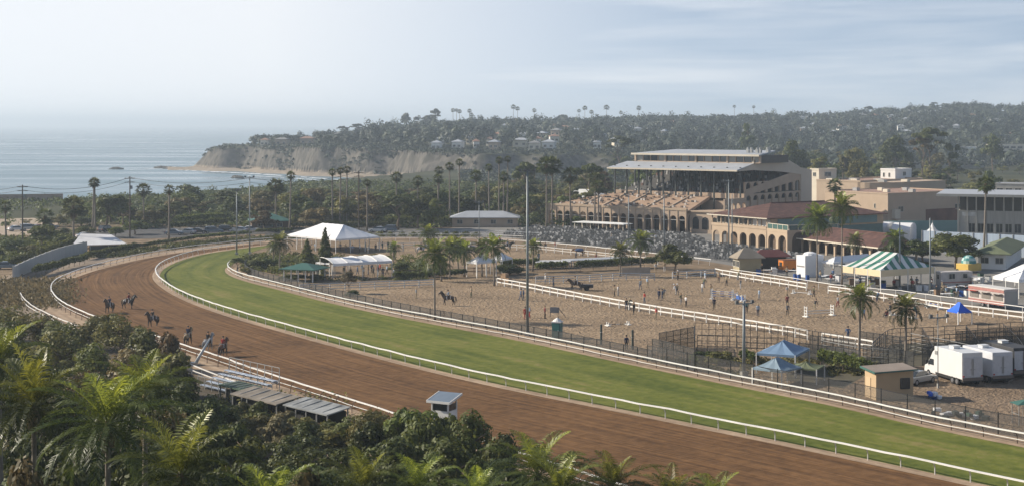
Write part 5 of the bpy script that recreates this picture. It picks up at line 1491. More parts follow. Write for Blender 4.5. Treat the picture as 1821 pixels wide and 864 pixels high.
# ------------------------------------------------------------------ RED TILED ARCADE
rA, rB = G(1425, 448), G(1563, 466)
ra, L3 = frame_thing('tiled_arcade', 'long low arcade under a red tiled roof with pale eave and arched bays', 'building', rA, rB)
w = MB(); arch_wall(w, 0, L3, 0, 0, 2.75, 9, .5, 1.7, .35, .8); w.build('arcade', stucco, ra)
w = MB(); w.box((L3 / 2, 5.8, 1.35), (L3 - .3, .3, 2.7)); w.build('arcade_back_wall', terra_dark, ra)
w = MB(); side_arch(w, L3, .35, 9.4, 0, 2.75, 3, .5, 1.7, .35); w.build('side_wall', stucco, ra)
rf, r0, r1 = hip_roof(0, L3, 0, 9.5, 2.98, 5.1, .9, 4.2); rf = rf.build('roof', tile, ra)
w = MB(); w.box((L3 / 2, -.95, 2.85), (L3 + 1.9, .1, .26)); w.box((L3 + .95, 4.75, 2.85), (.1, 11.3, .26)); w.build('eave_board', cream, rf)
w = MB(); w.tube([(r0[0], r0[1], 5.15), (r1[0], r1[1], 5.15)], .15, 6); w.build('ridge_tiles', tile, rf)
mv = MB()
o = crown_mesh('bush', 900, L_olive, 500, .12); c = link('climber', o, rf); c.location = (3, 3.2, 3.6); c.scale = (5, 3.0, .9)
# ------------------------------------------------------------------ other halls: generic flat roofed blocks
def block(name, label, A, B, depth, h, wall, roof, cat='building', parap=.5, group=None):
    o, L = frame_thing(name, label, cat, A, B, group)
    w = MB(); w.box((L / 2, depth / 2, h / 2), (L, depth, h)); w.build('wall', wall, o)
    r = MB(); r.box((L / 2, depth / 2, h + .06), (L - .6, depth - .6, .12)); r.build('roof', roof, o)
    p = MB()
    for c, d in (((L / 2, .05, h + parap / 2), (L + .1, .3, parap)), ((L / 2, depth - .05, h + parap / 2), (L + .1, .3, parap)), ((0, depth / 2, h + parap / 2 - .003), (.3, depth - .5, parap)), ((L, depth / 2, h + parap / 2 - .003), (.3, depth - .5, parap))): p.box(c, d)
    p.build('parapet', wall, o)
    return o, L
def up(p, z): return Vector((p.x, p.y, z))
wh, L = block('warehouse', 'big plain tan hall with red brown flat roof left of the concrete office', G(1467, 395), G(1579, 403), 31, 8.4, tan_m, redfelt, parap=.35)
w = MB(); w.box((L / 2, -.06, 3.0), (L + .12, .16, .25)); w.build('band_course', stucco, wh)
w = MB(); w.box((L + .03, 22, 2.2), (.1, 14, 3.6)); w.build('planted_panel', M('dull_red_panel', (.16, .08, .06), .9, .3, .3), wh)
for x in (3.2, 12): window(wh, x, 0, 2.6, 3.2, 2.6, 'f', 2)
window(wh, L * .8, 0, 5.2, .5, 1.2, 'f', 1, gm=dark_in)
for y in (5, 28): window(wh, L, y, 4.4, 2.0, 1.4, 'r', 2)
for k in range(5):
    w = MB(); w.box((4 + k * 3.6, 8 + (k % 3) * 6, 8.9), (1.6, 1.2, .9)); w.build('roof_unit', cream if k % 2 else galv_m, wh)
w = MB(); w.box((L + .6, 2.5, 3.2), (1.2, 2.0, 2.4)); w.build('wall_unit', cream, wh)
ha, L = block('curved_hall', 'tan hall with long curved wall and patchy red roof behind the warehouse', G(1452, 378), G(1530, 382), 34, 9.6, tan_m, redfelt)
w = MB(); pts = [(L + 8 * math.sin(t), 12 - 12 * math.cos(t)) for t in np.linspace(0, 1.57, 10)]
w.prism([(L - 1, 0)] + pts + [(L + 8, 34), (L - 1, 34)], 0, 9.57); w.build('curved_bay', tan_m, ha)
for k in range(4): window(ha, L + 8, 15 + k * 4.6, 5.8, 2.6, 2.2, 'r', 2)
for k in range(7):
    w = MB(); w.box((3 + k * 3.4, 3 + (k * 7 % 11), 10.0), (2.2, 1.6, .7)); w.build('roof_unit', galv_m if k % 2 else cream, ha)
b1, L = block('roof_pavilion', 'small square tan block on the skyline of the curved hall, left end', up(G(1451, 378), 0), up(G(1467, 379), 0), 8, 12.6, cream, roofdark); b1.location.y += 9
window(b1, L / 2, 0, 11.3, 1.2, 1.2); window(b1, L, 4, 11.3, 3.0, 1.4, 'r')
b2, L = block('plant_house', 'white boxy rooftop plant house right of the curved hall', AT(1566, 478), AT(1592, 474), 9, 12.4, whitewall, roofgrey)
for x in (1.2, 3.2): window(b2, x, 0, 10.9, .6, 1.3, 'f', 1)
window(b2, L, 5, 11.2, 1.6, 1.2, 'r'); 
# concrete office block at the right edge
of, L = frame_thing('office_block', 'grey concrete office block with overhanging flat roof and glazed top floor', 'building', G(1704, 447), G(1885, 452))
w = MB(); w.box((L / 2, 10, 3.1), (L, 20, 6.2)); w.build('lower_wall', greywall, of)
w = MB(); w.box((L / 2, 10, 7.4), (L, 20, 2.5)); w.build('concrete_band', conc_panel, of)
w = MB(); w.box((L / 2, 10.3, 10.2), (L - .6, 19.4, 3.1)); w.build('top_floor', M('smoky_glass', (.045, .047, .045), .25, .3, .4, spec=.6), of)
for k in range(12):
    w = MB(); w.box((L * k / 11, -.1, 5.95), (.28, .4, 11.6)); w.build('column', conc_panel if k else greywall, of)
for k in range(11):
    x = L * (k + .5) / 11
    if k > 0: window(of, x, 0, 5.05, L / 11 - .5, 1.9, 'f', 2)
    f = MB(); f.bar((x, .45, 8.75), (x, .45, 11.7), .07); f.build('glazing_bar', dark_m, of)
w = MB(); w.box((L / 2 - 1.2, 8.5, 12.0), (L + 6, 25, .5)); w.build('roof', roofgrey, of)
w = MB(); w.box((L / 2 - 1.2, -4.05, 12.0), (L + 6.05, .1, .55)); w.build('roof_fascia', greywall, of)
w = MB(); w.box((.05, 8, 7.4), (.12, 12, 2.2)); w.build('left_panel', conc_panel, of)
# band marks: pale lettering like patches are left as bare paint
w = MB(); w.box((2.2, -.02, 7.9), (2.8, .05, .8)); w.build('faded_panel', M('faded_white_panel', (.55, .54, .52), .8, .3, 1.5), of)
# far buildings on the right
def far_block(name, label, x0, x1, ytop, ybase, d, depth, wall, roof, floors=1, cols=4, mat2=None):
    q = hit((x0 + x1) / 2, ybase, 600) if d > 480 else None
    if q is not None: d = q.y
    A, B = AT(x0, d), AT(x1, d - 4); base = min(terr(A.x, A.y), terr(B.x, B.y)) - .5 if d > 480 else 0
    A.z = B.z = base
    h = ztop((x0 + x1) / 2, ytop, d) - base
    o, L = block(name, label, A, B, depth, h, wall, roof, parap=.3)
    o.location.z = base
    for f in range(floors):
        for c_ in range(cols):
            window(o, L * (c_ + .5) / cols, 0, h - (f + .55) * 3.0, L / cols * .72, 1.3, 'f', 2)
    return o
far_block('hillside_office', 'cream two storey office with window bands near the right edge', 1760, 1832, 258, 292, 620, 14, cream, roofgrey, 2, 6)
far_block('flat_pavilion', 'long low building with white flat roof behind palms at right', 1622, 1752, 287, 300, 560, 10, greywall, M('white_roof', (.7, .7, .68), .7), 1, 9)
far_block('hillside_villa', 'white house left of the cream office', 1700, 1736, 262, 285, 640, 10, whitewall, roofgrey, 1, 3)
far_block('hillside_villa', 'pale blue grey house among trees left of the white house', 1605, 1650, 262, 280, 660, 9, greywall, roofgrey, 1, 4)
far_block('grey_shed', 'grey roofed shed low at the right edge above the office roof', 1770, 1835, 328, 340, 420, 10, greywall, roofgrey, 1, 4)
# ------------------------------------------------------------------ pavilions and sheds with roofs
def pavilion(name, label, A, B, depth, eave, ridge, roofmat, wallmat, posts=4, over=.5, cat='building', walls=True, inset=None):
    o, L = frame_thing(name, label, cat, A, B)
    if walls:
        w = MB(); w.box((L / 2, depth / 2, eave / 2), (L - .3, depth - .3, eave - .1)); w.build('wall', wallmat, o)
        for k in range(max(2, int(L / 4))): window(o, L * (k + .5) / max(2, int(L / 4)), .15, eave * .55, 1.4, 1.1, 'f', 2)
    else:
        for k in range(posts + 1):
            for y in (0, depth):
                w = MB(); w.box((L * k / posts, y, eave / 2), (.16, .16, eave)); w.build('post', wallmat, o)
    rf, _, _ = hip_roof(0, L, 0, depth, eave, ridge, over, inset, .14); rf.build('roof', roofmat, o)
    return o
pavilion('bungalow', 'long low bungalow with pale grey hip roof behind the warm up ring', G(803, 404), G(922, 404), 8, 2.5, 4.0, roofgrey, stucco2)
pavilion('green_roof_shed', 'shed with dark green roof behind the parked cars', G(447, 409), G(514, 408), 9, 2.2, 4.0, greenroof, terra_dark)
pavilion('garden_pavilion', 'open garden pavilion with green roof and pale posts', G(505, 500), G(556, 502), 4.6, 2.2, 3.1, greenroof, whitewall, 4, .7, walls=False)
pavilion('open_pavilion', 'open pavilion with white roof on posts left of the grandstand', AT(996, 455), AT(1070, 452), 10, 5.0, 7.2, M('white_roof', None), whitewall, 5, 1, walls=False)
pavilion('flat_shelter', 'low flat pale shelter in front of the open pavilion', AT(966, 430), AT(1018, 428), 8, 3.2, 3.7, roofgrey, greywall, 4, .6)
pavilion('bar_shelter', 'long flat white bar roof standing before the arcade', G(1022, 411), G(1108, 415.5), 3.2, 2.3, 2.55, M('white_roof', None), cream, 6, .5, walls=False)
o = pavilion('ticket_kiosk', 'beige kiosk with pointed hip roof at the ring corner', G(1302, 480), G(1314, 483), 4.6, 2.5, 4.2, M('tan_shingle', (.27, .23, .18), .9), M('khaki_panel', (.36, .31, .2), .8), over=.45)
o = pavilion('maroon_stall', 'stall with maroon canvas roof right of the beige kiosk', G(1338, 476), G(1346, 478), 6, 2.3, 3.5, M('maroon_canvas', (.15, .05, .045), .8), dark_in, over=.7)
pavilion('olive_stall', 'stall with long olive green roof at the right edge', G(1738, 478), G(1790, 480), 26, 3.0, 4.4, oliveroof, whitewall, over=1.0)
# pale flat tent roof at the left
o, L = frame_thing('flat_tent', 'broad pale flat tent roof behind the curved wall', 'tent', G(128, 449), G(226, 446))
w = MB(); w.add([(0, 0, 1.5), (L, 0, 1.5), (L - 1.5, 14, 2.5), (3.5, 16, 2.8)] + [(0, 0, 1.4), (L, 0, 1.4), (L - 1.5, 14, 2.4), (3.5, 16, 2.7)], [(0, 1, 2, 3), (7, 6, 5, 4), (0, 4, 5, 1), (1, 5, 6, 2), (2, 6, 7, 3), (3, 7, 4, 0)]); w.build('roof', M('pale_fabric', (.56, .56, .57), .7), o)
for x in (.2, L * .33, L * .66, L - .2):
    for y, h in ((.15, 1.45), (13.6, 2.4)):
        w = MB(); w.box((x if y < 1 else .15 * L + x * .8, y, h / 2), (.12, .12, h)); w.build('post', galv_m, o)
w = MB(); w.box((L * .62, .8, .65), (L * .6, .1, 1.2)); w.build('side_curtain', dark_in, o)
# curved pale wall
cw = [G(24, 497), G(50, 484), G(75, 473), G(100, 463), G(125, 455.5), G(154, 449)]
cw = relax(smooth(cw, 1.5), 2); oo = cw[len(cw) // 2].copy()
o = thing('curved_wall', 'pale ribbed wall curving along the service road at left', 'wall', oo)
mb = MB()
for i in range(len(cw) - 1):
    a, b = cw[i] - oo, cw[i + 1] - oo; t = (b - a).normalized(); nn = Vector((-t.y, t.x, 0)) * .12
    mb.add([a + nn, b + nn, b - nn, a - nn] + [p + Vector((0, 0, 2.3)) for p in (a + nn, b + nn, b - nn, a - nn)], [(4, 5, 6, 7), (0, 1, 5, 4), (2, 3, 7, 6), (3, 0, 4, 7), (1, 2, 6, 5)])
mb.build('panel', M('ribbed_pale_panel', (.43, .42, .40), .8, .12, 2.2, stretch=(3, 3, .2)), o)
for i in range(0, len(cw), 3):
    a = cw[i] - oo; mb = MB(); mb.box((a.x, a.y, 1.2), (.3, .3, 2.45)); mb.build('post', M('ribbed_pale_panel', None), o)
# teal wall, blue hoarding
def wallthing(name, label, A, B, z0, z1, mat, posts=0, cat='wall'):
    o, L = frame_thing(name, label, cat, A, B)
    w = MB(); w.box((L / 2, 0, (z0 + z1) / 2), (L, .2, z1 - z0)); w.build('panel', mat, o)
    for k in range(posts):
        w = MB(); w.box((L * k / max(1, posts - 1), -.15, z1 / 2 + .05), (.14, .14, z1 + .1)); w.build('post', galv_m, o)
    return o
wallthing('teal_wall', 'long teal green wall below the tan warehouse', G(1573, 425), G(1704, 424), 0, 4.2, M('teal_paint', (.16, .27, .27), .8, .1, .3))
wallthing('blue_hoarding', 'long pale blue fabric hoarding in front of the concrete office', G(1640, 447), G(1900, 462), 0, 4.4, M('blue_fabric', (.36, .43, .52), .8, .12, .5, stretch=(3, 1, .3)), 12)
wallthing('beach_wall', 'low tan wall at the back of the beach car park, far left', AT(-40, 520), AT(112, 528), 0, 2.6, M('sandy_wall', (.33, .25, .2), .9), 0)
# ------------------------------------------------------------------ tents
fab = M('white_tent_fabric', (.74, .74, .75), .6, .05, .4)
def stripe_mat():
    m, nt, b = new_mat('green_white_stripe'); uv = nod(nt, 'ShaderNodeUVMap'); uv.uv_map = 'UVMap'
    sx = nod(nt, 'ShaderNodeSeparateXYZ'); nt.links.new(uv.outputs[0], sx.inputs[0])
    a = nod(nt, 'ShaderNodeMath', operation='MULTIPLY'); a.inputs[1].default_value = 1 / 1.9; f = nod(nt, 'ShaderNodeMath', operation='FRACT'); g = nod(nt, 'ShaderNodeMath', operation='GREATER_THAN'); g.inputs[1].default_value = .5
    nt.links.new(sx.outputs[0], a.inputs[0]); nt.links.new(a.outputs[0], f.inputs[0]); nt.links.new(f.outputs[0], g.inputs[0])
    x = nod(nt, 'ShaderNodeMix', data_type='RGBA'); x.inputs[6].default_value = (.64, .64, .62, 1); x.inputs[7].default_value = (.04, .17, .12, 1)
    nt.links.new(g.outputs[0], x.inputs[0]); nt.links.new(x.outputs[2], b.inputs['Base Color']); b.inputs['Roughness'].default_value = .6
    return m
stripe_m = stripe_mat()
fabb = M('blue_canopy_fabric', (.17, .26, .38), .6, .12, .6)
fabbl = M('bright_blue_fabric', (.02, .12, .62), .6, .1, .6)
fabcream = M('cream_valance', (.66, .55, .36), .7, .05, .5)
def tent(name, label, A, B, depth, eave, ridge, ridge_in, mats, stripes=0, legs=(4, 3), val=.5, valmat=None, group=None, curtains=False, cat='tent', along=None):
    o, L = frame_thing(name, label, cat, A, B, group)
    if callable(depth): depth = depth(L)
    long_x = (L >= depth) if along is None else along == 'x'
    mb = MB(); mb.uv = []; z0, z1 = eave, ridge
    if long_x: r0, r1 = (ridge_in, depth / 2), (L - ridge_in, depth / 2)
    else: r0, r1 = (L / 2, ridge_in), (L / 2, depth - ridge_in)
    def sag(p, q, r, s, n, side):
        """panel p-q along the eave, r above q, s above p; n strips; slight dip between frames"""
        p, q, r, s = map(Vector, (p, q, r, s))
        m = 6
        for i in range(n):
            for j in range(m):
                def pt(a, b):
                    e = p.lerp(q, a); t = s.lerp(r, a); v = e.lerp(t, b)
                    v.z -= .10 * math.sin(math.pi * b) + .05 * abs(math.sin(math.pi * a * n)); return v
                vs = [pt(i / n, j / m), pt((i + .5) / n, j / m), pt((i + 1) / n, j / m), pt((i + 1) / n, (j + 1) / m), pt((i + .5) / n, (j + 1) / m), pt(i / n, (j + 1) / m)]
                ax = (q - p).normalized(); mb.uv += [((v_ - p).dot(ax), v_.z) for v_ in vs]
                mb.add(vs, [(0, 1, 4, 5), (1, 2, 3, 4)], 0)
    c = [(0, 0, z0), (L, 0, z0), (L, depth, z0), (0, depth, z0)]; a, b = (r0[0], r0[1], z1), (r1[0], r1[1], z1)
    n1 = stripes or max(2, int(L / 4)); n2 = max(2, (stripes * 2) // 3) if stripes else max(2, int(depth / 4))
    if long_x: sag(c[0], c[1], b, a, n1, 0); sag(c[1], c[2], b, b, n2, 1); sag(c[2], c[3], a, b, n1, 0); sag(c[3], c[0], a, a, n2, 1)
    else: sag(c[0], c[1], a, a, n2, 0); sag(c[1], c[2], b, a, n1, 1); sag(c[2], c[3], b, b, n2, 0); sag(c[3], c[0], a, b, n1, 1)
    ro = mb.build('roof', mats, o)
    v = MB(); th = .03
    for (p, q) in ((c[0], c[1]), (c[1], c[2]), (c[2], c[3]), (c[3], c[0])):
        p, q = Vector(p), Vector(q); m_ = (p + q) / 2; d = (q - p)
        v.box((m_.x, m_.y, z0 - val / 2), ((d.length - .04) if abs(d.x) > abs(d.y) else th, (d.length - .04) if abs(d.y) > abs(d.x) else th, val))
    v.build('valance', valmat or mats[0], ro)
    for i in range(legs[0]):
        for y in (0, depth):
            w = MB(); w.box((L * i / (legs[0] - 1), y, z0 / 2), (.11, .11, z0)); w.build('leg', whitewall, o)
    for j in range(1, legs[1] - 1):
        for x in (0, L):
            w = MB(); w.box((x, depth * j / (legs[1] - 1), z0 / 2), (.11, .11, z0)); w.build('leg', whitewall, o)
    return o, L
mA, mB_ = G(511, 442), G(597, 451)
tent('marquee', 'largest white marquee with long ridge beside the far bend', mA, mB_, 11.5, 3.0, 5.5, 5.0, [fab], legs=(6, 4), val=.35)
# long canopy of four arched bays
o, L = frame_thing('canopy_tent', 'long white canopy of four arched bays, crowded underneath', 'tent', G(592, 498), G(697, 492))
mb = MB(); D = 5.5; nb_ = 4
for i in range(nb_):
    for k in range(8):
        t0, t1 = k / 8, (k + 1) / 8
        x0, x1 = L * i / nb_, L * (i + 1) / nb_
        def zz(t): return 2.5 + 1.1 * math.sin(math.pi * (.18 + .82 * t) * .62)
        vs = []
        for (x, t) in ((x0, t0), (x1, t0), (x1, t1), (x0, t1)): vs.append((x, t * D, zz(t)))
        xm = (x0 + x1) / 2
        mb.add([vs[0], (xm, t0 * D, zz(t0) - .12), (xm, t1 * D, zz(t1) - .12), vs[3]], [(0, 1, 2, 3)]); mb.add([(xm, t0 * D, zz(t0) - .12), vs[1], vs[2], (xm, t1 * D, zz(t1) - .12)], [(0, 1, 2, 3)])
mb.box((L / 2, 0, 2.65), (L, .04, .45)); ro = mb.build('roof', fab, o)
for i in range(nb_ + 1):
    a = MB(); a.tube([(L * i / nb_, t / 8 * D, zz(t / 8) + .03) for t in range(9)], .06, 6); a.build('roof_hoop', whitewall, ro)
    for y, h in ((0, 2.6), (D, 3.3)):
        a = MB(); a.box((L * i / nb_, y, h / 2), (.1, .1, h)); a.build('leg', whitewall, o)
tent('canopy_tent', 'small flat white canopy at the left end of the long one', G(562, 492), G(586, 494), 4, 2.6, 3.0, 1.5, [fab], legs=(2, 2), val=.3)
tent('canopy_tent', 'small white peaked tent among the palms, left of the pair', G(830, 492), G(848, 494), 4.6, 2.7, 3.9, 2.0, [fab], legs=(2, 3), val=.3)
tent('canopy_tent', 'small white peaked tent half hidden by palms, right of the pair', G(872, 487), G(893, 488), 4.2, 2.7, 3.8, 1.9, [fab], legs=(2, 2), val=.3)
tent('striped_tent', 'green and white striped tent with cream valance', G(1498, 510), G(1566, 519), 12, 3.5, 5.9, 2.3, [stripe_m], stripes=9, legs=(4, 3), val=1.05, valmat=fabcream, along='x')
tent('canopy_tent', 'low white canopy left of the striped tent', G(1462, 492), G(1482, 494), 13, 2.7, 3.6, 2, [fab], legs=(2, 5), val=.3)
tent('marquee', 'white marquee cut by the right photo edge behind the food trailer', G(1766, 524), G(1812, 531), 22, 3.0, 5.2, 4, [fab], legs=(3, 6), val=.5)
tent('blue_canopy', 'broad blue pop up canopy above the pens', G(1345, 663), G(1414, 668), 6.0, 2.2, 3.35, 2.6, [fabb], legs=(2, 2), val=.25)
tent('blue_canopy', 'smaller faded blue canopy below the broad one', G(1338, 683), G(1390, 690), 3.8, 1.75, 2.8, 1.6, [M('faded_blue_fabric', (.20, .27, .33), .7)], legs=(2, 2), val=.2)
tent('netting_canopy', 'dull green shade netting right of the faded blue canopy', G(1400, 680), G(1452, 684), 3.2, 1.6, 2.1, 1.4, [oliveroof], legs=(2, 2), val=.15)
tent('blue_canopy', 'bright royal blue pop up canopy by the long white fence', G(1684, 573), G(1704, 577), 2.2, 1.7, 2.9, 1.0, [fabbl], legs=(2, 2), val=.18)
# white fabric cube
o, L = frame_thing('cube_tent', 'tall white fabric cube with lettered band, behind the ring fence', 'tent', G(1416, 491), G(1432, 493))
w = MB(); w.box((L / 2, 2.2, 1.9), (L, 4.4, 3.8)); w.build('wall', fab, o, bevel=.06)
w = MB(); w.lathe([(1.2, 0), (1.1, .3), (.5, .5), (0, .55)], (L / 2, 2.2, 3.82)); w.build('roof_dome', fab, o)
w = MB(); w.box((L / 2, -.03, 1.9), (L * .8, .03, .22)); w.build('band', M('grey_lettering', (.25, .24, .24), .8, .4, 6), o)
# orange cart
o, L = frame_thing('orange_cart', 'orange food cart with open hatch', 'cart', G(1384, 481), G(1393, 482.5))
w = MB(); w.box((L / 2, 1.4, 1.15), (L, 2.8, 1.7)); w.build('body', M('orange_paint', (.62, .20, .03), .5), o, bevel=.08)
w = MB(); w.box((L / 2, -.03, 1.3), (L * .5, .06, .7)); w.build('hatch', dark_in, o)
w = MB(); w.box((L / 2, 1.4, 2.05), (L + .1, 2.9, .12)); w.build('roof', M('brown_panel', (.22, .09, .04), .7), o)
for y in (.6, 2.2):
    w = MB(); w.tube([(L + .02, y, .3), (L - .2, y, .3)], .3, 10); w.build('wheel', dark_in, o)
# yellow food cart with teal dome
o, L = frame_thing('dome_cart', 'yellow food cart under a striped teal dome', 'cart', G(1700, 484), G(1722, 486))
w = MB(); w.box((L / 2, 2, 1.0), (L, 4, 1.3)); w.build('body', M('yellow_paint', (.62, .42, .10), .6), o, bevel=.08)
dm = MB(); dm.lathe([(1.35, 0), (1.3, .5), (1.05, 1.0), (.6, 1.35), (0, 1.5)], (L / 2, 2, 1.66), 14, 0)
for i in range(len(dm.f)): dm.m[i] = (i // 2) % 2
dm.build('dome', [M('teal_fabric', (.05, .22, .22), .6), M('pale_teal_fabric', (.40, .55, .52), .6)], o)
for x in (.3, L - .3):
    w = MB(); w.tube([(x, -.02, .35), (x, .2, .35)], .35, 10); w.build('wheel', dark_in, o)
# inflatable white roofs
for l, x0, x1, y0, y1 in (('white vaulted tent roof, left of the two by the teal wall', 1528, 1574, 419, 421), ('white vaulted tent roof, right of the two by the teal wall', 1585, 1618, 422, 423)):
    o, L = frame_thing('vault_tent', l, 'tent', G(x0, y0 + 8), G(x1, y1 + 8))
    w = MB(); n = 8
    prof = [(5 - 5 * math.cos(math.pi * k / n), 2.6 + 1.5 * math.sin(math.pi * k / n)) for k in range(n + 1)]
    pp = [(0, 0)] + prof + [(10, 0)]
    w.v = []; m_ = len(pp)
    w.add([(0, p[0], p[1]) for p in pp] + [(L, p[0], p[1]) for p in pp], [tuple(range(m_))[::-1], tuple(range(m_, 2 * m_))] + [(i, (i + 1), m_ + i + 1, m_ + i) for i in range(m_ - 1)])
    w.build('cover', fab, o); w = MB(); w.box((L / 2, -.03, 1.1), (1.6, .04, 2.0)); w.build('door', greywall, o)
o, L = frame_thing('spire_tent', 'little white pointed tent right of the vaulted roofs', 'tent', G(1642, 431), G(1657, 432))
w = MB(); w.lathe([(1.9, 0), (1.9, 2.2), (.9, 2.9), (.35, 3.7), (0, 4.5)], (L / 2, 2, 0), 8); w.build('cover', fab, o); w = MB(); w.tube([(L / 2, 2, 4.4), (L / 2, 2, 4.9)], .05, 5); w.build('mast', galv_m, o)
# ------------------------------------------------------------------ guard hut, booth, watch booth
hA, hB = G(1538, 704), G(1558, 711.5)
hu, L = frame_thing('guard_hut', 'beige guard hut with green edged flat roof and one barred window', 'hut', hA, hB)
w = MB(); w.add([(0, 0, 0), (L, 0, 0), (L, 4.0, 0), (0, 4.0, 0), (0, 0, 2.75), (L, 0, 2.6), (L, 4.0, 2.75), (0, 4.0, 2.9)], [(3, 2, 1, 0), (4, 5, 6, 7), (0, 1, 5, 4), (1, 2, 6, 5), (2, 3, 7, 6), (3, 0, 4, 7)]); w.build('wall', M('peach_board', (.45, .33, .20), .8, .06, .8), hu)
w = MB(); w.add([(-.35, -.3, 2.82), (L + .35, -.3, 2.66), (L + .35, 4.3, 2.82), (-.35, 4.3, 2.98), (-.35, -.3, 2.98), (L + .35, -.3, 2.82), (L + .35, 4.3, 2.98), (-.35, 4.3, 3.14)], [(3, 2, 1, 0), (4, 5, 6, 7), (0, 1, 5, 4), (1, 2, 6, 5), (2, 3, 7, 6), (3, 0, 4, 7)])
rf = w.build('roof', M('brown_roofing', (.24, .20, .17), .9), hu)
w = MB(); w.bar((-.38, -.33, 2.9), (L + .38, -.33, 2.74), .06, .2); w.bar((L + .38, -.33, 2.74), (L + .38, 4.33, 2.9), .06, .12); w.build('fascia', greenroof, rf)
window(hu, L, 3.1, 1.55, .95, 1.0, 'r', 4, fm=dark_m)
w = MB(); w.box((L * .35, -.03, 1.05), (.9, .05, 2.0)); d_ = w.build('door', M('peach_door', (.50, .37, .23), .7), hu); w = MB(); w.box((L * .35 + .35, -.08, 1.0), (.05, .06, .12)); w.build('handle', galv_m, d_)
o, L = frame_thing('booth', 'small green roofed wire booth at the right edge by the fence', 'booth', G(1800, 752), G(1812, 757))
for x in (0, L):
    for y in (0, 2.2):
        w = MB(); w.box((x, y, .95), (.06, .06, 1.9)); w.build('post', galv_m, o)
w = MB(); w.add([(-.2, -.2, 1.9), (L + .2, -.2, 1.9), (L + .2, 2.4, 1.9), (-.2, 2.4, 1.9), (L / 2, 1.1, 2.3)], [(0, 1, 4), (1, 2, 4), (2, 3, 4), (3, 0, 4), (3, 2, 1, 0)]); w.build('roof', greenroof, o)
w = MB()
for k in range(1, 6): w.bar((L, 2.2 * k / 6, .1), (L, 2.2 * k / 6, 1.85), .03)
w.bar((0, 0, 1), (L, 0, 1), .04); w.build('bars', galv_m, o)
p = AT(790, 128); zt0 = ztop(790, 700, 128)
o = thing('watch_booth', 'small white watch booth with blue grey roof rising over dark trees', 'booth', (p.x, p.y, 0), R(-28)); o.scale = (.88, .88, .95)
w = MB()
for x in (-.9, .9):
    for y in (-.8, .8): w.box((x, y, 1.0), (.12, .12, 2.0))
w.build('stilts', whitewall, o)
w = MB(); w.box((0, 0, 2.55), (1.9, 1.7, 1.1)); w.box((-.88, -.78, 3.4), (.14, .14, .9)); w.box((.88, -.78, 3.4), (.14, .14, .9)); w.box((-.88, .78, 3.4), (.14, .14, .9)); w.box((.88, .78, 3.4), (.14, .14, .9)); w.build('cabin', whitewall, o)
w = MB(); w.box((0, -.76, 3.3), (1.6, .04, .8)); w.box((-.86, 0, 3.3), (.04, 1.4, .8)); w.box((.86, 0, 3.3), (.04, 1.4, .8)); w.build('window', glass_m, o)
w = MB(); w.add([(-1.25, -1.15, 3.85), (1.25, -1.15, 3.85), (1.25, 1.2, 4.35), (-1.25, 1.2, 4.35), (-1.25, -1.15, 3.97), (1.25, -1.15, 3.97), (1.25, 1.2, 4.47), (-1.25, 1.2, 4.47)], [(3, 2, 1, 0), (4, 5, 6, 7), (0, 1, 5, 4), (1, 2, 6, 5), (2, 3, 7, 6), (3, 0, 4, 7)]); rf = w.build('roof', M('blue_grey_roof', (.15, .19, .24), .5, .1, 1), o)
w = MB(); w.bar((-1.28, -1.18, 3.9), (1.28, -1.18, 3.9), .06, .2); w.bar((-1.28, -1.18, 3.9), (-1.28, 1.22, 4.4), .06, .2); w.bar((1.28, -1.18, 3.9), (1.28, 1.22, 4.4), .06, .2); w.build('roof_edge', whitewall, rf)
# ------------------------------------------------------------------ steel sheds, starting gate and bleacher beside the outer rail
def shed(label, A, B, depth, h0, h1, roofmat, posts=4):
    o, L = frame_thing('storage_shed', label, 'shed', A, B)
    w = MB(); w.add([(-.2, -.2, h0), (L + .2, -.2, h0), (L + .2, depth + .2, h1), (-.2, depth + .2, h1)] + [(-.2, -.2, h0 + .1), (L + .2, -.2, h0 + .1), (L + .2, depth + .2, h1 + .1), (-.2, depth + .2, h1 + .1)], [(3, 2, 1, 0), (4, 5, 6, 7), (0, 1, 5, 4), (1, 2, 6, 5), (2, 3, 7, 6), (3, 0, 4, 7)]); rf = w.build('roof', roofmat, o)
    for k in range(posts):
        for y, h in ((0, h0), (depth, h1)):
            w = MB(); w.box((L * k / (posts - 1), y, h / 2), (.1, .1, h)); w.build('post', galv_m, o)
    w = MB(); w.box((L / 2, depth - .2, h1 * .45), (L, .08, h1 * .85)); w.box((L * .3, depth * .5, h0 * .4), (L * .4, depth * .6, h0 * .7)); w.build('back_panel', dark_in, o)
    for k in range(4):
        w = MB(); w.bar((L * (.14 + .24 * k), .1, h0 + .14), (L * (.14 + .24 * k), depth, h1 + .14), .07); w.build('roof_rib', galv_m, rf)
    return o
shed('open steel shed with weathered tan roof, left of the pair by the track', G(414, 731), G(492, 751), 2.3, 1.6, 2.0, M('weathered_tan_roof', (.20, .175, .145), .8, .4, .8))
shed('open steel shed with pale grey roof, right of the pair by the track', G(508, 752), G(582, 771), 2.2, 1.6, 2.0, M('weathered_grey_roof', (.24, .25, .25), .7, .4, .8), 5)
shed('dark green tarp shelter just above the tan roofed shed', G(392, 712), G(430, 722), 2, 1.5, 1.6, M('green_tarp', (.05, .08, .05), .8), 3)
o, L = frame_thing('bleacher', 'blue grey metal bleacher with pipe rails above the steel sheds', 'bleacher', G(352, 690), G(440, 712))
for k in range(5):
    w = MB(); w.box((L / 2, .4 + k * .7, .35 + k * .3), (L, .4, .05)); w.build('bench', M('blue_aluminium', (.42, .47, .55), .35, .1, 1, metal=.5), o)
    w = MB(); w.box((L / 2, .75 + k * .7, .2 + k * .3), (L, .06, .3)); w.build('riser', M('blue_aluminium', None), o)
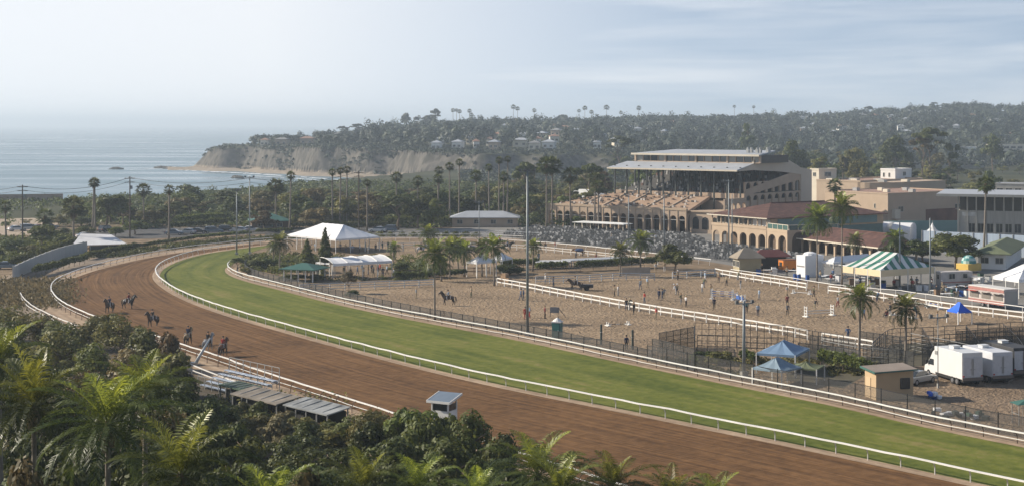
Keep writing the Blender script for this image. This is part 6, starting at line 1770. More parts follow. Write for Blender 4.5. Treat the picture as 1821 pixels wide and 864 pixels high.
for k in range(8):
    w = MB(); w.bar((L * k / 7, 0, 0), (L * k / 7, 0, 1.3), .06); w.bar((L * k / 7, 3.7, 0), (L * k / 7, 3.7, 2.8), .06); w.bar((L * k / 7, .2, .2), (L * k / 7, 3.7, 1.6), .06); w.build('frame', galv_m, o)
w = MB(); w.bar((0, 0, 1.3), (L, 0, 1.3), .06); w.bar((0, 3.7, 2.8), (L, 3.7, 2.8), .06); w.bar((0, 3.7, 2.3), (L, 3.7, 2.3), .05); w.build('pipe_rail', galv_m, o)
p, q = G(345, 650), G(374, 642)
o = thing('leaning_boom', 'pale leaning boom pole rising across the outer rail beside horses', 'pole', p)
w = MB(); w.tube([(0, 0, 0), (.7, .4, 1.3), (1.6, .9, 2.9)], [.22, .17, .09], 8); w.build('boom', M('pale_grey_paint', (.42, .46, .48), .5), o, smooth=True)
w = MB(); w.box((0, 0, .2), (.7, .7, .4)); w.build('foot', galv_m, o)
# ------------------------------------------------------------------ hillside houses
def house(x, y, wpx, col, roofm, label, hgt=4.0, i=0, auto=False):
    p = hit(x, y + 4, 600)
    if p is None: return
    d = p.y; L = wpx * d / F
    o = thing('hillside_house', label, 'house', (p.x, p.y, p.z - .8), rt.uniform(-.5, .3), 'houses on the far hillside', auto)
    w = MB(); w.box((0, 3, hgt / 2 + .4), (L, 6.5, hgt + .8)); w.build('wall', col, o)
    rf, _, _ = hip_roof(-L / 2, L / 2, -.25, 6.25, hgt + .85, hgt + 2.3, .6); rf.build('roof', roofm, o)
    n = max(2, int(L / 4))
    for k in range(n): window(o, -L / 2 + L * (k + .5) / n, -.25, hgt * .62, 1.8, 1.4, 'f', 2)
    return o
red2 = M('faded_tile', (.30, .17, .12), .9)
H_ = [(470, 257, 14, cream, redfelt, 'pale house near the tip of the cliff top'), (500, 256, 22, stucco2, roofdark, 'tan flat house on the cliff top right of the tip house'), (545, 254, 24, stucco2, redfelt, 'long tan house along the cliff edge, middle'),
      (680, 234, 28, M('pink_wall', (.52, .36, .28), .9), red2, 'long pink house high on the headland slope'), (660, 240, 12, stucco2, red2, 'small pink house left of the long pink house'), (783, 255, 14, whitewall, roofgrey, 'white house right of the bare headland slope'), (775, 264, 16, whitewall, roofgrey, 'white villa low on the headland by the cliff'),
      (812, 262, 18, whitewall, roofgrey, 'white house row at the cliff edge, left'), (835, 254, 14, cream, roofgrey, 'cream house above the white cliff edge row'), (870, 256, 12, cream, redfelt, 'small cream house under dark trees, mid hill'), (925, 258, 26, cream, roofgrey, 'wide cream terrace house in the middle of the slope'),
      (950, 264, 20, cream, roofdark, 'lower cream house beside the wide terrace house'), (975, 262, 22, whitewall, roofgrey, 'white terrace house right of the cream pair'), (985, 229, 18, stucco2, red2, 'house with bright orange tiled roof near the ridge'), (1003, 232, 20, stucco2, red2, 'second orange roofed house just right of the bright one'),
      (865, 234, 10, whitewall, roofgrey, 'tiny white house high on the hill left'), (930, 246, 12, whitewall, roofgrey, 'tiny white house mid hill under the palms'), (1062, 262, 14, whitewall, roofgrey, 'white house left of the grandstand roof tip'), (1085, 238, 12, stucco2, roofgrey, 'tan house above the grandstand roof tip'),
      (1060, 240, 10, whitewall, roofgrey, 'tiny white house left of the tan upper house'), (1135, 235, 12, whitewall, roofgrey, 'white house right of the spreading bare tree'), (1100, 256, 16, cream, roofgrey, 'cream house just behind the canopy corner'), (1180, 240, 9, cream, roofgrey, 'tiny cream house over the press box left'),
      (1260, 250, 14, cream, roofgrey, 'cream house in trees over the press box roof'), (1290, 228, 9, whitewall, roofgrey, 'white speck house high above the press box'), (1245, 236, 8, stucco2, redfelt, 'small tan house above the cream press box house'), (1400, 238, 9, whitewall, roofgrey, 'small white house above the big dark tree'),
      (1445, 226, 10, whitewall, roofgrey, 'white house on the right slope, upper left'), (1480, 240, 12, cream, roofgrey, 'cream house on the right slope, lower left'), (1545, 230, 14, whitewall, roofgrey, 'bright white house on the middle right slope'), (1547, 248, 12, whitewall, roofgrey, 'bright white house lower on the middle right slope'),
      (1610, 216, 8, cream, roofgrey, 'tiny cream house near the right ridge'), (1700, 230, 10, whitewall, roofgrey, 'white house right of the towering pine'), (1740, 222, 9, cream, red2, 'tiny red roofed house far up the right slope'), (1790, 228, 10, whitewall, roofgrey, 'white house at the right edge of the hill'), (1350, 246, 10, cream, redfelt, 'cream house right of the pointed dark pine'),
      (1320, 262, 14, whitewall, roofgrey, 'white house low behind the press box end'), (740, 250, 10, whitewall, roofgrey, 'small white house on the headland, right of the long pink one'), (600, 245, 12, stucco2, roofdark, 'dull tan house on the headland shoulder')]
for i, h in enumerate(H_): house(*h[:5], label=h[5], hgt=4.6)

for i, (x, y, w) in enumerate(EXTRA):
    c_ = rh.choice((whitewall, whitewall, cream, stucco2)); r_ = rh.choice((roofgrey, red2, roofdark))
    house(x, y, w, c_, r_, {'white_wall': 'small white', 'cream_wall': 'small cream', 'pink_tan_stucco': 'small tan'}[c_.name] + ' hill house', hgt=4.8, auto=True)
# ================================================================== VEHICLES
tyre = M('tyre_rubber', (.022, .022, .022), .9, .2, 4); rim = M('alloy_rim', (.40, .40, .42), .35, .1, 4, metal=.8)
lampr = M('red_lamp', (.35, .02, .02), .3); lampw = M('clear_lamp', (.65, .66, .68), .2)
def wheel(parent, x, y, r=.34, wd=.24):
    s = 1 if y > 0 else -1
    w = MB(); w.tube([(x, y - s * wd, r), (x, y - s * .03, r), (x, y, r)], [r, r, r * .9], 16); t = w.build('wheel', tyre, parent, smooth=False)
    w = MB(); w.tube([(x, y - s * .02, r), (x, y + s * .012, r)], [r * .62, r * .55], 10); w.build('rim', rim, t)
def car(loc, rz, paint, label, suv=False, group='parked cars'):
    o = thing('parked_car', label, 'car', loc, rz, group)
    L, W, Ht = (4.7, 1.85, 1.72) if suv else (4.5, 1.8, 1.42)
    hl = L / 2
    if suv: low = [(-hl, .32), (-hl - .02, .62), (-hl + .05, 1.0), (hl - 1.35, 1.04), (hl - .25, .9), (hl, .68), (hl, .34)]; cab = [(-hl + .08, 1.0), (-hl + .38, Ht - .1), (-hl + .8, Ht), (hl - 2.3, Ht), (hl - 1.95, Ht - .08), (hl - 1.2, 1.03)]
    else: low = [(-hl, .32), (-hl, .68), (-hl + .2, .92), (hl - 1.3, .92), (hl - .25, .78), (hl, .6), (hl, .32)]; cab = [(-hl + .55, .92), (-hl + 1.2, Ht - .06), (-hl + 1.6, Ht), (hl - 2.2, Ht), (hl - 1.9, Ht - .06), (hl - 1.15, .9)]
    m = MB(); m.extr(low, -W / 2, W / 2); m.build('body', paint, o, bevel=.07)
    m = MB(); m.extr(cab, -W / 2 + .10, W / 2 - .10); 
    for i, v in enumerate(m.v):
        if v[2] > 1.15: m.v[i] = (v[0], v[1] * .86, v[2])
    m.build('glasshouse', M('car_glass', (.03, .035, .04), .08, .1, 1, spec=.9), o, bevel=.04)
    m = MB(); m.extr([(cab[1][0] - .02, Ht - .09), (cab[2][0], Ht + .012), (cab[3][0], Ht + .012), (cab[4][0] + .02, Ht - .07)], -W / 2 * .82, W / 2 * .82); m.build('roof', paint, o, bevel=.03)
    for xx in (cab[2][0] - .25, (cab[2][0] + cab[3][0]) / 2, cab[3][0] + .25):
        pass
    for x in (-hl + .85, hl - .85):
        for y in (W / 2, -W / 2): wheel(o, x, y + (.01 if y > 0 else -.01))
    for y in (-.62, .62):
        m = MB(); m.box((hl - .06, y, .66), (.16, .34, .14)); m.build('headlight', lampw, o)
        m = MB(); m.box((-hl + .02, y * 1.1, .82), (.1, .22, .2)); m.build('tail_light', lampr, o)
    m = MB(); m.box((hl, 0, .42), (.12, W - .1, .2)); m.box((-hl, 0, .42), (.12, W - .1, .2)); m.build('bumper', dark_m, o)
    for y in (-W / 2 - .06, W / 2 + .06):
        m = MB(); m.box((hl - 1.55, y, 1.02), (.14, .16, .12)); m.build('mirror', paint, o)
    return o
silver = M('silver_paint', (.45, .46, .47), .3, .04, 1, metal=.6); whitep = M('white_car_paint', (.62, .62, .61), .3, .03, 1, spec=.6); blackp = M('black_paint', (.02, .02, .022), .25, .1, 1, spec=.6)
blue_p = M('blue_grey_paint', (.13, .17, .22), .3, .06, 1, metal=.4); red_p = M('dark_red_paint', (.22, .03, .03), .3)
cars = [((380, 415), 12, blue_p, 'slate blue wagon parked behind the bend, front of the row', True), ((352, 415.5), 8, blackp, 'black car parked left of the slate blue wagon', False), ((404, 413), 10, blackp, 'black wagon just right of the slate blue wagon', True),
        ((425, 413.5), 170, silver, 'silver car parked right of the two dark wagons', False), ((446, 412), 15, whitep, 'white car parked in front of the green roofed shed', False), ((333, 416.5), 170, silver, 'silver car at the left end of the row behind the bend', False),
        ((310, 418), 5, blue_p, 'blue car half hidden by hedges, left end of the row', False), ((470, 411), 175, blackp, 'black wagon parked below the green roofed shed', True),
        ((12, 478), 8, blue_p, 'blue grey sedan by the left edge, above the curved wall end', False), ((152, 424), 30, whitep, 'white car behind the pale flat tent roof, left', False), ((190, 413), 60, blackp, 'black wagon under trees behind the pale flat tent', True),
        ((30, 411), 40, whitep, 'white car in the beach lot at the far left', False), ((52, 410), 40, silver, 'silver car in the beach lot, second from left', True), ((88, 407), 40, blue_p, 'blue car in the beach lot near its wall', False), ((70, 409), 45, red_p, 'dark red car in the beach lot', False),
        ((672, 413), 170, whitep, 'white car right of the marquee peak', False), ((690, 412.5), 175, blue_p, 'blue wagon right of the marquee, beside the white car', True),
        ((1632, 681), 40, silver, 'silver sedan nosed between guard hut and white truck', False)]
for (x, y), a, m, l, s in cars:
    p = G(x, y); car(p, R(a), m, l, s)
# box trucks: local +x forward
def truck(loc, rz, label, L=6.0, Hh=3.1, paint=whitep, cab=True, name='box_truck', cat='truck', tandem=True):
    o = thing(name, label, cat, loc, rz)
    z0 = .62; W = 2.4
    m = MB(); m.box((L / 2, 0, z0 + (Hh - z0) / 2 + .1), (L, W, Hh - z0)); m.build('box_body', paint, o, bevel=.05)
    m = MB(); m.box((L / 2, 0, .52), (L - .2, W - .4, .26)); m.build('chassis', dark_m, o)
    for y in (-.58, .58):
        m = MB(); m.box((-.025, y, z0 + 1.35), (.05, 1.05, 2.0)); d = m.build('rear_door', M('door_white', (.52, .52, .53), .5, .1, 3), o)
        m = MB(); m.bar((-.08, y * .15, z0 + .5), (-.08, y * .15, z0 + 2.2), .04); m.box((-.08, y * .3, z0 + 1.1), (.05, .2, .08)); m.build('latch', galv_m, d)
    m = MB(); m.box((-.06, 0, z0 + .12), (.1, W, .3)); m.build('rear_bumper', M('grimy_step', (.16, .13, .11), .7), o)
    for y in (-1.05, 1.05):
        m = MB(); m.box((-.06, y, z0 + .42), (.06, .16, .16)); m.build('tail_light', lampr, o)
    m = MB(); m.box((L * .62, 0, Hh + .24), (.8, .8, .3)); m.box((L * .62, 0, Hh + .40), (.95, .95, .04)); m.build('roof_unit', M('white_car_paint', None), o, bevel=.03)
    m = MB(); m.box((L * .93, W / 2 + .01, Hh - .55), (.5, .05, .38)); m.build('vent_grille', galv_m, o)
    if tandem:
        for x in (1.0, 1.85):
            for y in (W / 2, -W / 2): wheel(o, x, y + (.02 if y > 0 else -.02), .40, .28)
    else:
        for y in (W / 2, -W / 2): wheel(o, 1.4, y, .40, .28)
    if cab:
        c0 = L
        prof = [(c0, .45), (c0, Hh - .2), (c0 + .55, Hh - .55), (c0 + 1.05, 2.05), (c0 + 1.25, 1.9), (c0 + 1.6, 1.35), (c0 + 2.15, 1.15), (c0 + 2.25, .5)]
        m = MB(); m.extr(prof, -W / 2 + .12, W / 2 - .12); cb = m.build('cab', paint, o, bevel=.06)
        m = MB(); m.add([(c0 + 1.12, -W / 2 + .3, 2.02), (c0 + 1.12, W / 2 - .3, 2.02), (c0 + 1.66, W / 2 - .3, 1.38), (c0 + 1.66, -W / 2 + .3, 1.38)], [(0, 1, 2, 3)]); m.shift((.03, 0, .03)); m.build('windscreen', M('car_glass', None), cb)
        for s in (-1, 1):
            m = MB(); m.add([(c0 + .3, s * (W / 2 - .11), 1.35), (c0 + 1.5, s * (W / 2 - .11), 1.35), (c0 + 1.1, s * (W / 2 - .11), 1.98), (c0 + .3, s * (W / 2 - .11), 2.0)], [(0, 1, 2, 3) if s < 0 else (3, 2, 1, 0)]); m.build('side_window', M('car_glass', None), cb)
            m = MB(); m.box((c0 + 1.45, s * (W / 2 + .08), 1.6), (.12, .25, .4)); m.build('mirror', dark_m, cb)
            m = MB(); m.box((c0 + 2.2, s * .8, .95), (.1, .3, .2)); m.build('headlight', lampw, cb)
            wheel(o, c0 + 1.35, s * (W / 2 - .08), .38, .26)
    return o
near_c = G(1711, 687); hv = Vector((-1.6, 5.7, 0)).normalized(); rv = Vector((hv.y, -hv.x, 0))
ang = math.atan2(hv.y, hv.x)
truck(near_c + rv * 1.2, ang, 'white box truck with cab facing away, nearest the guard hut', 5.3, 3.35)
c2 = G(1765, 683)
truck(c2 + rv * 1.2, ang, 'plain white box trailer parked right of the white truck', 5.6, 3.2, M('trailer_white', (.56, .57, .60), .45), cab=False, name='box_trailer', cat='trailer')
c3 = G(1801, 674)
truck(c3 + rv * 1.3, ang, 'dark grey trailer at the right edge behind the white trailers', 6.0, 3.2, M('charcoal_panel', (.05, .05, .052), .6), cab=False, name='box_trailer', cat='trailer')
# food trailer, red and white
o, L = frame_thing('food_trailer', 'long red and white food trailer with awning windows', 'trailer', G(1722, 541), G(1786, 551))
w = MB(); w.box((L / 2, 1.3, 1.75), (L, 2.6, 2.3)); w.build('body', M('trailer_cream', (.48, .44, .41), .6, .15, 2), o, bevel=.06)
w = MB(); w.box((L / 2, -.03, 2.65), (L - .1, .05, .4)); w.box((L / 2, -.03, .85), (L - .1, .05, .5)); w.build('red_band', M('faded_red_paint', (.34, .16, .14), .6, .2, 2), o)
for k in range(3):
    w = MB(); w.box((L * (.17 + .33 * k), -.04, 1.8), (L * .24, .06, .95)); h_ = w.build('serving_hatch', M('hatch_glass', (.20, .18, .16), .4), o); w = MB(); w.box((L * (.17 + .33 * k), -.35, 2.3), (L * .25, .6, .05)); w.build('awning', M('red_awning', (.45, .07, .05), .7) if k == 0 else M('trailer_cream', None), h_)
w = MB(); w.box((L + .03, 1.3, 1.7), (.05, 2.2, 1.9)); w.build('end_panel', greywall, o)
for x in (L * .4, L * .55):
    for y in (0, 2.6): wheel(o, x, y if y else -.02, .36)
w = MB(); w.box((L / 2, 1.3, 2.96), (L + .1, 2.7, .1)); w.build('roof', offwhite_m, o)
# caravan behind the striped tent
o, L = frame_thing('caravan', 'old white caravan right of the striped tent', 'caravan', G(1663, 511), G(1674, 513))
w = MB(); w.box((L / 2, 3, 1.6), (L, 6, 2.3)); w.build('body', M('trailer_cream', None), o, bevel=.15)
window(o, L * .5, 0, 1.9, .8, .8, 'f', 1); window(o, L, 2, 2.0, 1.2, .9, 'r', 2); window(o, L, 4.5, 2.0, .9, .8, 'r', 1)
for y in (2.4, 3.4): wheel(o, L - .1, y, .35, .3) if False else None
w = MB(); w.tube([(L + .02, 3, .36), (L - .25, 3, .36)], .36, 12); w.build('wheel', tyre, o)
w = MB(); w.box((L + .015, 3, 1.0), (.03, 5.6, .22)); w.build('stripe', M('faded_red_paint', None), o)
# golf cart style flat cart near the caravan
for (x, y), l in (((1712, 509), 'pale utility cart parked right of the caravan'), ((1738, 512), 'dark utility cart parked by the yellow food cart')):
    o = thing('utility_cart', l, 'cart', G(x, y), R(150))
    w = MB(); w.extr([(-1.3, .35), (-1.3, .8), (-.2, .85), (-.1, .55), (.6, .55), (.8, .95), (1.3, .8), (1.35, .35)], -.6, .6); w.build('body', whitep if 'pale' in l else blackp, o, bevel=.04)
    w = MB(); w.box((.1, 0, 1.85), (2.0, 1.2, .07)); w.build('roof', offwhite_m, o)
    for xx in (-.8, 1.0):
        for yy in (-.55, .55):
            w = MB(); w.bar((xx, yy, .8), (xx, yy, 1.85), .05); w.build('post', dark_m, o); 
    for xx in (-.9, .9):
        for yy in (-.6, .6): wheel(o, xx, yy, .25, .18)
# ================================================================== POLES AND WIRES
pole_m = M('grey_pole', (.20, .22, .23), .55, .12, 1, metal=.4); wood_m = M('creosoted_wood', (.085, .07, .058), .9, .25, 3)
def lightpole(xb, yb, ytop, label, arm=True, r=.16, mat=None, lamps=4):
    p = G(xb, yb); h = ztop(xb, ytop, p.y)
    o = thing('floodlight_pole', label, 'light pole', p, rt.uniform(-.3, .3))
    w = MB(); w.tube([(0, 0, 0), (0, 0, h * .5), (0, 0, h)], [r, r * .85, r * .62], 10); w.build('pole', mat or pole_m, o, smooth=True)
    w = MB(); w.box((0, 0, .25), (r * 3.4, r * 3.4, .5)); w.build('footing', greywall, o)
    if arm:
        w = MB(); w.bar((-1.0, 0, h - .25), (1.0, 0, h - .25), .12); w.build('crossarm', mat or pole_m, o)
        for k in range(lamps):
            x = -.9 + 1.8 * k / (lamps - 1); w = MB(); w.box((x, -.15, h - .02), (.34, .4, .3), taper=.8); w.build('floodlight', M('lamp_housing', (.10, .10, .10), .5), o)
    return o
lightpole(421, 453, 337, 'floodlight pole left of the pair at the green turf tip')
lightpole(444, 452, 314, 'taller floodlight pole right of the pair at the green turf tip', lamps=2)
lightpole(938, 597, 303, 'tallest grey floodlight pole standing in the sand ring', r=.19)
lightpole(1118, 437, 345, 'floodlight pole before the arcade, left of two', arm=True, lamps=2)
lightpole(1181, 444, 346, 'floodlight pole before the arcade, right of two', arm=True, lamps=2)
lightpole(1296, 462, 320, 'floodlight pole at the clubhouse arches, left of two', lamps=2)
lightpole(1302, 464, 345, 'bare thin pole at the clubhouse arches, right of two', arm=False, r=.11)
lightpole(1600, 515, 392, 'grey pole rising behind the striped tent', arm=False)
lightpole(1654, 523, 388, 'thin pole at the right corner of the striped tent', arm=False)
lightpole(852, 440, 358, 'slim pole right of the marquee, behind the warm up ring', arm=True, lamps=2, r=.11)
lightpole(1668, 690, 560, 'short slim lamp pole among the pens', arm=True, lamps=2, r=.05)
o = lightpole(1323, 668, 535, 'thick grey pole with small crosshead beside the pens', arm=True, lamps=2, r=.2)
for (x, y, t), l in zip(((1069, 612, 576), (1125, 621, 586)), ('short green timber post in the sand, left of two', 'short green timber post in the sand, right of two')):
    p = G(x, y); h = ztop(x, t, p.y); o = thing('marker_post', l, 'post', p)
    w = MB(); w.tube([(0, 0, 0), (0, 0, h - .06), (0, 0, h)], [.15, .14, .1], 10); w.build('shaft', M('green_black_post', (.07, .085, .075), .8), o); w = MB(); w.tube([(0, 0, h * .6), (0, 0, h * .63)], .165, 10); w.build('band', galv_m, o)
UP = []
def utility(x, yb, yt, label):
    p = G(x, yb); h = ztop(x, yt, p.y)
    o = thing('utility_pole', label, 'utility pole', p, R(15))
    w = MB(); w.tube([(0, 0, 0), (0, 0, h)], [.19, .12], 8); w.build('pole', wood_m, o)
    for z in (h - .5, h - 1.4):
        w = MB(); w.box((0, 0, z), (2.4, .12, .14)); w.build('crossarm', wood_m, o)
    for x_ in (-1.05, -.4, .4, 1.05):
        w = MB(); w.lathe([(.05, 0), (.08, .08), (.05, .16), (.08, .2), (0, .26)], (x_, 0, h - .43), 6); w.build('insulator', galv_m, o)
    w = MB(); w.lathe([(.0, 0), (.25, .02), (.25, .8), (0, .85)], (.35, 0, h - 3.0), 8); w.build('transformer', pole_m, o)
    UP.append((p, h)); return o
utility(40, 432, 329, 'leftmost wooden utility pole against the sea')
utility(231, 424, 314, 'wooden utility pole against the sea, second from left')
utility(638, 414, 304, 'wooden utility pole rising behind the marquee')
def wire(a, b, sag, label):
    n = 24; pts = []
    for i in range(n + 1):
        t = i / n; p = a.lerp(b, t); p.z -= 4 * sag * t * (1 - t); pts.append(p)
    mid = (a + b) / 2; mid.z = 0
    o = thing('power_line', label, 'cable', mid)
    w = MB(); w.tube([q - mid for q in pts], .045, 4); w.build('wire', M('black_cable', (.02, .02, .02), .7), o)
    w = MB(); w.tube([q - mid - Vector((0, 0, .9)) for q in pts], .035, 4); w.build('wire', M('black_cable', None), o)
P = [Vector((p.x, p.y, h - .25)) for p, h in UP]
wire(AT(-140, 372, 11.5), P[0], 1.2, 'power line running off the left edge'); wire(P[0], P[1], 1.6, 'sagging power line between the two left utility poles'); wire(P[1], AT(444, G(444, 452).y, ztop(444, 317, G(444, 452).y)), 1.2, 'power line from the second pole to the tall floodlight')
wire(AT(444, G(444, 452).y, ztop(444, 317, G(444, 452).y)), P[2], 1.4, 'power line from the tall floodlight to the pole behind the marquee')
# ================================================================== PORTABLE TOILET, SMALL STUFF
o = thing('portable_toilet', 'green portable toilet with white domed roof by the black fence', 'portable toilet', G(991, 600), R(-20))
w = MB(); w.box((0, 0, 1.0), (1.1, 1.1, 1.95)); w.build('cabin', M('toilet_green', (.03, .14, .13), .5), o, bevel=.05)
w = MB(); w.box((0, 0, 2.02), (1.22, 1.22, .14)); w.lathe([(.62, .07), (.5, .2), (.2, .42), (.08, .5), (0, .52)], (0, 0, 2.02), 12); w.build('roof', whitewall, o)
w = MB(); w.box((0, -.565, .98), (.8, .04, 1.75)); d_ = w.build('door', M('toilet_door', (.05, .19, .17), .5), o); w = MB(); w.box((.3, -.6, 1.0), (.06, .05, .16)); w.build('handle', whitewall, d_)
w = MB(); w.box((-.56, 0, 1.65), (.03, .7, .2)); w.build('vent', whitewall, o)
rg = random.Random(12)
def heap(x, y, label, n, mats, w_, cat='heap', name='supply_heap'):
    o = thing(name, label, cat, G(x, y), rg.uniform(0, 3))
    for k in range(n):
        m = MB(); a = rg.uniform(0, 6.3); r = rg.uniform(0, w_)
        m.box((r * math.cos(a), r * .6 * math.sin(a), .2 + (.3 if k > n * .6 else 0)), (rg.uniform(.4, .9), rg.uniform(.3, .6), rg.uniform(.25, .45)), rg.uniform(0, 3))
        m.build('bundle', rg.choice(mats), o, bevel=.05)
heap(1661, 708, 'heap of blue and white bundles on the dusty lot', 12, [fabbl, fab, M('dark_blue_cloth', (.04, .07, .18), .8), fab], 1.1)
heap(1705, 742, 'row of dark green bags along the tall fence', 14, [M('dark_bag', (.03, .04, .035), .8), fab, M('green_bag', (.04, .08, .06), .8)], 2.6)
heap(1660, 625, 'red and white gear tossed among the pens', 6, [M('red_awning', None), fab, greywall], .9)
heap(1505, 533, 'blue water barrels by the white cube tent', 5, [M('blue_barrel', (.02, .08, .3), .5), fabbl], .9) if False else None
for k, (x, y) in enumerate(((1414, 497), (1421, 498), (1436, 499))):
    o = thing('barrel', ['blue barrel standing left of the white cube tent', 'blue barrel in front of the white cube tent, nearest the fence', 'blue barrel right of the white cube tent front'][k], 'barrel', G(x, y), 0, 'blue barrels')
    w = MB(); w.lathe([(0, 0), (.32, 0), (.34, .4), (.36, .5), (.34, .6), (.32, 1.0), (0, 1.0)], (0, 0, 0), 12); w.build('drum', M('blue_barrel', (.02, .08, .3), .5), o)
    w = MB(); w.lathe([(.12, 1.0), (.12, 1.05), (0, 1.05)], (0, 0, 0), 8); w.build('lid', dark_m, o)
# ------------------------------------------------------------------ jumps
def jump(xa, ya, xb, yb, label, poles, cols, std=1.5, filler=None):
    A, B = G(xa, ya), G(xb, yb)
    o, L = frame_thing('show_jump', label, 'show jump', A, B, 'show jumps on the sand')
    for x in (0, L):
        w = MB()
        for yy in (-.3, .3): w.box((x, yy, std / 2), (.1, .1, std))
        for zz in (.15, .5, .9, 1.3):
            if zz < std: w.box((x, 0, zz), (.07, .6, .07))
        w.box((x, 0, .05), (.5, 1.0, .1)); w.build('standard', whitewall, o)
    for k, z in enumerate(poles):
        w = MB(); n = 5
        for i in range(n): w.tube([(L * i / n, (-.1 if k % 2 else .1), z), (L * (i + 1) / n, (-.1 if k % 2 else .1), z)], .055, 6, mi=i % 2)
        w.build('rail_pole', cols, o)
    if filler:
        w = MB(); w.box((L / 2, .05, .35), (L - .5, .12, .6)); w.build('filler_panel', filler, o)
bl = M('blue_jump_paint', (.05, .12, .36), .5)
jump(1266, 531, 1303, 533, 'blue and white show jump with tall standards, left in the ring', (.5, .9, 1.2), [bl, whitewall], 1.6)
jump(1308, 531, 1322, 535, 'low blue and white oxer right of the tall blue jump', (.4, .7), [bl, whitewall], 1.0, bl)
jump(1433, 563, 1480, 560, 'white show jump with two lattice standards, in the ring centre', (.4, .8), [whitewall, offwhite_m], 1.5)
jump(1081, 579, 1117, 577, 'low ground pole between two white blocks on the near sand', (.15,), [offwhite_m, terra_dark], .5)
jump(1411, 521, 1440, 523, 'low pole jump by the far ring fence', (.2,), [offwhite_m, whitewall], .6)
jump(1650, 545, 1672, 549, 'low white jump beside the royal blue canopy', (.3, .6), [whitewall, bl], .9)
jump(1588, 560, 1625, 566, 'ground pole lying right of the ring centre', (.12,), [whitewall, offwhite_m], .35)
# picnic style barriers below the hedges
o, L = frame_thing('hoarding', 'pale banner hoarding behind the grey board fence, right of the hedges', 'barrier', G(1106, 489), G(1156, 488))
w = MB(); w.box((L / 2, 0, .75), (L, .06, 1.3)); w.build('banner', M('beige_banner', (.36, .31, .26), .8, .12, 1), o)
for k in range(5):
    w = MB(); w.box((L * k / 4, .06, .7), (.08, .08, 1.4)); w.build('post', galv_m, o)
o, L = frame_thing('crate_stack', 'stack of brown timber crates at the left end of the white fence', 'crates', G(889, 500), G(908, 502))
for i, (x, z) in enumerate(((.4, .4), (1.3, .4), (.8, 1.1))):
    w = MB(); w.box((x * L / 1.8, 0, z), (.75 * L / 1.8 + .1, .8, .7)); w.build('crate', M('crate_wood', (.30, .20, .12), .85, .25, 2), o, bevel=.02)
# silver sheet roofs lying over the low stalls at the warm up ring
pavilion('low_awning', 'long thin silver awning over the stalls beyond the hedges', G(1016, 475), G(1120, 470), 3.0, 1.3, 1.45, roofgrey, galv_m, 6, .3, walls=False)
pavilion('low_awning', 'short silver awning left of the long one beyond the hedges', G(956, 478), G(1012, 477), 3.5, 1.3, 1.45, M('silver_sheet', (.5, .5, .5), .5), galv_m, 4, .3, walls=False)
# ================================================================== CHAIRS ON THE APRON
seatm = M('chair_shell', (.17, .175, .18), .45, .25, .35, metal=.3)
seatpoly = [tuple(G(x, y)[:2]) for x, y in ((900, 415), (975, 405.5), (1225, 419), (1262, 435), (1330, 443), (1405, 454), (1440, 462), (1400, 478), (1290, 466), (1240, 458), (1170, 451), (1000, 435), (940, 428), (895, 422))]
xs = [p[0] for p in seatpoly]; ys = [p[1] for p in seatpoly]
ev = (Vector(gB) - Vector(gA)).normalized(); nv = Vector((-ev.y, ev.x, 0)); rc = random.Random(31)
spots = []
for i in range(-90, 150):
    for j in range(-70, 30):
        p = Vector(gA) + ev * (i * .82 + (j % 2) * .2) + nv * (j * 1.45)
        if not inpoly(p.x, p.y, seatpoly): continue
        if (i % 11) == 0 or (j % 8) == 0 or rc.random() < .12: continue
        spots.append((p.x + rc.uniform(-.12, .12), p.y + rc.uniform(-.12, .12), math.atan2(ev.y, ev.x) + rc.uniform(-.08, .08)))
spots.sort(key=lambda s: s[1])
cm = MB(); cm.box((0, 0, .44), (.5, .5, .06)); cm.box((0, .25, .72), (.5, .06, .52))
for a in (-.22, .22):
    for b in (-.22, .22): cm.bar((a, b, 0), (a, b, .44), .035)
cm.bar((-.25, -.2, .62), (-.25, .25, .62), .05); cm.bar((.25, -.2, .62), (.25, .25, .62), .05)
SHELL = [seatm, M('chair_shell_pale', (.36, .36, .36), .5, .1, 1), M('chair_shell_dark', (.05, .053, .056), .5, .2, 1)]
metas = []
for m in SHELL:
    o = cm.build('apron_chair', m); metas.append(o.data); bpy.data.objects.remove(o)
restv = [MB(), MB(), MB()]
wc = [0, 0, 2, 2, 2, 2, 2, 1]
LBL = ['mid grey chair in the rows on the apron before the grandstand', 'pale chair in the rows on the apron before the grandstand', 'dark chair in the rows on the apron before the grandstand']
for i, (x, y, a) in enumerate(spots):
    k = rc.choice(wc)
    if i < 300:
        o = link('apron_chair', metas[k]); o.location = (x, y, .016); o.rotation_euler = (0, 0, a); tag(o, LBL[k], 'chair', ['grey chairs on the apron', 'pale chairs on the apron', 'dark chairs on the apron'][k])
    else:
        ca, sa = math.cos(a), math.sin(a)
        restv[k].add([(v[0] * ca - v[1] * sa + x, v[0] * sa + v[1] * ca + y, v[2] + .016) for v in cm.v], cm.f)
for r_, m in zip(restv, SHELL):
    if not r_.v: continue
    if m is SHELL[0]: allm = MB()
allm = MB()
for k, r_ in enumerate(restv): allm.add(r_.v, r_.f, k)
if allm.v:
    o = allm.build('apron_chairs', SHELL); tag(o, 'mass of chairs filling the apron in front of the grandstand', 'chairs', kind='stuff')
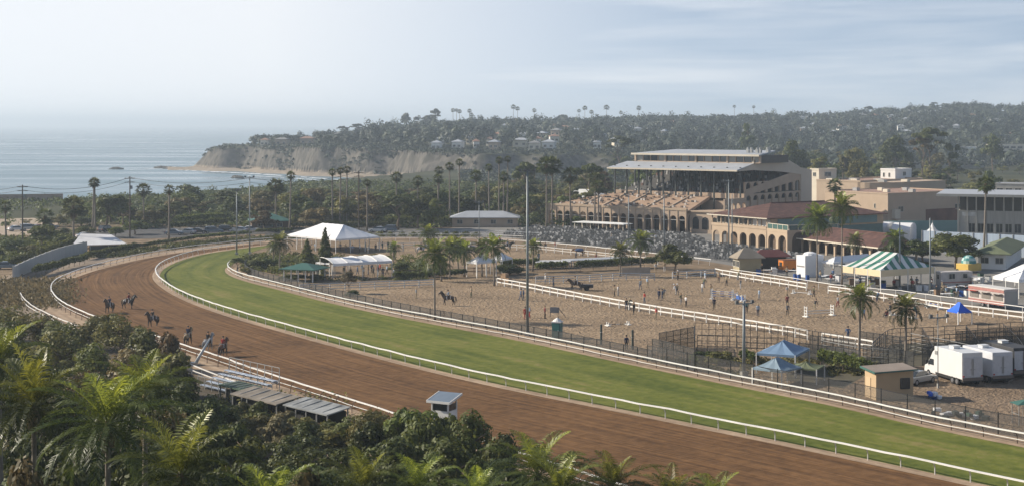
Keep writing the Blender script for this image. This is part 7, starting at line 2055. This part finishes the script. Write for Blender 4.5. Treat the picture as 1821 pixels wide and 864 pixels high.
# ================================================================== PEOPLE AND HORSES
def skinmesh(name, V, E, Rd, mats, tags, sub=1):
    """one continuous body grown round a skeleton; material of each face from the nearest bone"""
    me = bpy.data.meshes.new(name + '_cage'); me.from_pydata(V, E, []); me.update()
    ob = bpy.data.objects.new(name + '_cage', me); COL.objects.link(ob)
    sk = ob.modifiers.new('s', 'SKIN'); sk.use_smooth_shade = True
    for i, sv in enumerate(me.skin_vertices[0].data):
        r = Rd[i]; sv.radius = r if isinstance(r, tuple) else (r, r); sv.use_root = (i == 0)
    sb = ob.modifiers.new('u', 'SUBSURF'); sb.levels = sub; sb.render_levels = sub
    dg = bpy.context.evaluated_depsgraph_get(); dg.update()
    out = bpy.data.meshes.new_from_object(ob.evaluated_get(dg)); out.name = name
    bpy.data.objects.remove(ob); bpy.data.meshes.remove(me)
    out.materials.clear()
    for m in mats: out.materials.append(m)
    seg = [(Vector(V[a]), Vector(V[b]), tags[b]) for a, b in E]
    for p in out.polygons:
        c = p.center; best = 9; bt = 0
        for a, b, t in seg:
            ab = b - a; k = max(0, min(1, (c - a).dot(ab) / max(1e-9, ab.length_squared))); dd = (c - a - ab * k).length
            if dd < best: best = dd; bt = t
        p.material_index = bt; p.use_smooth = True
    return out
skin_m = M('skin', (.42, .25, .17), .6, .06, 4); shoe_m = M('shoe_leather', (.03, .025, .02), .6)
hairs = [M('dark_hair', (.03, .022, .016), .7), M('fair_hair', (.24, .16, .08), .7), M('white_cap', (.7, .7, .68), .7), M('black_cap', (.02, .02, .022), .7), M('straw_hat', (.42, .33, .19), .8)]
def person_skel(pose, rg):
    s = 1
    hipw, shw = .10, .19
    lean = {'stand': 0, 'walk': .06, 'bend': .42, 'ride': .12, 'hips': 0, 'point': 0, 'sit': .1}[pose]
    zp = .96
    if pose == 'ride': zp = .12
    if pose == 'sit': zp = .50
    def up_(z, x=0): return (x + (z) * math.sin(lean), 0, zp + z * math.cos(lean))
    V = [(0, 0, zp), up_(.20), up_(.40), up_(.50), up_(.57), up_(.70, .015), up_(.78, .01)]
    E = [(0, 1), (1, 2), (2, 3), (3, 4), (4, 5), (5, 6)]
    Rd = [(.15, .115), (.135, .105), (.165, .115), (.10, .085), .055, (.085, .10), .06]
    T = [1, 0, 0, 0, 2, 2, 2]
    st = rg.uniform(.12, .22) if pose == 'walk' else .03
    for side in (-1, 1):
        i0 = len(V)
        sh = Vector(up_(.46)) + Vector((0, side * shw, 0))
        if pose == 'hips': el = sh + Vector((-.08, side * .17, -.24)); wr = el + Vector((.14, -side * .16, -.16))
        elif pose == 'point' and side == 1: el = sh + Vector((.22, .10, -.06)); wr = el + Vector((.25, .02, .10))
        elif pose in ('ride',): el = sh + Vector((.10, side * .07, -.26)); wr = el + Vector((.26, -side * .12, .0))
        elif pose == 'bend': el = sh + Vector((.12, side * .03, -.26)); wr = el + Vector((.10, 0, -.24))
        elif pose == 'sit': el = sh + Vector((.05, side * .05, -.27)); wr = el + Vector((.25, -side * .06, -.02))
        else:
            sw = st * side * (1.1 if pose == 'walk' else .6); el = sh + Vector((sw * .5 - .02, side * .05, -.28)); wr = el + Vector((.06 + sw * .6, side * .01, -.25))
        hd = wr + (wr - el).normalized() * .09; ft = hd + (wr - el).normalized() * .08 + Vector((.02, 0, 0))
        V += [tuple(sh), tuple(el), tuple(wr), tuple(hd), tuple(ft)]
        E += [(2, i0), (i0, i0 + 1), (i0 + 1, i0 + 2), (i0 + 2, i0 + 3), (i0 + 3, i0 + 4)]; Rd += [.072, .05, .034, (.045, .028), (.03, .02)]; T += [0, 0, 0, 2, 2]
        j0 = len(V)
        hp = Vector((0, side * hipw, zp - .05))
        if pose == 'ride': kn = hp + Vector((.34, side * .20, -.22)); an = kn + Vector((-.16, side * .02, -.42)); fo = an + Vector((.16, side * .03, -.02))
        elif pose == 'sit': kn = hp + Vector((.42, side * .02, .0)); an = kn + Vector((.03, 0, -.40)); fo = an + Vector((.15, 0, -.03))
        else:
            f = -side * st
            kn = Vector((f * .55 + .03 - (.08 if pose == 'bend' else 0), side * (hipw + .01), .50)); an = Vector((f * 1.0 - (.06 if f < 0 else -.02), side * (hipw + .02), .09)); fo = an + Vector((.16, side * .02, -.055))
        V += [tuple(hp), tuple(kn), tuple(an), tuple(fo)]
        E += [(0, j0), (j0, j0 + 1), (j0 + 1, j0 + 2), (j0 + 2, j0 + 3)]; Rd += [.095, .065, .045, (.05, .04)]; T += [1, 1, 1, 3]
    return V, E, Rd, T
PCACHE = {}
CLO = {}
def cloth(name, c): return M('cloth_' + name, c, .85, .1, 6)
for nme, c in (('white', (.62, .62, .62)), ('navy', (.025, .035, .075)), ('black', (.018, .018, .02)), ('blue', (.08, .14, .26)), ('red', (.34, .035, .03)), ('grey', (.22, .23, .24)), ('khaki', (.30, .25, .17)), ('denim', (.07, .10, .16)), ('maroon', (.20, .03, .035)), ('tan', (.40, .31, .20)), ('teal', (.05, .16, .16)), ('pale blue', (.28, .36, .46)), ('olive', (.10, .11, .06))): CLO[nme] = cloth(nme, c)
def person(loc, rz, pose, top, leg, hat, label, group=None, sc=1.0):
    key = (pose, top, leg)
    if key not in PCACHE:
        V, E, Rd, T = person_skel(pose, random.Random(hash_s(pose + top)))
        PCACHE[key] = skinmesh('body', V, E, Rd, [CLO[top], CLO[leg], skin_m, shoe_m], T)
        PCACHE[key]['head'] = V[5]
    o = thing('person', label, 'person', loc, rz, group); o.scale = (sc, sc, sc)
    me = PCACHE[key]; link('body', me, o)
    h = Vector(me['head'])
    m = MB()
    if hat < 2:
        m.lathe([(.105, -.02), (.115, .05), (.10, .12), (.06, .165), (0, .175)], (h.x - .015, h.y, h.z), 10); m.build('hair', hairs[hat], o, smooth=True)
    else:
        m.lathe([(.112, .03), (.115, .08), (.09, .15), (0, .18)], (h.x, h.y, h.z), 10)
        if hat == 4: m.lathe([(.26, .045), (.11, .065), (.11, .03)], (h.x, h.y, h.z), 12)
        else: m.box((h.x + .13, h.y, h.z + .045), (.13, .16, .02))
        m.build('hat', hairs[hat], o, smooth=False)
    m = MB(); m.box((h.x + .10, h.y, h.z + .0), (.035, .025, .045)); m.build('nose', skin_m, o)
    return o
def horse_mesh(stride, coat, sock, seed, head='up'):
    hx = {'up': (1.10, 1.86, 1.22, 1.98, 1.58, 1.66), 'mid': (1.18, 1.62, 1.32, 1.72, 1.68, 1.42), 'low': (1.22, 1.2, 1.40, 1.22, 1.68, .86)}[head]
    V = [(0, 0, 1.16), (.36, 0, 1.16), (.66, 0, 1.20), (.86, 0, 1.46), (hx[0], 0, hx[1]), (hx[2], 0, hx[3]), ((hx[2] + hx[4]) / 2 + .02, 0, (hx[3] + hx[5]) / 2), (hx[4], 0, hx[5]), (-.34, 0, 1.18), (-.66, 0, 1.24), (-.86, 0, 1.20)]
    E = [(0, 1), (1, 2), (2, 3), (3, 4), (4, 5), (5, 6), (6, 7), (0, 8), (8, 9), (9, 10)]
    Rd = [(.28, .31), (.28, .33), (.25, .33), (.15, .23), (.10, .16), (.095, .12), (.08, .105), (.06, .07), (.28, .31), (.27, .32), (.17, .22)]
    T = [0] * 8 + [0] * 3
    i = len(V)                       # ears
    for s in (-1, 1): V.append((hx[2] - .06, s * .07, hx[3] + .17)); E.append((5, len(V) - 1)); Rd.append(.028); T.append(0)
    for s, ph in ((-1, stride), (1, -stride)):
        j = len(V)
        V += [(.60, s * .17, .92), (.62 + ph * .5, s * .16, .52), (.60 + ph * .95, s * .155, .14), (.66 + ph * 1.0, s * .155, .04)]
        E += [(2, j), (j, j + 1), (j + 1, j + 2), (j + 2, j + 3)]; Rd += [.125, .065, .045, (.06, .05)]; T += [0, 1, 1, 1]
        j = len(V); q = -ph
        V += [(-.58 + q * .12, s * .18, .88), (-.80 + q * .5, s * .165, .53), (-.72 + q * .95, s * .16, .15), (-.66 + q * 1.0, s * .16, .04)]
        E += [(9, j), (j, j + 1), (j + 1, j + 2), (j + 2, j + 3)]; Rd += [(.15, .19), .075, .046, (.06, .05)]; T += [0, 1, 1, 1]
    return skinmesh('body', V, E, Rd, [coat, sock], T), hx
HC = {}
COATS = {'bay': ((.16, .075, .036), (.03, .022, .018)), 'dark bay': ((.065, .038, .024), (.022, .018, .016)), 'chestnut': ((.20, .09, .04), (.14, .07, .04)), 'grey': ((.42, .41, .40), (.2, .2, .2)), 'black': ((.03, .028, .027), (.02, .02, .02)), 'dun': ((.34, .24, .13), (.04, .03, .022))}
def horse(loc, rz, coat, label, stride=.16, head='up', saddle=True, rug=None, group='horses'):
    key = (coat, round(stride, 2), head)
    c, s = COATS[coat]
    cm_ = M('coat_' + coat, c, .5, .12, 2.5, spec=.4); sm_ = M('points_' + coat, s, .6, .1, 3)
    if key not in HC: HC[key] = horse_mesh(stride, cm_, sm_, 1, head)
    me, hx = HC[key]
    o = thing('horse', label, 'horse', loc, rz, group); link('body', me, o)
    m = MB(); m.tube([(-.92, 0, 1.32), (-1.06, 0, 1.15), (-1.10, 0, .8), (-1.04, 0, .45)], [.05, .08, .09, .03], 8); m.build('tail', sm_, o, smooth=True)
    m = MB(); a, b = Vector((.62, 0, 1.52)), Vector((hx[2] - .12, 0, hx[3] + .12))
    for k in range(6): p, q = a.lerp(b, k / 6), a.lerp(b, (k + 1) / 6); m.box(((p.x + q.x) / 2 - .03, .03, (p.z + q.z) / 2 + .01), (.17, .10, .20))
    m.build('mane', sm_, o, bevel=.02)
    if saddle:
        m = MB(); m.lathe([(0, 0), (.3, 0), (.32, .05), (.2, .1), (0, .06)], (0, 0, 1.46), 10); m.box((0, .315, 1.25), (.42, .03, .5)); m.box((0, -.315, 1.25), (.42, .03, .5)); m.build('saddle', M('saddle_leather', (.05, .025, .014), .5), o)
        m = MB(); m.box((-.02, .295, 1.28), (.62, .03, .44)); m.box((-.02, -.295, 1.28), (.62, .03, .44)); m.box((-.02, 0, 1.462), (.62, .5, .03)); m.build('saddle_cloth', M('saddle_white', (.6, .6, .6), .8), o)
    if rug:
        m = MB(); m.lathe([(.0, .9), (.20, .85), (.335, .45), (.36, 0), (.34, -.55), (.22, -.82), (0, -.88)], (0, 0, 0), 14)
        m.v = [(v[2], v[0], max(.72, 1.2 + v[1] * 1.05)) for v in m.v]; m.build('rug', rug, o, smooth=True)
    m = MB(); nx = Vector((hx[4], 0, hx[5])); pl = Vector((hx[2], 0, hx[3])); mz = pl.lerp(nx, .72)
    m.tube([mz + Vector((0, .085 * math.cos(t), .085 * math.sin(t))) for t in np.linspace(0, 6.28, 9)], .014, 4)
    m.bar(mz + Vector((0, .08, 0)), (.35, .16, 1.62), .016); m.bar(mz + Vector((0, -.08, 0)), (.35, -.16, 1.62), .016); m.build('bridle', M('saddle_leather', None), o)
    return o
def ridden(x, y, deg, coat, hl, rl, top, leg, hat=3, head='up', stride=.16, z=.03):
    p = G(x, y); p.z = z
    horse(p, R(deg), coat, hl, stride, head)
    person(p + Vector((0, 0, 1.40)), R(deg), 'ride', top, leg, hat, rl, 'riders')
HR = [(195, 556, 250, 'dark bay', 'dark horse farthest left on the dirt, walking towards the camera', 'rider in navy on the farthest left horse', 'navy', 'white', 3),
      (228, 549, -20, 'black', 'black horse with raised head alone on the wide dirt bend', 'rider in maroon on the horse alone on the dirt bend', 'maroon', 'white', 3),
      (272, 581, 240, 'dark bay', 'dark horse just behind the small brown tree', 'rider in black on the horse behind the brown tree', 'black', 'white', 3),
      (334, 614, 80, 'dun', 'dun horse first of three walking along the outer rail, seen from behind', 'rider in navy on the dun horse by the outer rail', 'navy', 'olive', 3),
      (369, 625, 70, 'grey', 'grey horse middle of three walking along the outer rail', 'rider in black on the grey horse by the outer rail', 'black', 'khaki', 3),
      (396, 634, 75, 'bay', 'bay horse nearest the camera by the outer rail', 'rider in red jacket nearest the camera', 'red', 'khaki', 3)]
for x, y, d, c, hl, rl, t, l, h in HR: ridden(x, y, d, c, hl, rl, t, l, h)
ridden(798, 543, 178, 'dark bay', 'dark bay horse walking left across the near sand ring', 'rider in pale blue crossing the near sand ring', 'pale blue', 'white', 3)
ridden(748, 452, 15, 'grey', 'dark grey horse in the warm up ring left of the palms', 'rider in black in the warm up ring, left', 'black', 'grey', 3, 'mid')
ridden(838, 449, 160, 'grey', 'pale grey horse in the warm up ring behind the palms', 'rider in white behind the palms', 'white', 'white', 3)
ridden(889, 438, 190, 'dark bay', 'dark horse farthest in the warm up ring, by its rail', 'rider in red by the far warm up rail', 'red', 'black', 3)
ridden(902, 446, 10, 'black', 'black horse beside the far pair, right of the palms', 'rider in blue on the black horse right of the palms', 'blue', 'white', 3, 'mid')
p = G(1030, 455); horse(p + Vector((0, 0, .012)), R(170), 'bay', 'bay horse under a blue rug in the warm up ring', 0.05, 'low', False, M('blue_rug', (.06, .10, .20), .8))
p = G(970, 563); horse(p + Vector((0, 0, .01)), R(60), 'chestnut', 'chestnut horse held by the standing man with the grey banner', 0.05, 'mid', True) if False else None
p = G(1200, 517) 
# grey lunge gate held by a man
o = thing('folding_gate', 'small grey folding gate panel beside the man in dark brown', 'gate', G(975, 563), R(-12))
w = MB(); w.box((.9, 0, 1.0), (1.3, .06, .8)); w.build('panel', M('grey_board', (.22, .23, .24), .8), o)
w = MB(); w.bar((1.5, 0, 1.2), (2.6, -.3, 0), .06); w.bar((.3, 0, .7), (.3, 0, 0), .06); w.bar((1.4, 0, .7), (1.4, 0, 0), .06); w.build('stay', dark_m, o)
# pony cart
ridden(1024, 516, 175, 'dark bay', 'dark horse harnessed to the low cart in the far ring', 'rider in khaki on the harnessed horse', 'khaki', 'black', 3, 'mid', z=.01)
o = thing('pony_cart', 'low dark cart behind the harnessed horse', 'cart', G(1043, 516), R(178))
w = MB(); w.box((0, 0, .75), (2.2, 1.2, .5)); w.build('body', M('cart_dark', (.04, .04, .045), .6), o, bevel=.08)
for y in (-.65, .65):
    w = MB(); w.tube([(0, y - .05, .45), (0, y + .05, .45)], .45, 14); w.build('wheel', tyre, o)
    w = MB(); w.bar((1.1, y * .7, .8), (2.4, y * .6, .95), .05); w.build('shaft', terra_dark, o)
PPL = [  # foot px, facing, pose, top, legs, hat, label
 (740, 531, 20, 'stand', 'grey', 'khaki', 4, 'man in grey alone at the left of the near sand ring'), (838, 529, 200, 'hips', 'khaki', 'olive', 3, 'person in khaki standing right of the dark bay horse'),
 (926, 534, 30, 'walk', 'denim', 'denim', 3, 'person in denim left of the tallest pole'), (931, 534, 200, 'stand', 'blue', 'grey', 2, 'person in blue right beside the denim one at the tallest pole'),
 (934, 568, 90, 'stand', 'red', 'red', 3, 'person all in red left of the tallest pole'), (942, 565, 180, 'stand', 'pale blue', 'red', 4, 'person in pale blue with red trousers right of the pole'),
 (969, 566, 10, 'stand', 'maroon', 'black', 1, 'man in maroon holding the grey folding gate'), (1114, 552, 80, 'stand', 'black', 'navy', 3, 'person in black at the white divider, left of two'), (1121, 551, 100, 'stand', 'olive', 'grey', 4, 'person in olive at the white divider, right of two'),
 (1114, 622, 95, 'stand', 'navy', 'black', 0, 'person in navy standing by the two green posts'), (970, 505, 200, 'stand', 'white', 'grey', 2, 'person in white behind the white divider, left'), (984, 511, 20, 'stand', 'grey', 'denim', 3, 'person in grey leaning by the divider fence'),
 (1093, 527, 180, 'stand', 'khaki', 'black', 3, 'person in khaki, left of two on the far sand'), (1099, 526, 0, 'hips', 'white', 'grey', 4, 'person in white, right of two on the far sand'), (1151, 511, 30, 'stand', 'pale blue', 'khaki', 2, 'person in pale blue by the far grey fence'),
 (1172, 534, 60, 'stand', 'navy', 'navy', 3, 'person in navy, left of the chatting pair'), (1178, 534, 200, 'stand', 'denim', 'denim', 3, 'person in denim, right of the chatting pair'), (1202, 524, 160, 'bend', 'white', 'white', 2, 'person in white bending on the far sand'),
 (1220, 546, 20, 'hips', 'white', 'black', 4, 'person in white shirt and black trousers near the divider'), (1249, 521, 200, 'stand', 'white', 'grey', 4, 'person in white near the left end of the blue jump'), (1254, 500, 20, 'stand', 'pale blue', 'white', 2, 'person in pale blue at the ring corner'),
 (1270, 550, 90, 'stand', 'navy', 'black', 3, 'person in navy below the blue jump'), (1292, 508, 30, 'stand', 'khaki', 'black', 3, 'person in khaki just inside the ring gate'), (1317, 514, 150, 'stand', 'grey', 'white', 3, 'person in grey behind the blue jump'),
 (1350, 533, 200, 'stand', 'pale blue', 'grey', 4, 'person in pale blue right of the blue oxer'), (1323, 557, 90, 'stand', 'grey', 'black', 2, 'person in grey against the thick grey pole'), (1328, 556, 270, 'stand', 'teal', 'black', 3, 'person in teal just right of the thick grey pole'),
 (1348, 562, 80, 'stand', 'pale blue', 'navy', 4, 'person in pale blue and navy right of the pole pair'), (1400, 545, 90, 'stand', 'maroon', 'black', 3, 'person in maroon in the ring middle'), (1399, 527, 200, 'hips', 'grey', 'tan', 3, 'person in grey beyond the maroon one'),
 (1449, 552, 40, 'bend', 'black', 'khaki', 3, 'person in black stooping behind the white jump'), (1447, 528, 0, 'walk', 'olive', 'black', 3, 'person in olive by the far ring fence'), (1490, 546, 200, 'walk', 'grey', 'maroon', 3, 'person in grey left of the tall palm crown'),
 (1536, 569, 30, 'walk', 'blue', 'black', 0, 'person in blue striding right of the left palm'), (1583, 560, 200, 'stand', 'black', 'grey', 3, 'person in black left of the right palm'), (1577, 566, 90, 'sit', 'maroon', 'navy', 3, 'person in maroon squatting on the far sand'),
 (1667, 577, 160, 'stand', 'grey', 'black', 1, 'person in grey standing by the royal blue canopy'), (1508, 605, 100, 'hips', 'blue', 'denim', 0, 'person in blue leaning on the short white fence'), (1560, 537, 20, 'bend', 'blue', 'navy', 3, 'person in blue bending near the long fence'),
 (717, 448, 20, 'stand', 'grey', 'grey', 3, 'person in grey in the warm up ring, left end'), (961, 445, 90, 'stand', 'navy', 'black', 3, 'person in navy in the warm up ring, left of two'), (970, 446, 90, 'stand', 'black', 'navy', 3, 'person in black in the warm up ring, right of two'),
 (987, 444, 200, 'stand', 'maroon', 'grey', 3, 'person in maroon beyond the pair in the ring'), (1024, 462, 0, 'walk', 'denim', 'black', 3, 'person in denim right below the rugged horse'), (958, 464, 90, 'stand', 'blue', 'blue', 0, 'person all in blue by the warm up ring edge'), (1060, 462, 90, 'bend', 'tan', 'maroon', 3, 'person in tan bending in the warm up ring'),
 (1094, 459, 90, 'stand', 'tan', 'khaki', 4, 'person in tan at the right end of the warm up ring'),
 (700, 494, 20, 'stand', 'white', 'grey', 4, 'person in white under the palms behind the grey fence'), (763, 492, 90, 'stand', 'grey', 'tan', 4, 'person in grey beside the palm thicket'), (1166, 484, 90, 'stand', 'white', 'tan', 4, 'person in white at the grey fence, left of two'), (1182, 483, 90, 'stand', 'tan', 'white', 2, 'person in tan at the grey fence, right of two'),
 (1656, 511, 90, 'stand', 'red', 'black', 3, 'person in red beside the caravan')]
for x, y, d, pose, t, l, h, lab in PPL:
    p = G(x, y); p.z = .012; person(p, R(d), pose, t, l, h, lab, 'people on foot')
# crowd seated under the long canopy
rg = random.Random(77); names = list(CLO)
spots_c = [(612, 490), (624, 493), (636, 489), (647, 493), (655, 488), (664, 492), (672, 489), (681, 492), (688, 488), (644, 486), (661, 485), (676, 485)]
for i, (x, y) in enumerate(spots_c):
    t, l = rg.choice(names), rg.choice(('black', 'denim', 'khaki', 'grey'))
    p = G(x, y); o = person(p, rg.uniform(0, 6.28), rg.choice(('stand', 'hips', 'walk')), t, l, rg.randrange(5), f'spectator in {t}', 'spectators under the canopy'); AUTO.append(o)
for i, (x, y) in enumerate(((605, 447), (615, 449), (627, 450), (640, 449), (650, 446), (560, 446), (575, 449), (655, 451), (668, 448), (680, 445), (690, 444))):
    t, l = rg.choice(names), rg.choice(('black', 'denim', 'khaki', 'grey'))
    p = G(x, y); o = person(p, rg.uniform(0, 6.28), rg.choice(('stand', 'hips', 'walk')), t, l, rg.randrange(5), f'spectator in {t}', 'spectators at the marquee'); AUTO.append(o)

# ================================================================== CLUTTER ROUND THE TENTS
rg = random.Random(55)
tcol = [whitewall, fab, M('brown_table', (.20, .13, .08), .7), M('blue_barrel', None), M('green_bag', None)]
tnm = ['white', 'pale', 'brown', 'blue', 'green']
area = [(1450, 1500, 494, 505), (1500, 1560, 500, 512), (1570, 1650, 502, 522), (1345, 1410, 484, 492), (1660, 1720, 516, 532), (1405, 1500, 470, 480), (1690, 1760, 494, 512)]
for i in range(34):
    a = rg.choice(area); p = G(rg.uniform(a[0], a[1]), rg.uniform(a[2], a[3])); k = rg.randrange(3)
    o = thing('folding_table', f'{tnm[k]} folding table', 'table', (p.x, p.y, .016), rg.uniform(0, 3), 'folding tables among the tents', auto=True)
    w = MB(); w.box((0, 0, .74), (1.8, .75, .05)); w.build('tabletop', tcol[k], o)
    for x in (-.8, .8):
        w = MB(); w.bar((x, -.3, 0), (x, -.3, .72), .05); w.bar((x, .3, 0), (x, .3, .72), .05); w.bar((x, -.3, .3), (x, .3, .3), .04); w.build('leg', galv_m, o)
for i in range(26):
    a = rg.choice(area); p = G(rg.uniform(a[0], a[1]), rg.uniform(a[2], a[3])); k = rg.randrange(5)
    o = thing('storage_bin', f'{tnm[k]} storage bin', 'bin', (p.x, p.y, .016), rg.uniform(0, 3), 'bins among the tents', auto=True)
    w = MB(); w.box((0, 0, .5), (.7, .7, 1.0), taper=1.15); w.build('body', tcol[k], o, bevel=.03); w = MB(); w.box((0, 0, 1.04), (.84, .84, .07)); w.build('lid', dark_m, o)
for i in range(30):
    a = rg.choice(area + [(1060, 1200, 420, 430), (1380, 1560, 458, 470)]); p = G(rg.uniform(a[0], a[1]), rg.uniform(a[2], a[3])); p.z = .016
    t, l = rg.choice(names), rg.choice(('black', 'denim', 'khaki', 'grey'))
    AUTO.append(person(p, rg.uniform(0, 6.28), rg.choice(('stand', 'hips', 'walk')), t, l, rg.randrange(5), f'person in {t}', 'people among the tents'))
for i in range(16):
    p = G(rg.uniform(1080, 1700), rg.uniform(498, 575)); p.z = .012
    if p.x * .76 + p.y * .65 < 150: continue
    t, l = rg.choice(names), rg.choice(('black', 'denim', 'khaki', 'grey'))
    AUTO.append(person(p, rg.uniform(0, 6.28), rg.choice(('stand', 'hips', 'walk', 'bend')), t, l, rg.randrange(5), f'person in {t} on the sand', 'people on foot'))
# ================================================================== LIGHT, AIR, CAMERA
SUN_EL, SUN_AZ = 28.5, (-.96, .28)       # towards the sun: left of the view, slightly beyond
sd = Vector((SUN_AZ[0] * math.cos(R(SUN_EL)), SUN_AZ[1] * math.cos(R(SUN_EL)), math.sin(R(SUN_EL)))).normalized()
sl = bpy.data.lights.new('sun', 'SUN'); sl.energy = 5.0; sl.angle = R(.5); sl.color = (1.0, .90, .75)
so = bpy.data.objects.new('sun', sl); COL.objects.link(so); so.rotation_euler = sd.to_track_quat('Z', 'Y').to_euler(); so.location = (-200, 100, 300)
wd = bpy.data.worlds.new('World'); SC.world = wd; wd.use_nodes = True
nt = wd.node_tree; bg = nt.nodes['Background']
sky_ = nod(nt, 'ShaderNodeTexSky', sky_type='NISHITA'); sky_.sun_disc = False; sky_.sun_elevation = R(SUN_EL)
sky_.sun_rotation = math.atan2(sd.x, sd.y); sky_.air_density = 1.0; sky_.dust_density = .6; sky_.ozone_density = 2.0
tc = nod(nt, 'ShaderNodeTexCoord'); sp = nod(nt, 'ShaderNodeSeparateXYZ'); nt.links.new(tc.outputs['Generated'], sp.inputs[0])
# thin cirrus: streaks on a high flat layer (direction divided by its height, so it recedes to the horizon)
mp = nod(nt, 'ShaderNodeMapping'); mp.inputs['Scale'].default_value = (2.6, 2.6, 34.0); mp.inputs['Rotation'].default_value = (0, R(-2.5), 0)
nt.links.new(tc.outputs['Generated'], mp.inputs[0])
n1 = nod(nt, 'ShaderNodeTexNoise'); n1.inputs['Scale'].default_value = 1.35; n1.inputs['Detail'].default_value = 7; n1.inputs['Roughness'].default_value = .55; n1.inputs['Distortion'].default_value = .4
nt.links.new(mp.outputs[0], n1.inputs['Vector'])
cr = nod(nt, 'ShaderNodeMapRange'); cr.inputs['From Min'].default_value = .38; cr.inputs['From Max'].default_value = .72; cr.inputs['To Min'].default_value = .20; cr.inputs['To Max'].default_value = .66
nt.links.new(n1.outputs[0], cr.inputs['Value'])
# cloud bank is thicker on the seaward (left) side
lf = nod(nt, 'ShaderNodeMapRange'); lf.inputs['From Min'].default_value = .24; lf.inputs['From Max'].default_value = -.16; lf.inputs['To Min'].default_value = 0.0; lf.inputs['To Max'].default_value = .8
nt.links.new(sp.outputs['X'], lf.inputs['Value'])
ad0 = nod(nt, 'ShaderNodeMath', operation='MAXIMUM'); nt.links.new(cr.outputs[0], ad0.inputs[0]); nt.links.new(lf.outputs[0], ad0.inputs[1])
# cloud brightens the low sky; unseen dome overhead kept dim to weaken fill light
lo = nod(nt, 'ShaderNodeMapRange'); lo.inputs['From Min'].default_value = .13; lo.inputs['From Max'].default_value = .30; lo.inputs['To Min'].default_value = 1.0; lo.inputs['To Max'].default_value = .12
nt.links.new(sp.outputs['Z'], lo.inputs['Value'])
ad = nod(nt, 'ShaderNodeMath', operation='MULTIPLY'); nt.links.new(ad0.outputs[0], ad.inputs[0]); nt.links.new(lo.outputs[0], ad.inputs[1])
# look a little higher into the modelled sky, above its yellow dust layer
hv_ = nod(nt, 'ShaderNodeVectorMath', operation='ADD'); hv_.inputs[1].default_value = (0, 0, .16); nt.links.new(tc.outputs['Generated'], hv_.inputs[0]); nt.links.new(hv_.outputs[0], sky_.inputs[0])
mx = nod(nt, 'ShaderNodeMix', data_type='RGBA'); mx.inputs[7].default_value = (8.2, 8.2, 8.2, 1)
nt.links.new(ad.outputs[0], mx.inputs[0]); nt.links.new(sky_.outputs[0], mx.inputs[6]); nt.links.new(mx.outputs[2], bg.inputs['Color'])
bg.inputs['Strength'].default_value = .09
# the air: one even volume, sky outside it
mb = MB(); mb.box((0, 12000, 34.5), (36000, 25000, 89))
hm = bpy.data.materials.new('sea_haze'); hm.use_nodes = True; hnt = hm.node_tree; hnt.nodes.remove(hnt.nodes['Principled BSDF'])
pv = nod(hnt, 'ShaderNodeVolumePrincipled'); pv.inputs['Color'].default_value = (.74, .87, 1.0, 1); pv.inputs['Density'].default_value = .00022; pv.inputs['Anisotropy'].default_value = 0.2
hnt.links.new(pv.outputs[0], hnt.nodes['Material Output'].inputs['Volume'])
hz = mb.build('haze', hm); tag(hz, 'pale coastal haze lying over sea, hills and racecourse', 'haze', kind='stuff')
cam = bpy.data.cameras.new('camera'); co_ = bpy.data.objects.new('camera', cam); COL.objects.link(co_)
cam.sensor_width = 36; cam.lens = F / 1821 * 36; cam.shift_y = -(432 - HY) / 1821; cam.clip_start = .5; cam.clip_end = 60000
co_.location = (0, 0, H); co_.rotation_euler = (R(90), 0, 0); SC.camera = co_
vs = SC.view_settings; vs.view_transform = 'Standard'; vs.look = 'None'; vs.exposure = .54; vs.gamma = 1.0; vs.use_curve_mapping = False
cy = SC.cycles; cy.max_bounces = 6; cy.diffuse_bounces = 2; cy.glossy_bounces = 2; cy.transmission_bounces = 2; cy.volume_bounces = 0; cy.transparent_max_bounces = 16
cy.use_denoising = True; cy.caustics_reflective = False; cy.caustics_refractive = False
try: cy.denoiser = 'OPENIMAGEDENOISE'
except Exception: pass
finish_labels()
